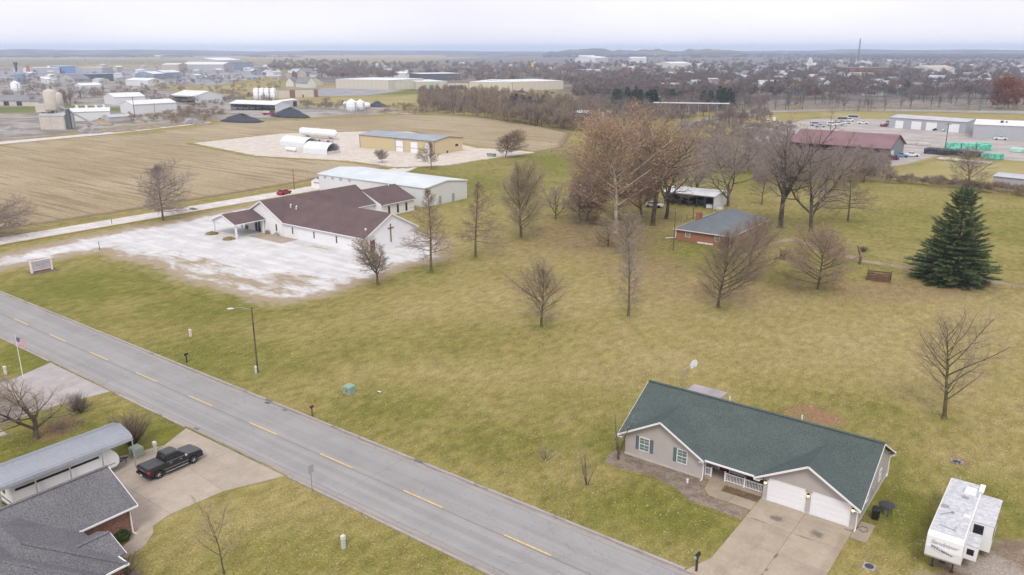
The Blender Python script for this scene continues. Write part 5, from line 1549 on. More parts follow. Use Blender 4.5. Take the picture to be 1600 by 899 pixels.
def absbld(*a, **k): return bld(*a, **k)

# metal hall behind the church
T = thing('metal_hall', 'large white metal hall with a pale flat roof behind the church', 'building', (-181, 149, 0))
L, D = 41.5, 16.5
gable_walls(MB(), 0, L, 0, D, 5.0, 1.0, 'x').build('wall', M['white_metal_wall'], T)
gable_roof(MB(), 0, L, 0, D, 5.0, 1.0, 'x', .25, .12, .2).build('roof', M['roof_pale'], T)
rakes(MB(), 0, L, 0, D, 5.0, 1.0, 'x', .25, .12, .2, .06, .24).build('trim', M['white_paint'], T)
for x in (2.2, 5.4, 8.8, 12.4): MB().box(x, x + 1.0, -.04, 0, 3.9, 4.5).build('window', M['grey_paint'], T)
for y in (5, 10.2): MB().box(L, L + .05, y, y + 1.0, .1, 2.2).build('door', M['grey_paint'], T)
# garden shed, two gabled halves
T = thing('garden_shed', 'small white shed with dark roof at the end of the church drive', 'shed', g(487, 294))
T.rotation_euler = (0, 0, R(4))
MB().prism([(0, 0), (4.6, 0), (4.6, 2.3), (2.3, 3.3), (0, 2.3)], 'y', 0, 6).build('wall', M['white_siding'], T)
gable_roof(MB(), 0, 4.6, 0, 6, 2.3, 1.0, 'y', .25, .12, .2).build('roof', M['roof_slate'], T)
MB().box(1.0, 3.4, -.04, 0, 1.55, 1.95).build('sign_board', mat('faded_red', (.5, .3, .3), .7), T)
T = thing('garage_shed', 'white shed with a wide pale door beside the smaller dark-roofed shed', 'shed', (g(487, 294)[0] + 5.3, g(487, 294)[1] - .6, 0))
MB().prism([(0, 0), (5.6, 0), (5.6, 2.5), (2.8, 3.5), (0, 2.5)], 'y', 0, 5.5).build('wall', M['white_siding'], T)
gable_roof(MB(), 0, 5.6, 0, 5.5, 2.5, 1.0, 'y', .25, .12, .2).build('roof', M['roof_pale'], T)
d = MB().box(1.2, 4.6, -.05, 0, .05, 2.4).build('door', M['off_white'], T)
MB().box(1.05, 1.2, -.07, 0, 0, 2.5).box(4.6, 4.75, -.07, 0, 0, 2.5).box(1.05, 4.75, -.07, 0, 2.4, 2.55).build('door_frame', M['grey_paint'], d)

# yellow workshop and the tank yard
T = thing('yellow_workshop', 'long yellow metal workshop with blue-grey roof and three white doors', 'building', (-251, 229.3, 0))
L, D = 41.5, 17
gable_walls(MB(), 0, L, 0, D, 5.3, 1.1, 'x').build('wall', M['yellow_wall'], T)
gable_roof(MB(), 0, L, 0, D, 5.3, 1.1, 'x', .3, .13, .25).build('roof', M['roof_bluegrey'], T)
k = rakes(MB(), 0, L, 0, D, 5.3, 1.1, 'x', .3, .13, .25, .06, .26)
for x in (0, 20.6, L - .1): k.box(x, x + .25, -.08, 0, 0, 5.2)
k.build('trim', mat('brown_trim', (.18, .15, .11), .6), T)
for u0, u1, v in ((609.5, 627, 238), (635, 652, 240), (660, 672, 242)):
    x0, x1 = g(u0, v)[0] + 251, g(u1, v)[0] + 251
    x0, x1 = max(.5, x0), min(L - .4, x1 + .3)
    d = MB().box(x0, x1, -.07, 0, .02, 4.3).build('door', M['door_white'], T)
    MB().box(x0 - .3, x0, -.1, 0, 0, 4.6).box(x1, x1 + .3, -.1, 0, 0, 4.6).box(x0, x1, -.1, 0, 4.3, 4.6).build('door_frame', M['siding'], d)
    for q in range(4): MB().box(x0 + (q + .25) * (x1 - x0) / 4, x0 + (q + .7) * (x1 - x0) / 4, -.085, -.07, 1.75, 2.05).build('pane', M['dark_glass'], d)
MB().box(L, L + .05, 12.5, 14.2, 2.2, 3.1).build('window', M['dark_glass'], T)
MB().box(L, L + .05, 7.2, 8.1, .1, 1.0).build('vent', M['dark_metal'], T)

def quonset(name, label, uL, vL, uR, vR, w, h, front=True):
    A, B = g(uL, vL), g(uR, vR)
    L = math.dist(A, B); rot = math.atan2(B[1] - A[1], B[0] - A[0])
    T = thing(name, label, 'arched shelter', (A[0], A[1], 0), rot)
    prof = [(0, 0), (.05, h * .45), (w * .1, h * .68), (w * .25, h * .88), (w * .42, h * .98), (w * .5, h), (w * .58, h * .98), (w * .75, h * .88), (w * .9, h * .68), (w - .05, h * .45), (w, 0)]
    s = MB()
    for (a, b), (c, d) in zip(prof, prof[1:]):
        s.add([(0, a, b), (L, a, b), (L, c, d), (0, c, d)] + [(0, a + (w / 2 - a) * .03, b * .97), (L, a + (w / 2 - a) * .03, b * .97), (L, c + (w / 2 - c) * .03, d * .97), (0, c + (w / 2 - c) * .03, d * .97)],
              [(0, 1, 2, 3), (7, 6, 5, 4), (0, 4, 5, 1), (2, 6, 7, 3), (1, 5, 6, 2), (3, 7, 4, 0)])
    s.build('cover', M['fabric_white'], T)
    n = max(3, round(L / 2))
    for i in range(n + 1):
        f = MB()
        for (a, b), (c, d) in zip(prof, prof[1:]): f.bar((L * i / n, a, b + .02), (L * i / n, c, d + .02), .07, .07)
        f.build('rib', M['off_white'], T)
    MB().add([(.3, a, b * .95) for a, b in prof], [tuple(range(11))]).build('back_wall', M['interior'], T, fix=False)
    MB().box(L - 1.2, L - .2, .2, w - .2, 0, 1.15).build('side_rail', M['lumber'], T) if front else None
    return T
quonset('arched_shelter', 'white arched fabric shelter with an open dark end beside the tank yard', 474, 239, 511, 242.5, 7.4, 4.3)
quonset('arched_shelter', 'longer low white arched shelter behind the open-ended one', 438, 227, 476, 232, 7.5, 4.0, False)
def tank(name, label, uL, vL, uR, vR, r, zc, group=None, leg='concrete_grey'):
    A, B = g(uL, vL), g(uR, vR)
    L = math.dist(A, B); rot = math.atan2(B[1] - A[1], B[0] - A[0])
    T = thing(name, label, 'tank', (A[0], A[1], 0), rot, group)
    n = 6
    prof = [(.02, 0)] + [(r * math.sin(math.pi / 2 * k / n), r * .9 * (1 - math.cos(math.pi / 2 * k / n))) for k in range(1, n + 1)]
    prof += [(a, L - b) for a, b in reversed(prof)]
    MB().lathe(prof, 18, (0, 0, zc), 'x').build('vessel', M['tank_white'], T, True)
    for f in (.18, .82): MB().box(L * f - .35, L * f + .35, -r * .75, r * .75, 0, zc - r * .55).build('saddle', M[leg], T)
    MB().lathe([(.3, zc + r - .1), (.3, zc + r + .35)], 8, (L / 2, 0, 0)).build('manhole', M['off_white'], T)
    return T
tank('gas_tank', 'huge white horizontal gas tank on concrete saddles in the gravel yard', 470, 214, 526, 219, 1.75, 2.7)
tank('gas_tank', 'small white gas tank lying beside the long arched shelter', 447, 236, 463, 238, .8, 1.0)
T = thing('loading_rack', 'low rack of brown pallets and pipes beneath the huge white gas tank', 'rack', g(480, 219))
for k in range(9):
    MB().box(k * 2.1, k * 2.1 + 1.5, -1.5 + .3 * (k % 2), -.4, 0, .6 + .25 * (k % 3)).build('pallet', M[('lumber', 'wood', 'concrete_grey')[k % 3]], T)
T = thing('skip', 'small green skip on the edge of the gravel by the reddish tree', 'skip', g(768, 245))
MB().loft([[(-1.4, -.8, 0), (1.4, -.8, 0), (1.4, .8, 0), (-1.4, .8, 0)], [(-1.7, -.95, 1.2), (1.7, -.95, 1.2), (1.7, .95, 1.2), (-1.7, .95, 1.2)]]).build('tub', M['trafo'], T)
MB().box(-1.75, 1.75, -1.0, -.9, 1.1, 1.25).build('rim', M['dark_metal'], T)

# brick ranch house behind the bare trees
T = thing('brick_ranch_house', 'orange brick house with grey hip roof half hidden by bare trees', 'house', (-71.7, 154.2, 0))
MB().box(0, 12, 0, 21, 0, 2.55).build('wall', M['brick2'], T)
hip_roof(MB(), 0, 12, 0, 21, 2.55, .42, .5, .14).build('roof', M['roof_slate'], T)
k = MB(); k.bar((-.55, -.55, 2.4), (12.55, -.55, 2.4), .1, .14).bar((12.55, -.55, 2.4), (12.55, 21.5, 2.4), .1, .14).bar((-.55, 21.5, 2.4), (-.55, -.55, 2.4), .1, .14); k.each('gutter', M['white_paint'], T)
for x in (2.6, 9.2): window(T, x, .95, 1.1, 1.3, 0, 'y', -1, False, None)
for y in (4, 9, 15): window(T, y, .95, 1.4, 1.2, 12, 'x', 1, False, None)
for pts in ([(-.4, -.5, 2.4), (-.1, -.1, 2.0), (-.1, -.1, .5), (-2.2, -.6, .2)], [(12.3, -.5, 2.4), (12.1, -.1, 2.0), (12.1, -.1, .4), (12.3, -1.6, .2)]):
    d = MB()
    for a, b in zip(pts, pts[1:]): d.bar(a, b, .13, .13)
    d.build('downspout', M['white_paint'], T)
MB().box(.6, 1.6, 8, 9.2, 2.2, 4.7).build('chimney', M['brick2'], T)
MB().box(5, 8.4, -.35, -.05, .05, .3).build('step', M['white_paint'], T)
# open pole barn
T = bld('pole_barn', 'open fronted pole barn with a white metal roof among the big trees', 1036, 318.5, 1115, 327.5, 9.5, 3.3, .55, 'grey_metal_wall', 'roof_white', 'x', .3, openfront=(.02, .985, .35, 6), trim='white_paint')
MB().box(T['L'] + .01, T['L'] + .05, .1, 9.4, 0, 3.25).build('end_wall', M['white_metal_wall'], T)
MB().box(.3, T['L'] - .3, 5.5, 5.6, 0, 3.2).build('back_partition', M['interior'], T)
for i, (x, y, s, m_) in enumerate(((3, 3.2, 1.4, 'wood'), (6.5, 2.4, 1.2, 'dark_metal'), (9.5, 3, 1.6, 'interior'), (12.4, 1.6, 1.1, 'white_paint'), (15, 1.2, 1.0, 'off_white'))):
    c = thing('stored_crate', ('brown', 'dark', 'black', 'white', 'pale')[i] + ' crate stored inside the open pole barn', 'crate', (T.location.x + x * math.cos(T.rotation_euler[2]) - y * math.sin(T.rotation_euler[2]), T.location.y + x * math.sin(T.rotation_euler[2]) + y * math.cos(T.rotation_euler[2]), 0), T.rotation_euler[2])
    MB().box(-s * .8, s * .8, -s * .5, s * .5, 0, s * .8).build('case', M[m_], c); MB().box(-s * .82, s * .82, -s * .52, s * .52, s * .8, s * .86).build('lid', M['grey_paint'], c)

# ---------------------------------------------------------------- lumber yard, right
T = bld('red_roofed_barn', 'long lumber barn with a maroon metal roof and grey walls', 1236, 238, 1388, 250, 20, 4.3, 4.0, 'dark_grey_wall', 'roof_red', 'x', .9, openfront=(.05, .95, .5, 7), side=[(.12, .3, .05, 3, 'white_metal_wall')], trim='maroon')
L = T['L']
MB().box(.3, L - .3, 7, 7.1, 0, 4.2).build('back_partition', M['interior'], T)
bld('steel_warehouse', 'grey steel warehouse with four white roller doors by the railway', 1388, 199.5, 1508, 208.5, 17, 5.2, 1.1, 'grey_metal_wall', 'roof_greymetal', 'x', .25, doors=[(.09, .2, 3.9, 'door_white'), (.305, .44, 4.1, 'door_white'), (.5, .64, 4.1, 'door_white'), (.79, .92, 4.1, 'door_white')], trim='grey_paint')
T = bld('steel_warehouse', 'grey steel warehouse with a pale roof cut off by the right edge', 1519, 216, 1640, 222, 26, 6.2, 1.4, 'grey_metal_wall', 'roof_white', 'x', .3)
MB().box(10, 11.2, 6, 7, 6.6, 7.9).box(12, 12.8, 7, 7.8, 6.7, 7.6).build('roof_unit', M['dark_metal'], T)
bld('metal_shed', 'grey metal shed behind the brushy hedge at the right edge', 1550, 291, 1640, 301, 9, 3.0, .6, 'grey_metal_wall', 'roof_greymetal', 'x', .3)
bld('metal_shed', 'tall grey shed with white roof beside the thicket and the orange-leaved trees', 893, 197, 919, 200, 11, 7.2, 1.0, 'grey_metal_wall', 'roof_white', 'x', .3)
def stack(label, uL, vL, uR, vR, depth, h, m_, rows=4, cat='lumber stack'):
    A, B = g(uL, vL), g(uR, vR); L = math.dist(A, B)
    T = thing('lumber_stack', label, cat, (A[0], A[1], 0), math.atan2(B[1] - A[1], B[0] - A[0]))
    n = max(2, round(L / 5.2)); rg = random.Random(int(uL))
    for i in range(n):
        for k in range(2):
            hh = h * rg.uniform(.75, 1.05)
            MB().box(i * L / n + .15, (i + 1) * L / n - .1, k * depth / 2 + .1, (k + 1) * depth / 2 - .1, .15, hh).build('bundle', M[m_], T, bevel=.08, seg=1)
    b = MB()
    for i in range(2 * n): b.box(i * L / (2 * n) + .6, i * L / (2 * n) + .8, 0, depth, 0, .15)
    b.build('bearer', M['wood'], T)
stack('long stack of green wrapped lumber behind the dark stacks', 1478, 233, 1549, 236, 6, 2.7, 'tarp_green')
stack('low stack of pale green sheets at the right edge of the lumber yard', 1576, 238, 1640, 243, 5, 1.6, 'tarp_pale')
stack('green wrapped lumber stack with a dark open end, nearest the grass', 1531, 248, 1556, 251, 5, 2.2, 'tarp_green')
stack('row of black wrapped lumber stacks beside the curved gravel lane', 1442, 240.5, 1482, 244, 5, 2.2, 'tarp_dark')
stack('row of charcoal wrapped lumber stacks in front of the green ones', 1484, 243, 1530, 247, 5, 2.3, 'tarp_dark')
stack('long low row of white boards along the lawn edge of the lumber yard', 1462, 250, 1545, 258, 4, .8, 'lumber')
stack('pale boards stacked left of the green wrapped lumber', 1412, 226, 1450, 229, 4, 1.2, 'lumber')
# ---------------------------------------------------------------- industry, left
bld('white_shed', 'long low white shed beside the concrete plant conveyor', 110, 190, 173, 188, 13, 5.2, 1.6, 'white_metal_wall', 'roof_white', 'x', .4)
bld('grey_lean_to', 'low grey building right of the long white shed by the concrete plant', 172, 191, 207, 189, 12, 2.6, 1.0, 'concrete_grey', 'roof_greymetal', 'x', .3)
bld('white_barn', 'white gabled barn left of the pale blue one', 180, 165, 228, 163, 26, 5.8, 2.4, 'white_metal_wall', 'roof_white', 'x', .4)
bld('white_barn', 'pale blue-white gabled barn with a small lean-to in the yard', 209, 179, 277, 175, 18, 6.0, 2.0, 'white_metal_wall', 'roof_white', 'x', .4)
bld('white_barn', 'white barn with a dark open side at the back of the yard', 268, 160, 306, 162, 26, 5.4, 3.2, 'white_metal_wall', 'roof_white', 'x', .4, openfront=(.03, .97, .8))
bld('open_shed', 'long open sided shed with white roof and dark bays', 360, 171.5, 431, 174, 15, 4.2, 1.8, 'white_metal_wall', 'roof_white', 'x', .6, openfront=(.01, .99, .5, 7))
bld('annex', 'pale annex with a dark doorway beside the open sided shed', 437, 170, 466, 166, 10, 4.6, .5, 'white_metal_wall', 'roof_white', 'x', .3, doors=[(.72, .93, 3.6, 'interior')])
bld('old_barn', 'low barn with a grey roof and dark doorways at the left edge', -20, 165, 61, 166, 22, 3.6, 3.2, 'concrete_beige', 'far_grey_roof', 'x', .5, doors=[(.33, .43, 3, 'interior'), (.58, .68, 3, 'interior')])
bld('white_barn', 'white barn far back with a short grey annex', 127, 144, 160, 143, 22, 6, 2, 'white_metal_wall', 'roof_white', 'x', .4)
bld('white_barn', 'white gabled barn far back beside parked trailers', 197, 134, 232, 135, 22, 6, 2.4, 'white_metal_wall', 'roof_white', 'x', .4)
bld('dark_building', 'dark flat roofed building among the far yards', 143, 128, 178, 127, 40, 9, 0, 'dark_far', 'blue_grey_far', 'x', .3)
bld('grey_roofed_hall', 'hall with a broad grey roof left of the dark building', 118, 131, 142, 130, 30, 5, 6, 'concrete_grey', 'far_grey_roof', 'x', .3)
bld('store', 'far store with a blue front', 96, 115, 119, 114.5, 40, 12, 0, 'store_blue', 'roof_white', 'x', .3)
bld('store', 'far white store left of the blue fronted one', 52, 116, 94, 115.5, 40, 10, 0, 'concrete_grey', 'roof_white', 'x', .3)
bld('store', 'low pale store right of the blue fronted one', 121, 114, 160, 114, 40, 9, 0, 'concrete_grey', 'roof_white', 'x', .3)
bld('warehouse', 'tan warehouse with a white roof far away behind the yards', 254, 114, 280, 114, 40, 14, 2, 'far_tan_wall', 'roof_white', 'x', .3)
bld('warehouse', 'long pale warehouse with a bright white roof and blue end far away', 285, 112.5, 350, 112.5, 60, 13, 4, 'concrete_grey', 'roof_white', 'x', .5, doors=[(.0, .07, 12, 'store_blue')])
bld('warehouse', 'white roofed plant behind the long pale warehouse', 340, 104, 378, 103, 90, 14, 6, 'concrete_grey', 'roof_white', 'x', .5)
bld('warehouse', 'low blue-grey works at the back of the far plants', 352, 110, 396, 109, 60, 14, 0, 'blue_grey_far', 'far_grey_roof', 'x', .5)
bld('white_shed', 'white shed with bright roof below the long pale warehouse', 241, 124, 259, 123, 30, 7, 3, 'blue_grey_far', 'roof_white', 'x', .3)
bld('blue_grey_shed', 'pale blue-grey shed below the long pale warehouse', 258, 123, 284, 122, 30, 8, 3, 'blue_grey_far', 'roof_pale', 'x', .3)
bld('white_shed', 'small white shed in the far fields', 240, 92, 250, 92, 50, 12, 3, 'concrete_grey', 'roof_white', 'x', .3)
rg_ = random.Random(12)
for k in range(30):
    u = rg_.uniform(0, 440); v = rg_.uniform(104, 133)
    wl, wn_ = rg_.choice((('off_white', 'white'), ('concrete_grey', 'grey'), ('white_metal_wall', 'white'), ('far_tan_wall', 'tan')))
    rf, rn = rg_.choice((('roof_white', 'white'), ('roof_greymetal', 'grey'), ('roof_white', 'white')))
    q = rg_.uniform(7, 16) * (v - 78) / 45
    bld('yard_shed', f'small {wn_} shed with a {rn} roof among the far yards, ' + ('far left', 'left', 'nearer the middle')[int(u / 147)], u, v, u + q, v + rg_.uniform(-.5, .3), rg_.uniform(9, 18), rg_.uniform(4, 6.5), rg_.uniform(1, 2.4), wl, rf, 'x', .4, group='small sheds of the far yards')
# silos and the concrete plant
def silo(label, u, v, r, h, m_='tank_white', dome=.5, group=None):
    p = g(u, v)
    T = thing('silo', label, 'silo', p, 0, group)
    MB().lathe([(r, 0), (r, h)], 16).build('barrel', M[m_], T, True)
    MB().lathe([(r * 1.04, h), (r * .15, h + r * dome), (.05, h + r * dome + .3)], 16).build('roof', M[m_], T)
    b = MB()
    for k in range(1, 4): b.lathe([(r + .06, h * k / 4 - .1), (r + .06, h * k / 4 + .1)], 16)
    b.build('band', M['off_white'], T)
    MB().box(r, r + .15, -.25, .25, 0, h).build('ladder', M['grey_paint'], T)
for i, u in enumerate((402, 410.5, 418.5, 428)):
    silo(('leftmost', 'second from left', 'third from left', 'brightest and rightmost')[i] + ' of the four white silos behind the open sided shed', u, 161, 2.4, 10.5, 'tank_white', .3, 'white silos behind the shed')
silo('left one of the twin white grain bins at the field edge', 550, 175, 3.6, 6.2, 'tank_white', .55, 'twin grain bins')
silo('right smaller one of the twin white grain bins at the field edge', 563.5, 173.5, 3.1, 5.6, 'tank_white', .55, 'twin grain bins')
tank('gas_tank', 'long white tank lying behind the twin grain bins', 537, 169, 578, 171, 2.0, 2.6)
def concrete_plant():
    A = g(64, 203)
    B = g(103, 203)
    rot = math.atan2(B[1] - A[1], B[0] - A[0]); L = math.dist(A, B)
    T = thing('concrete_plant', 'beige concrete plant with a tall silo and sloping conveyor', 'concrete plant', A, rot)
    gable_walls(MB(), 0, L, 0, 10, 9.0, 2.2, 'x').build('wall', M['concrete_beige'], T)
    gable_roof(MB(), 0, L, 0, 10, 9.0, 2.2, 'x', .3, .2, .3).build('roof', M['concrete_grey'], T)
    MB().box(-2.2, 5.5, 2, 8, 11, 16).build('weigh_house', M['concrete_beige'], T)
    MB().lathe([(3.1, 12), (3.3, 13), (3.3, 23.5), (2.4, 25), (.4, 25.6)], 14, (5.2, 4, 0)).build('silo', M['concrete_beige'], T, True)
    MB().lathe([(2.3, 10), (2.3, 22), (1.6, 23.2), (.3, 23.6)], 14, (8.0, 5.5, 0)).build('silo', M['concrete_beige'], T, True)
    for x, y in ((3, 2.2), (7.4, 2.2), (12, 3), (12, 7)): MB().box(x - .25, x + .25, y - .25, y + .25, 9, 13).build('leg', M['grey_paint'], T)
    MB().bar((9, 4, 15), (27, 4, 2.0), 1.2, .9).build('conveyor', M['grey_paint'], T)
    for t_ in (.35, .7): MB().box(9 + 18 * t_ - .15, 9 + 18 * t_ + .15, 3.9, 4.2, 0, 15 - 13 * t_ - .4).build('conveyor_leg', M['grey_paint'], T)
    MB().box(L + .6, L + 2.2, 1, 2.5, 0, 13).build('stack', M['dark_far'], T)
    for x in (L * .42, L * .95): MB().box(x, x + .35, -.08, 0, 0, 9).build('pilaster', M['concrete_grey'], T)
    T.scale = (1, 1, .78)
concrete_plant()
T = thing('grain_elevator', 'dark grain bin with a tall leg at the left edge', 'grain elevator', g(32, 132))
MB().lathe([(6, 0), (6, 12), (1.2, 15.5)], 14, (2, 0, 0)).build('bin', M['blue_grey_far'], T)
MB().box(-5.5, -3.5, -1, 1, 0, 23).build('leg', M['dark_far'], T)
MB().box(-6.5, -2.2, -1.6, 1.6, 22, 25).build('head', M['dark_far'], T)
silo('pair of small white tanks above the old barn at the left edge', 26, 146, 4.2, 9, 'tank_white', .5)
def heap(label, u, v, w, d, h, m_, seed=1):
    p = g(u, v); rg = random.Random(seed)
    n, m = 18, 5
    mb = MB(); rings = []
    for i in range(m + 1):
        t = i / m; rings.append([(w / 2 * (1 - t) * math.cos(2 * math.pi * k / n) * rg.uniform(.88, 1.1) + t * w * .06 * rg.uniform(-1, 1), d / 2 * (1 - t) * math.sin(2 * math.pi * k / n) * rg.uniform(.88, 1.1), h * (1 - (1 - t) ** 1.25) * rg.uniform(.92, 1.06) if i else -.1) for k in range(n)])
    mb.loft(rings)
    o = tag(mb.build('heap', M[m_], None, True), label, 'heap'); o.location = (p[0], p[1], 0)
heap('large dark coal heap in front of the open sided shed', 454, 183, 34, 16, 5.6, 'coal', 3)
heap('flat dark gravel heap left of the large coal heap', 378, 190, 34, 18, 4.2, 'coal', 4)
heap('small black heap right of the twin grain bins', 590, 167, 18, 12, 4, 'coal', 5)
heap('orange-brown soil heap at the foot of the conveyor', 158, 195, 22, 10, 3.4, 'earth', 6)
heap('long grey rubble heap at the field edge below the soil heap', 140, 207, 24, 9, 3.2, 'rubble', 7)
heap('grey rubble heap right of the farm track', 300, 193, 32, 9, 3.0, 'rubble', 8)
heap('brown earth bank right of the grey lean-to', 218, 192, 14, 6, 2.4, 'earth', 9)
heap('low brown earth bank along the field edge below the grain bins', 610, 177, 60, 8, 1.6, 'earth', 10)
heap('pale soil bank at the left edge of the yard', 20, 203, 22, 6, 1.6, 'rubble', 11)
# ---------------------------------------------------------------- stores and halls, middle distance
bld('long_store', 'long cream store with a flat white roof across the middle', 525, 138.5, 607, 141, 60, 9.5, 0, 'cream_wall', 'roof_white', 'x', .2)
bld('long_store', 'lower cream store joined to the right of the long one', 608, 140.5, 650, 139.5, 55, 7.5, 0, 'cream_wall', 'roof_greymetal', 'x', .2)
bld('long_store', 'cream store with a pale green front section', 650, 140, 699, 139, 60, 7.5, 0, 'cream_wall', 'roof_white', 'x', .2, doors=[(.35, .55, 5, 'tarp_pale')])
bld('long_store', 'cream store front with a dark canopy', 700, 140, 732, 140, 50, 7, 0, 'cream_wall', 'far_brown_roof', 'x', .6, doors=[(.1, .75, 4, 'dark_far')])
bld('long_store', 'wide cream mall block with bright roof units right of the dark canopy', 733, 141, 800, 142, 70, 8, 0, 'cream_wall', 'roof_white', 'x', .2)
bld('long_store', 'rightmost cream mall block running behind the pines', 801, 142, 880, 140, 60, 8.5, 0, 'cream_wall', 'roof_white', 'x', .2)
bld('brick_trimmed_store', 'cream block with two brown brick pilasters by the wet car park', 435, 153.5, 497, 152, 14, 6.5, 0, 'cream_wall', 'far_grey_roof', 'x', .2, doors=[(.29, .42, 6.2, 'brick_far'), (.9, 1.0, 6.2, 'brick_far'), (.6, .64, 2.5, 'dark_far')])
bld('chapel_house', 'left white gable of the dark roofed hall above the car park', 447, 135.5, 459, 135.5, 24, 4.5, 5, 'off_white', 'far_grey_roof', 'y', .5)
bld('chapel_house', 'right white gable of the dark roofed hall above the car park', 480, 137.5, 494, 137, 24, 5, 6, 'off_white', 'far_grey_roof', 'y', .5)
bld('dark_roofed_hall', 'long dark roofed hall between two white gables', 459, 134, 480, 135, 22, 4.5, 5, 'concrete_beige', 'far_grey_roof', 'x', .5)
bld('flat_store', 'dark store with a white roof edge behind the mall', 657, 127, 720, 126, 50, 9, 0, 'dark_far', 'roof_white', 'x', .4)
bld('white_hall', 'small white hall with dark windows on the roof line of the long store', 617, 124, 636, 124, 20, 8, 2, 'off_white', 'roof_white', 'x', .3)
bld('white_strip', 'long white strip building beside the red gabled hall', 918, 118.5, 958, 117.5, 30, 9, 0, 'off_white', 'roof_white', 'x', .3)
T = bld('gabled_hall', 'brown gabled hall with white roof edges in the town', 960, 118, 990, 117.5, 30, 4, 9, 'brick_far', 'far_brown_roof', 'y', .6, trim='white_paint')
bld('white_roofed_house', 'house with a bright white hip-like roof behind the dark pines', 1037, 147, 1072, 147, 18, 4, 5.5, 'off_white', 'roof_white', 'x', .8)
bld('school', 'long red-brown brick block with a pale roof edge in the town', 1322, 118.5, 1394, 118.5, 50, 12, 0, 'brick_far', 'far_grey_roof', 'x', .5, trim=None)
bld('cream_block', 'cream block below the long red-brown one', 1333, 125, 1364, 125, 26, 9, 0, 'cream_wall', 'far_tan_wall', 'x', .3)
bld('white_hall', 'far white halls above the middle of the town', 905, 94, 930, 94, 80, 14, 4, 'off_white', 'roof_white', 'x', .3)
bld('white_hall', 'far pale hall on the rise right of the white halls', 930, 100, 950, 98.5, 60, 16, 4, 'off_white', 'roof_white', 'x', .3)
bld('white_hall', 'far white blocks near the centre of the town', 985, 100, 1010, 100, 60, 16, 3, 'off_white', 'roof_white', 'x', .3)
bld('white_hall', 'white roofed hall left of the tall elevator', 1048, 109, 1080, 108.5, 50, 12, 3, 'off_white', 'roof_white', 'x', .3)
bld('white_hall', 'pale roofed terrace below the wooded skyline on the right', 1450, 115, 1490, 114.5, 40, 9, 4, 'off_white', 'far_tan_wall', 'x', .3)
T = thing('tall_elevator', 'tall narrow white elevator tower above the town trees', 'tower', g(1264.5, 113), .2)
MB().box(-4, 4, -4, 4, 0, 21).build('shaft', M['off_white'], T)
MB().box(-2.6, 2.6, -2.6, 2.6, 21, 25.5).build('head_house', M['off_white'], T)
for z in (5, 10, 15): MB().box(-.8, .8, -4.08, -4, z, z + 1.6).build('window', M['dark_far'], T)
p = g(1340, 98)
T = thing('radio_mast', 'thin lattice radio mast on the right skyline', 'mast', p)
mh = hz(1340, 98, 62)
k = MB()
for a in range(3):
    q0 = (2.6 * math.cos(a * 2.094), 2.6 * math.sin(a * 2.094)); q1 = (2.6 * math.cos((a + 1) * 2.094), 2.6 * math.sin((a + 1) * 2.094))
    k.tube((q0[0], q0[1], 0), (q0[0] * .5, q0[1] * .5, mh), .7, n=5)
    n = 24
    for i in range(n):
        f0, f1 = 1 - .5 * i / n, 1 - .5 * (i + 1) / n
        k.tube((q0[0] * f0, q0[1] * f0, mh * i / n), (q1[0] * f1, q1[1] * f1, mh * (i + 1) / n), .3, n=4)
k.build('lattice', mat('mast_steel', (.16, .16, .17), .7), T)
MB().box(-.9, .9, -.9, .9, mh, mh + 4).build('beacon', M['dark_far'], T)
T = thing('shop_sign', 'yellow and black shop sign pole above the mall roofs', 'sign', g(832, 119))
MB().box(-.5, .5, -.4, .4, 0, 9).build('pole', M['dark_far'], T)
MB().box(-1.8, 1.8, -.6, .6, 9, 19).build('panel', M['sign_yellow'], T)
MB().box(-1.9, 1.9, -.63, .63, 12, 13.5).build('band', M['dark_far'], T)
T = thing('shop_sign', 'red sign block by the far white stores on the left', 'sign', g(45, 118))
MB().box(-4.5, 4.5, -.8, .8, 2, 15).build('panel', M['store_red'], T)
for x in (-3, 3): MB().box(x - .4, x + .4, -.4, .4, 0, 2).build('post', M['dark_far'], T)
# the long canopy on posts behind the orange-leaved trees
A, B = g(1020, 182), g(1138, 184)
T = thing('long_canopy', 'long thin white canopy on tall posts beyond the orange-leaved trees', 'canopy', (A[0], A[1], 0), math.atan2(B[1] - A[1], B[0] - A[0]))
L = math.dist(A, B); hh = hz(1138, 184, 161.5)
MB().box(0, L, -1.4, 1.4, hh - .4, hh).build('roof', M['roof_white'], T)
for k in range(8): MB().box(L - 1 - k * L / 8 - .14, L - 1 - k * L / 8 + .14, -.14, .14, 0, hh - .4).build('post', M['grey_paint'], T)
# ---------------------------------------------------------------- poles
def pole(label, u, v, vt, r=.14, cross=False, m_='wood_pole', lean=0):
    p = g(u, v); h = hz(u, v, vt)
    T = thing('utility_pole', label, 'pole', p)
    MB().tube((0, 0, 0), (lean, 0, h), r, r * .75, 8).build('shaft', M[m_], T)
    if cross: MB().box(-1.1, 1.1, -.07, .07, h - .7, h - .55).build('crossarm', M[m_], T)
    MB().lathe([(r * .8, h), (r * .3, h + .08)], 8, (lean, 0, 0)).build('cap', M['grey_paint'], T)
pole('thin wooden pole at the end of the church drive beside the red car', 460, 297, 265, .12)
pole('dark stub pole in front of the white metal hall', 567, 296, 279, .16, m_='dark_metal')
pole('tall wooden pole at the left corner of the orange brick house', 1052, 392, 330, .12)
pole('dark wooden pole behind the orange brick house', 1083, 342, 321, .12)
pole('thin leaning pole beside the orange brick house', 1064, 348, 336, .05)
pole('second thin pole beside the orange brick house, nearer the dark one', 1073, 346, 334, .05)
pole('tall dark pole in the lumber yard beside the green stacks', 1476, 236, 192, .16, True, 'dark_metal')
pole('pole rising between the white barns on the left', 211, 184, 152, .2, True)
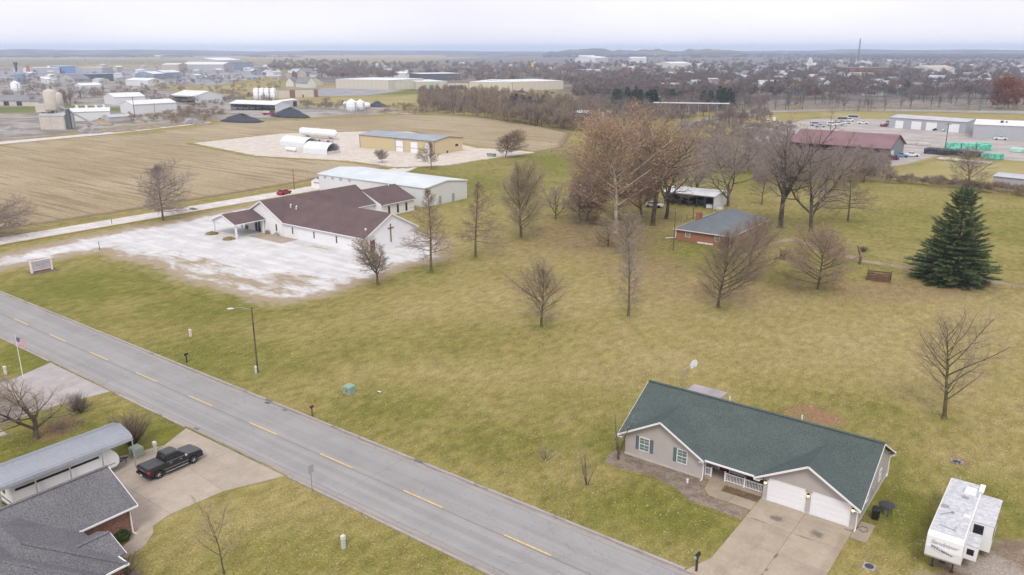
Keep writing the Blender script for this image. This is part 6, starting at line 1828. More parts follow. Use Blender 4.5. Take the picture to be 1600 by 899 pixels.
pole('thin pole in front of the pale blue-white barn', 243, 182, 160, .14)
pole('short marker post at the mouth of the white gravel lot', 156, 391, 378, .07, False, 'dark_metal')
pole('short marker post between the church lane and the gravel lot', 175, 351, 341, .07, False, 'dark_metal')
for lb, u, v, vt in (('left', 1108, 189, 160), ('right', 1126, 188, 162)): pole(lb + ' dark pole by the curved highway', u, v, vt, .18)
# oddments in the fields
T = thing('drain_grate', 'dark culvert grate beside the church lane', 'grate', g(302, 328))
MB().box(-1.0, 1.0, -.6, .6, 0, .35).build('frame', M['slab_grey'], T); MB().box(-.8, .8, -.45, .45, .35, .4).build('grate', M['dark_metal'], T)
T = thing('tree_stump', 'upright grey stump near the curved farm track', 'stump', g(1222, 404))
MB().lathe([(.75, 0), (.55, .25), (.5, 1.4), (.42, 1.55), (.1, 1.45)], 10).build('trunk', M['bark_dark'], T, True)
T = thing('broken_tree', 'broken dead trunk with a leaning limb near the track', 'dead tree', g(1343, 413))
MB().tube((0, 0, 0), (.05, 0, 1.5), .28, .24, 8).build('trunk', M['bark_dark'], T); MB().tube((.05, 0, 1.3), (-.9, .3, 3.6), .2, .06, 7).build('limb', M['bark_dark'], T)
T = thing('compost_bin', 'dark slatted compost bin on a patch of bare soil', 'compost bin', g(1373, 438), .15)
for k in range(4):
    for y in (-.9, .9): MB().box(-1.8, 1.8, y - .04, y + .04, .08 + k * .36, .36 + k * .36).build('slat', M['wood'], T)
    for x in (-1.8, 1.8): MB().box(x - .04, x + .04, -.86, .86, .08 + k * .36, .36 + k * .36).build('slat', M['wood'], T)
for x in (-1.86, 1.86):
    for y in (-.96, .96): MB().box(x - .07, x + .07, y - .07, y + .07, 0, 1.7).build('post', M['bark_dark'], T)
heapo = MB().lathe([(1.6, 0), (1.4, .9), (.7, 1.25), (.1, 1.35)], 12).build('brush', M['mulch_dark'], T)
heapo.scale = (1, .5, 1)
T = thing('log', 'fallen grey log lying under the orange-leaved trees', 'log', g(935, 352), .1)
MB().tube((-2.2, 0, .2), (2.2, .2, .22), .2, .15, 8).build('trunk', M['bark_dark'], T); MB().tube((.6, 0, .25), (1.4, .8, .6), .08, .04, 6).build('branch', M['bark_dark'], T)

# ---------------------------------------------------------------- parked vehicles in the distance
def car_proto(kind):
    T = thing('parked_car', '-', 'car')
    if kind == 'pickup':
        prof = arch_profile(-2.75, 2.75, .42, [(2.7, .95), (1.2, 1.12), (-.7, 1.12), (-2.7, 1.12)], (-1.75, 1.75), .42)
        cabr = [(-.75, 1.1), (1.2, 1.1), (.4, 1.8), (-.55, 1.8)]
    elif kind == 'van':
        prof = arch_profile(-2.7, 2.7, .42, [(2.65, 1.0), (1.9, 1.2), (-2.65, 1.2)], (-1.7, 1.75), .42)
        cabr = [(-2.62, 1.18), (1.9, 1.18), (1.1, 2.15), (-2.5, 2.15)]
    elif kind == 'trailer':
        prof = [(-3.2, .6), (3.2, .6), (3.3, 1.2), (2.9, 1.4), (-3.2, 1.4)]
        cabr = [(-3.2, 1.38), (2.9, 1.38), (2.6, 2.95), (-3.1, 2.95)]
    elif kind == 'truck':
        prof = [(-4, .6), (4, .6), (4, 1.4), (-4, 1.4)]
        cabr = [(1.6, 1.38), (3.9, 1.38), (3.6, 3.0), (1.7, 3.0)]
    else:
        prof = arch_profile(-2.3, 2.3, .38, [(2.25, .8), (1.3, .95), (-1.6, .98), (-2.25, .9)], (-1.4, 1.45), .38)
        cabr = [(-1.7, .96), (1.15, .95), (.4, 1.48), (-1.2, 1.5)]
    MB().prism(prof, 'y', -.92, .92).build('body', M['car_white'], T, bevel=.04, seg=1)
    (a, za), (b, zb), (c, zc), (d, zd) = cabr
    cab = MB().loft([[(a, -.88, za), (b, -.88, zb), (b, .88, zb), (a, .88, za)], [(d, -.72, zd), (c, -.72, zc), (c, .72, zc), (d, .72, zd)]]).build('cab', M['car_white'], T)
    w = MB()
    def lerp(p, q, t): return tuple(p[i] + (q[i] - p[i]) * t for i in range(3))
    B_ = [(a, -.88, za), (b, -.88, zb), (b, .88, zb), (a, .88, za)]; U = [(d, -.72, zd), (c, -.72, zc), (c, .72, zc), (d, .72, zd)]
    cen = Vector(((a + b) / 2, 0, (za + zc) / 2))
    for i in range(4):
        if kind == 'trailer' and i != 0: continue
        j = (i + 1) % 4
        q = [lerp(lerp(B_[i], U[i], s), lerp(B_[j], U[j], s), t) for s, t in ((.2, .07), (.2, .93), (.85, .93), (.85, .07))]
        nrm = (Vector(q[1]) - Vector(q[0])).cross(Vector(q[3]) - Vector(q[0])).normalized()
        if nrm.dot(Vector(q[0]) - cen) < 0: nrm = -nrm
        o = [tuple(Vector(p) + nrm * .015) for p in q]
        w.add(q + o, [(4, 5, 6, 7), (0, 1, 5, 4), (1, 2, 6, 5), (2, 3, 7, 6), (3, 0, 4, 7)])
    w.build('window', M['dark_glass'], cab)
    if kind == 'truck': MB().box(-3.95, 1.4, -1.15, 1.15, 1.4, 2.4).build('load', M['lumber'], T)
    r = .34 if kind == 'car' else .4
    wx = {'pickup': (-1.75, 1.75), 'van': (-1.7, 1.75), 'trailer': (-.5, .4), 'truck': (-2.6, 2.7), 'car': (-1.4, 1.45)}[kind]
    for x in wx:
        for s in (-1, 1):
            MB().lathe([(r * .6, -.11), (r, -.11), (r, .11), (r * .6, .11)], 12, (x, s * .82, r), 'y').build('wheel', M['tyre'], T)
    return T
PROTO = {}
def park(kind, u, v, rot, paint, label, group=None, name='parked_car', cat='car'):
    p = g(u, v)
    if kind not in PROTO:
        T = car_proto(kind); PROTO[kind] = (T, kids_of(T)); first = True
    T, kids = PROTO[kind]
    if T['label'] == '-':
        c = T; c.location = (p[0], p[1], 0); c.rotation_euler = (0, 0, rot); c['label'] = label
        if group: c['group'] = group
        mine = kids
    else:
        c = copy_tree(T, kids, p, rot, 1, label, group)
        if not group and 'group' in c: del c['group']
        mine = kids_of(c) if False else [(k, []) for k in children_fast(c)]
    c.name = name; c['category'] = cat
    for k, _ in mine:
        if k.name.startswith(('body', 'cab')) and k.material_slots:
            k.material_slots[0].link = 'OBJECT'; k.material_slots[0].material = M[paint]
    return c
def children_fast(c):
    return list(c.children)
park('car', 444, 304, R(105), 'car_red', 'red car parked beside the church lane')
park('car', 1022, 324, R(10), 'car_white', 'white car under the leafy trees beside the pole barn')
park('pickup', 1407, 246, R(20), 'car_blue', 'bright blue pickup at the end of the maroon roofed barn', name='parked_pickup', cat='pickup truck')
park('car', 1394, 250, R(15), 'maroon', 'maroon car in front of the blue pickup')
park('pickup', 1424, 245, R(30), 'car_white', 'white pickup just right of the bright blue one', name='parked_pickup', cat='pickup truck')
park('pickup', 1373, 249, R(10), 'car_silver', 'silver pickup under the open end of the maroon roofed barn', name='parked_pickup', cat='pickup truck')
park('car', 1341, 250, R(5), 'car_red', 'red car in front of the maroon roofed barn')
park('pickup', 1262, 242, R(170), 'car_white', 'white pickup at the left end of the maroon roofed barn', name='parked_pickup', cat='pickup truck')
park('truck', 1383, 198, R(75), 'car_red', 'red lorry beside the steel warehouse with four doors', name='lorry', cat='lorry')
park('pickup', 1348, 194, R(20), 'car_white', 'white pickup alone on the gravel left of the red lorry', name='parked_pickup', cat='pickup truck')
park('pickup', 1481, 206, R(15), 'car_white', 'white pickup before the last roller door of the steel warehouse', name='parked_pickup', cat='pickup truck')
park('van', 1496, 206, R(20), 'car_black', 'black van at the right end of the steel warehouse', name='parked_van', cat='van')
park('car', 1465, 205, R(5), 'car_black', 'low black car between the roller doors of the steel warehouse')
park('pickup', 1563, 219, R(15), 'car_white', 'white pickup before the warehouse cut off by the right edge', name='parked_pickup', cat='pickup truck')
rg = random.Random(3)
for u, v in ((1305, 193), (1309, 196), (1316, 191), (1321, 194), (1327, 190), (1333, 188), (1300, 197), (1281, 199), (1274, 197)):
    park(rg.choice(('pickup', 'van', 'trailer')), u, v, R(rg.uniform(-10, 50)), rg.choice(('car_white', 'car_white', 'car_silver')), 'white vehicle in the crowded row behind the maroon roofed barn', 'vehicles parked behind the maroon barn', 'parked_vehicle', 'vehicle')
for u, v in ((1166, 203), (1173, 202), (1181, 204), (1200, 192), (1209, 190), (1218, 194), (1226, 196), (1214, 203)):
    park(rg.choice(('trailer', 'van', 'trailer')), u, v, R(rg.uniform(60, 120)), 'car_white', 'white trailer in the storage yard behind the tall bare trees', 'trailers in the storage yard', 'parked_trailer', 'trailer').scale = (.8, .8, .8)
for k in range(26):
    u = rg.uniform(0, 110); v = rg.uniform(119, 127)
    park('car' if k % 3 else 'van', u, v, R(rg.uniform(0, 180)), rg.choice(('car_white', 'car_silver', 'car_blue', 'car_black')), 'tiny vehicle in the far car lots by the stores on the left', 'cars in the far lots', 'parked_car', 'car')
for k in range(22):
    u = rg.uniform(300, 400); v = rg.uniform(119, 131)
    park(rg.choice(('car', 'trailer', 'van')), u, v, R(rg.uniform(0, 180)), rg.choice(('car_white', 'car_silver', 'car_blue')), 'tiny vehicle in the far lots behind the white barns', 'vehicles behind the white barns', 'parked_car', 'car')
for k in range(16):
    u = rg.uniform(626, 870); v = rg.uniform(143, 147)
    park('car', u, v, R(rg.uniform(0, 180)), rg.choice(('car_white', 'car_silver', 'car_red', 'car_black')), 'tiny car parked along the cream stores', 'cars parked along the cream stores', 'parked_car', 'car')
for u, w_ in ((368, 'leftmost'), (376, 'second'), (384, 'middle'), (393, 'fourth'), (402, 'rightmost')): park('van', u, 171, R(60), 'car_white', 'white van in the ' + w_ + ' occupied bay of the open sided shed', 'vehicles in the open shed', 'parked_van', 'van')
park('truck', 420, 180, R(20), 'car_red', 'red loader beside the large coal heap', name='loader', cat='loader')
for u, v in ((120, 172), (135, 172), (150, 172), (162, 171)): park('trailer', u, v, R(-20), 'car_white', 'white box trailer parked behind the long low shed', 'box trailers behind the shed', 'parked_trailer', 'trailer')
# ---------------------------------------------------------------- trees
def nrm(v):
    l = math.sqrt(v[0] * v[0] + v[1] * v[1] + v[2] * v[2]) or 1
    return (v[0] / l, v[1] / l, v[2] / l)

STAT = []
class Tree:
    """branching skeleton: levels of (count, start, angle at start, angle at end, length rule, wiggle, upward pull, steps)"""
    def __init__(self, seed, floor=.006): self.rg = random.Random(seed); self.seg = {}; self.tips = []; self.floor = floor; self.ph = seed * 1.37
    def side(self, d, ang, az):
        ax = (0, 0, 1) if abs(d[2]) < .9 else (1, 0, 0)
        s = nrm((d[1] * ax[2] - d[2] * ax[1], d[2] * ax[0] - d[0] * ax[2], d[0] * ax[1] - d[1] * ax[0]))
        u = (d[1] * s[2] - d[2] * s[1], d[2] * s[0] - d[0] * s[2], d[0] * s[1] - d[1] * s[0])
        c, sn, ca, sa = math.cos(ang), math.sin(ang), math.cos(az), math.sin(az)
        return tuple(d[i] * c + (s[i] * ca + u[i] * sa) * sn for i in range(3))
    def branch(self, p, d, L, r, lv, sp):
        rg = self.rg
        S = sp[lv]
        ns = S['steps']
        pts = [(p, d, r)]
        rend = r * S.get('tip', .25)
        st = self.seg.setdefault(lv, [])
        q = p
        for i in range(ns):
            w = S['wig']
            d = nrm((d[0] + rg.uniform(-w, w), d[1] + rg.uniform(-w, w), d[2] + rg.uniform(-w, w) + S['up']))
            q2 = (q[0] + d[0] * L / ns, q[1] + d[1] * L / ns, q[2] + d[2] * L / ns)
            if q2[2] < .05: q2 = (q2[0], q2[1], .05)
            r2 = r + (rend - r) * (i + 1) / ns
            st.append((*q, *q2, pts[-1][2], r2))
            pts.append((q2, d, r2)); q = q2
        if lv + 1 < len(sp):
            C = sp[lv + 1]
            n = C['n'] if lv == 0 else max(1, int(C['n'] * (.55 + .45 * min(1.4, L / max(S.get('ref', L), 1e-6))) + rg.random()))
            az = rg.uniform(0, 6.28)
            for k in range(n):
                t = C['start'] + (C.get('end', 1) - C['start']) * (k + rg.random() * .9) / n
                f = t * ns; i = min(int(f), ns - 1); f -= i
                a, b = pts[i], pts[i + 1]
                pp = tuple(a[0][j] + (b[0][j] - a[0][j]) * f for j in range(3))
                rr = a[2] + (b[2] - a[2]) * f
                az += 2.4 + rg.uniform(-.5, .5)
                ang = R(C['a0'] + (C['a1'] - C['a0']) * t + rg.uniform(-9, 9))
                cl = C['len'](t, L) * rg.uniform(.72, 1.2)
                if lv == 0: cl *= 1 + .28 * math.sin(az + self.ph) + .14 * math.sin(2 * az + 1.7 * self.ph)
                if cl < .08: continue
                cr = max(min(rr * .72, max(C.get('rmin', .007), cl * C.get('thick', .022))), self.floor * (1.7 if lv + 2 < len(sp) else 1.0))
                self.branch(pp, self.side(b[1], ang, az), cl, cr, lv + 1, sp)
        else:
            self.tips.append((pts[-1][0], pts[-1][1]))
            if len(pts) > 2: self.tips.append((pts[len(pts) // 2][0], d))

def tubes(segs, n):
    A = np.asarray(segs, float)
    p0, p1, r0, r1 = A[:, 0:3], A[:, 3:6], A[:, 6], A[:, 7]
    d = p1 - p0; d /= np.maximum(np.linalg.norm(d, axis=1, keepdims=True), 1e-9)
    ref = np.where(np.abs(d[:, 2:3]) < .9, np.array([[0, 0, 1.0]]), np.array([[1.0, 0, 0]]))
    s = np.cross(d, ref); s /= np.linalg.norm(s, axis=1, keepdims=True)
    u = np.cross(s, d)
    N = len(A)
    ang = np.arange(n) * 2 * math.pi / n
    ring = s[:, None, :] * np.cos(ang)[None, :, None] + u[:, None, :] * np.sin(ang)[None, :, None]
    v0 = p0[:, None, :] + ring * r0[:, None, None]
    v1 = p1[:, None, :] + ring * r1[:, None, None]
    v = np.concatenate([v0, v1], 1).reshape(-1, 3)
    k = np.arange(n); k2 = (k + 1) % n
    q = np.stack([k, k2, k2 + n, k + n], 1)[None] + (np.arange(N) * 2 * n)[:, None, None]
    return v, q.reshape(-1, 4)

def cones(segs):
    """three-sided spikes for the twigs"""
    A = np.asarray(segs, float)
    p0, p1, r0 = A[:, 0:3], A[:, 3:6], A[:, 6]
    d = p1 - p0; d /= np.maximum(np.linalg.norm(d, axis=1, keepdims=True), 1e-9)
    ref = np.where(np.abs(d[:, 2:3]) < .9, np.array([[0, 0, 1.0]]), np.array([[1.0, 0, 0]]))
    s = np.cross(d, ref); s /= np.linalg.norm(s, axis=1, keepdims=True)
    u = np.cross(s, d)
    N = len(A)
    ang = np.arange(3) * 2 * math.pi / 3
    ring = p0[:, None, :] + (s[:, None, :] * np.cos(ang)[None, :, None] + u[:, None, :] * np.sin(ang)[None, :, None]) * r0[:, None, None]
    v = np.concatenate([ring, p1[:, None, :]], 1).reshape(-1, 3)
    f = np.array([[0, 1, 3], [1, 2, 3], [2, 0, 3]])[None] + (np.arange(N) * 4)[:, None, None]
    return v, f.reshape(-1, 3)

def join(parts):
    vs, f3, f4, o = [], [], [], 0
    for v, f in parts:
        vs.append(v); (f3 if f.shape[1] == 3 else f4).append(f + o); o += len(v)
    return np.concatenate(vs), (np.concatenate(f3) if f3 else None), (np.concatenate(f4) if f4 else None)

def leaf_mesh(pts, rg, size, per=1, spread=.3):
    vs, fs = [], []
    for (p, d) in pts:
        for _ in range(per):
            c = [p[i] + rg.gauss(0, spread) for i in range(3)]
            if c[2] < .2: continue
            a = [rg.gauss(0, 1) for _ in range(3)]; b = [rg.gauss(0, 1) for _ in range(3)]
            a = nrm(a); b = nrm(b); s = size * rg.uniform(.6, 1.3)
            n = len(vs)
            vs += [tuple(c[i] - a[i] * s for i in range(3)), tuple(c[i] + b[i] * s * .6 for i in range(3)), tuple(c[i] + a[i] * s for i in range(3)), tuple(c[i] - b[i] * s * .6 for i in range(3))]
            fs.append((n, n + 1, n + 2, n + 3))
    return np.array(vs), np.array(fs)

def make_tree(name, label, cat, loc, t, trunk_lv, bark, twig, leaves=None, group=None, rot=0.0):
    T = thing(name, label, cat, loc, rot, group)
    sides = {0: 9, 1: 6, 2: 4}
    tr = [tubes(t.seg[l], sides.get(l, 4)) for l in range(trunk_lv) if l in t.seg]
    v, f3, f4 = join(tr)
    link('trunk', np_mesh('trunk', v, f3, f4, M[bark], True), T)
    top = max(t.seg)
    cr = []
    for l in range(trunk_lv, top + 1):
        if l not in t.seg: continue
        cr.append(cones(t.seg[l]) if l >= top - 0 else tubes(t.seg[l], 4 if l < 2 else 3))
    v, f3, f4 = join(cr)
    link('crown', np_mesh('crown', v, f3, f4, M[twig], False), T)
    if leaves:
        m_, frac, size, per, spread = leaves
        pts = [p for p in t.tips if t.rg.random() < frac]
        if pts:
            v, f = leaf_mesh(pts, t.rg, size, per, spread)
            tag(link('leaves', np_mesh('leaves', v, None, f, M[m_], False), T), kind='stuff')
    return T

def spec_leader(h, w, dens=1.0, droop=True, base=.16, shape='cone', twig=.011):
    """one straight leader, side limbs all the way up (pin oak, young trees)"""
    hw = w / 2
    if shape == 'cone': prof = lambda t: hw * max(.06, (1 - t) ** .75 * 1.08 if t > .28 else .75 + t)
    elif shape == 'egg': prof = lambda t: hw * max(.08, math.sin(math.pi * min(1, max(0, (t - base) / (1 - base)) * .86 + .16)) ** .8)
    else: prof = lambda t: hw * max(.1, (1 - abs(t - .5) * 1.4))
    a0, a1 = (112, 28) if droop else (74, 22)
    return [dict(steps=9, wig=.035, up=.03, tip=.12),
            dict(n=int(44 * dens), start=base, a0=a0, a1=a1, len=lambda t, L: prof(t) * 1.12, wig=.10, up=.05 if droop else .09, steps=4, thick=.021, rmin=.02, ref=hw),
            dict(n=int(14 * dens), start=.14, a0=54, a1=38, len=lambda t, L: L * .44 * (1.1 - .55 * t), wig=.16, up=.04, steps=2, thick=.016, rmin=.011, ref=hw * .4),
            dict(n=17, start=.1, a0=52, a1=36, len=lambda t, L: max(.4, L * .52 * (1.05 - .4 * t)), wig=.2, up=.03, steps=1, thick=.016, rmin=twig)]

def spec_oval(h, w, dens=1.0, fork=.2, twig=.011, up=.10, a=(38, 20)):
    """forking low into many ascending limbs (maple, pear)"""
    hw = w / 2
    return [dict(steps=7, wig=.06, up=.04, tip=.15),
            dict(n=int(30 * dens), start=fork, a0=a[0] + 26, a1=a[1], len=lambda t, L: (h * (.46 * (1 - t) + .10) + hw * .30) * min(1, .45 + 1.6 * (t - fork)), wig=.10, up=up, steps=5, thick=.014, rmin=.02, ref=h * .3),
            dict(n=int(16 * dens), start=.16, a0=52, a1=30, len=lambda t, L: L * .42 * (1.15 - .6 * t), wig=.14, up=.08, steps=3, thick=.014, rmin=.012, ref=h * .13),
            dict(n=16, start=.1, a0=50, a1=32, len=lambda t, L: max(.4, L * .5 * (1.05 - .4 * t)), wig=.18, up=.05, steps=1, thick=.014, rmin=twig)]

def spec_vase(h, w, limbs=5, fork=.25, spread=34, dens=1.0, twig=.013, wig=.15, thick=.032):
    """a few heavy crooked limbs from a short trunk (old maples, elms)"""
    return [dict(steps=4, wig=.06, up=.0, tip=.62),
            dict(n=limbs, start=fork / (fork + .25), a0=spread + 14, a1=spread - 12, len=lambda t, L: h * .74, wig=wig, up=.07, steps=8, thick=thick, tip=.1, ref=h * .7),
            dict(n=int(20 * dens), start=.12, a0=58, a1=30, len=lambda t, L: min(L * .5 * (1.15 - .75 * t), w * .42), wig=.18, up=.07, steps=5, thick=.022, rmin=.022, ref=h * .28),
            dict(n=int(14 * dens), start=.12, a0=52, a1=34, len=lambda t, L: max(.4, L * .45 * (1.1 - .5 * t)), wig=.18, up=.04, steps=3, thick=.016, rmin=.013, ref=h * .1),
            dict(n=12, start=.08, a0=52, a1=36, len=lambda t, L: max(.45, L * .6), wig=.2, up=.02, steps=1, thick=.014, rmin=twig)]

def grown(seed, h, spec, r, lean=(0, 0), trunk_frac=1.0, floor=.006):
    t = Tree(seed, floor)
    t.branch((0, 0, -.05), nrm((lean[0], lean[1], 1)), h * trunk_frac, r, 0, spec)
    # root flare
    t.seg[0].append((0, 0, -.1, lean[0] * .3, lean[1] * .3, .45, r * 1.55, r * 1.02))
    return t

def fit(t, h, w=None):
    """scale the skeleton so its top sits at h"""
    m = max(max(s[5] for s in L) for L in t.seg.values())
    k = h / m
    for l, L in t.seg.items(): t.seg[l] = [tuple(x * k for x in s[:6]) + s[6:] for s in L]
    t.tips = [(tuple(x * k for x in p), d) for p, d in t.tips]
    if w:
        rs = sorted(math.hypot(p[0], p[1]) for p, d in t.tips)
        kx = max(.6, min(2.6, w / 2 / rs[int(len(rs) * .83)]))
        for l, L in t.seg.items(): t.seg[l] = [(s[0] * kx, s[1] * kx, s[2], s[3] * kx, s[4] * kx, s[5], s[6], s[7]) for s in L]
        t.tips = [((p[0] * kx, p[1] * kx, p[2]), d) for p, d in t.tips]
    return t

def place(kind, seed, u, v, vt, wpx, label, name='bare_tree', cat='tree', bark='bark', twig='twig', leaves=None, dens=1.0, r=None, lean=(0, 0), **k):
    p = g(u, v); h = hz(u, v, vt); w = span(u, v, wpx)
    r = r or h * .014 + .04
    fl = .92e-4 * math.hypot(math.hypot(*p), CAM_H)
    if kind == 'leader': t = grown(seed, h, spec_leader(h, w, dens, **k), r, lean, 1, fl); tl = 1
    elif kind == 'oval': t = grown(seed, h * .86, spec_oval(h, w, dens, **k), r, lean, 1, fl); tl = 2
    else: t = grown(seed, h, spec_vase(h, w, dens=dens, **k), r * 1.25, lean, k.get('fork', .25) + .25, fl); tl = 3
    STAT.append((label[:40], round(h, 1), round(w, 1), [len(t.seg[l]) for l in sorted(t.seg)]))
    fit(t, h, w)
    return make_tree(name, label, cat, p, t, tl, bark, twig, leaves)

# --- lawn trees, nearest and mid-distance
place('leader', 11, 255, 344, 247, 66, 'bare rounded tree standing alone beside the church lane on the left', bark='bark', twig='twig_purple', shape='egg', droop=True, dens=1.1)
place('leader', 12, -6, 372, 300, 84, 'bare tree cut off by the left edge at the crop field', twig='twig_purple', shape='egg', dens=1.0)
place('vase', 13, 590, 446, 362, 62, 'small bare tree in front of the church side door', bark='bark_moss', twig='twig_brown', limbs=6, fork=.24, spread=32, dens=.7, thick=.018)
place('leader', 14, 674, 426, 291, 72, 'tall bare pin oak at the right corner of the white gravel lot', bark='bark_moss', twig='twig_brown', leaves=('leaf_brown', .06, .07, 1, .1), shape='cone', base=.22)
place('leader', 15, 743, 403, 279, 66, 'tall bare pin oak right of the one at the gravel corner', bark='bark_moss', twig='twig_brown', shape='cone', base=.22)
place('oval', 16, 814, 372, 243, 70, 'dense upright tan-twigged tree in the lawn centre', bark='bark', twig='twig_tan', dens=1.3, fork=.12, a=(30, 16))
place('vase', 17, 868, 343, 280, 46, 'sparse crooked tree leaning apart near the orange-leaved giant', bark='bark_moss', twig='twig', limbs=4, fork=.06, spread=36, dens=.55, thick=.02)
place('leader', 18, 674, 264, 221, 31, 'small reddish-brown tree before the yellow workshop corner', twig='twig_brown', leaves=('leaf_brown', .3, .14, 1, .12), shape='cone', base=.2, droop=False, dens=.7)
place('oval', 19, 597, 255, 233, 25, 'small round bare tree at the tip of the gravel yard', twig='twig', fork=.3, dens=.6)
place('oval', 20, 790, 246, 200, 50, 'round reddish-brown tree right of the yellow workshop', twig='twig_brown', leaves=('leaf_brown', .35, .16, 1, .2), fork=.15, dens=.9)
place('oval', 21, 963, 364, 150, 150, 'giant pale-barked sycamore with orange leaves in the grove', name='sycamore_tree', bark='sycamore_bark', twig='twig_warm', leaves=('leaf_orange', .72, .2, 2, .6), fork=.22, dens=.95, r=.5, a=(40, 22), up=.05)
place('vase', 22, 1020, 352, 144, 112, 'tall dark-limbed tree right of the giant sycamore', bark='bark_dark', twig='twig_warm', leaves=('leaf_orange', .3, .18, 1, .4), limbs=6, fork=.34, spread=22, dens=.8, r=.45)
place('vase', 23, 1041, 342, 190, 100, 'dark spreading tree behind the wooden pole left of the pole barn', bark='bark_dark', twig='twig', limbs=6, fork=.22, spread=34, dens=.75, leaves=('leaf_brown', .05, .15, 1, .2))
place('oval', 24, 938, 311, 172, 120, 'orange-leaved tree behind and left of the giant sycamore', bark='bark', twig='twig_warm', leaves=('leaf_orange', .6, .2, 2, .6), fork=.15, dens=.85, a=(44, 22), up=.05)
place('oval', 25, 905, 352, 262, 62, 'grey twiggy tree at the left side of the orange-leaved grove', twig='twig', fork=.1, dens=.9, bark='bark')
place('oval', 26, 978, 395, 322, 50, 'grey thicket tree in front of the giant sycamore', twig='twig', fork=.05, dens=.8, a=(34, 20))
place('oval', 27, 950, 386, 330, 44, 'small orange-tinted thicket tree left of the grey one', twig='twig_tan', leaves=('leaf_orange', .1, .12, 1, .2), fork=.05, dens=.7)
place('vase', 28, 1002, 340, 225, 92, 'brown-leaved tree between the sycamore and the dark trees', bark='bark', twig='twig_warm', leaves=('leaf_orange', .8, .18, 2, .5), limbs=8, fork=.2, spread=44, dens=.65)
place('vase', 51, 918, 344, 246, 84, 'loose orange-leaved tree at the left foot of the giant sycamore', bark='bark', twig='twig_warm', leaves=('leaf_orange', .8, .18, 2, .5), limbs=9, fork=.1, spread=46, dens=.55)
place('vase', 29, 1137, 323, 205, 92, 'bare tree with steep forked limbs at the pole barn gable', bark='bark_dark', twig='twig', limbs=4, fork=.12, spread=26, dens=.55, thick=.03)
place('vase', 30, 1219, 356, 153, 118, 'tallest dark bare tree behind the brick ranch house', bark='bark_dark', twig='twig_purple', limbs=7, fork=.30, spread=34, dens=.55, r=.48)
place('vase', 31, 1267, 362, 186, 120, 'twisted many-limbed dark tree right of the tallest one', bark='bark_dark', twig='twig_purple', limbs=6, fork=.16, spread=40, dens=.58, thick=.034, wig=.22)
place('leader', 32, 1325, 346, 256, 74, 'brown drooping pin oak behind the grass right of the twisted tree', bark='bark_dark', twig='twig_brown', leaves=('leaf_brown', .12, .1, 1, .15), shape='cone', base=.24)
place('oval', 33, 1190, 320, 258, 44, 'small bare tree left of the tallest dark one', twig='twig_purple', fork=.25, dens=.6)
place('oval', 34, 1122, 481, 340, 92, 'bare brown tree nearest in front of the brick ranch house', bark='bark_dark', twig='twig_brown', fork=.1, dens=1.2, a=(40, 18))
place('oval', 35, 1168, 436, 322, 82, 'bare many-stemmed tree hiding the right half of the brick ranch house', bark='bark_moss', twig='twig_brown', fork=.05, dens=1.0, a=(36, 18))
place('oval', 36, 1278, 453, 344, 100, 'dense rusty-leaved tree in front of the curved farm track', bark='bark_dark', twig='twig_brown', leaves=('leaf_brown', .3, .11, 1, .2), fork=.08, dens=1.1, a=(56, 24))
place('oval', 37, 846, 511, 394, 70, 'bare oval tree alone in the open lawn', bark='bark_moss', twig='twig_brown', fork=.16, dens=1.0, a=(36, 16))
place('leader', 38, 982, 494, 372, 46, 'slender bare tree right of the oval one in the open lawn', bark='bark_moss', twig='twig', shape='egg', droop=False, base=.15, dens=.8)
place('oval', 39, 1475, 654, 460, 98, 'bare tree alone in the lawn above the white caravan', bark='bark_moss', twig='twig_tan', fork=.2, dens=.8, a=(34, 18), up=.07)
place('vase', 40, 57, 686, 568, 112, 'bare vase-shaped tree by the leaf bed at the left edge', bark='bark', twig='twig', limbs=6, fork=.14, spread=40, dens=.5, thick=.03, r=.24)
place('oval', 41, -14, 660, 590, 60, 'bare tree mostly cut off by the left edge above the carport', twig='twig_purple', fork=.1, dens=.9)
place('oval', 42, 350, 897, 765, 60, 'thin bare sapling in the near front lawn', bark='bark', twig='twig_tan', fork=.2, dens=.42, a=(44, 18), r=.07)
place('vase', 43, 966, 718, 622, 34, 'slim three-stemmed bare tree at the corner of the tan house', bark='bark_dark', twig='twig', limbs=3, fork=.03, spread=16, dens=.28, r=.09, thick=.02)
place('oval', 44, 1513, 300, 224, 52, 'tall bare tree rising from the brushy hedge on the right', bark='bark_dark', twig='twig_purple', fork=.12, dens=.7, a=(34, 18))
place('oval', 45, 1575, 170, 118, 36, 'rusty-red leafed tree at the town edge on the far right', bark='bark_dark', twig='twig_brown', leaves=('leaf_red', .8, .5, 2, .6), fork=.1, dens=.8, a=(50, 24))
place('vase', 46, 1085, 312, 232, 56, 'grey bare tree behind the pole barn roof', bark='bark', twig='twig', limbs=5, fork=.15, spread=32, dens=.7)
place('oval', 47, 1350, 285, 225, 46, 'brown bare brush tree in front of the maroon roofed barn', bark='bark_dark', twig='twig_purple', fork=.05, dens=.8, a=(36, 20))
place('oval', 48, 1290, 292, 226, 50, 'brown bare brush tree left of the one before the maroon barn', bark='bark_dark', twig='twig_purple', fork=.05, dens=.8, a=(36, 20))

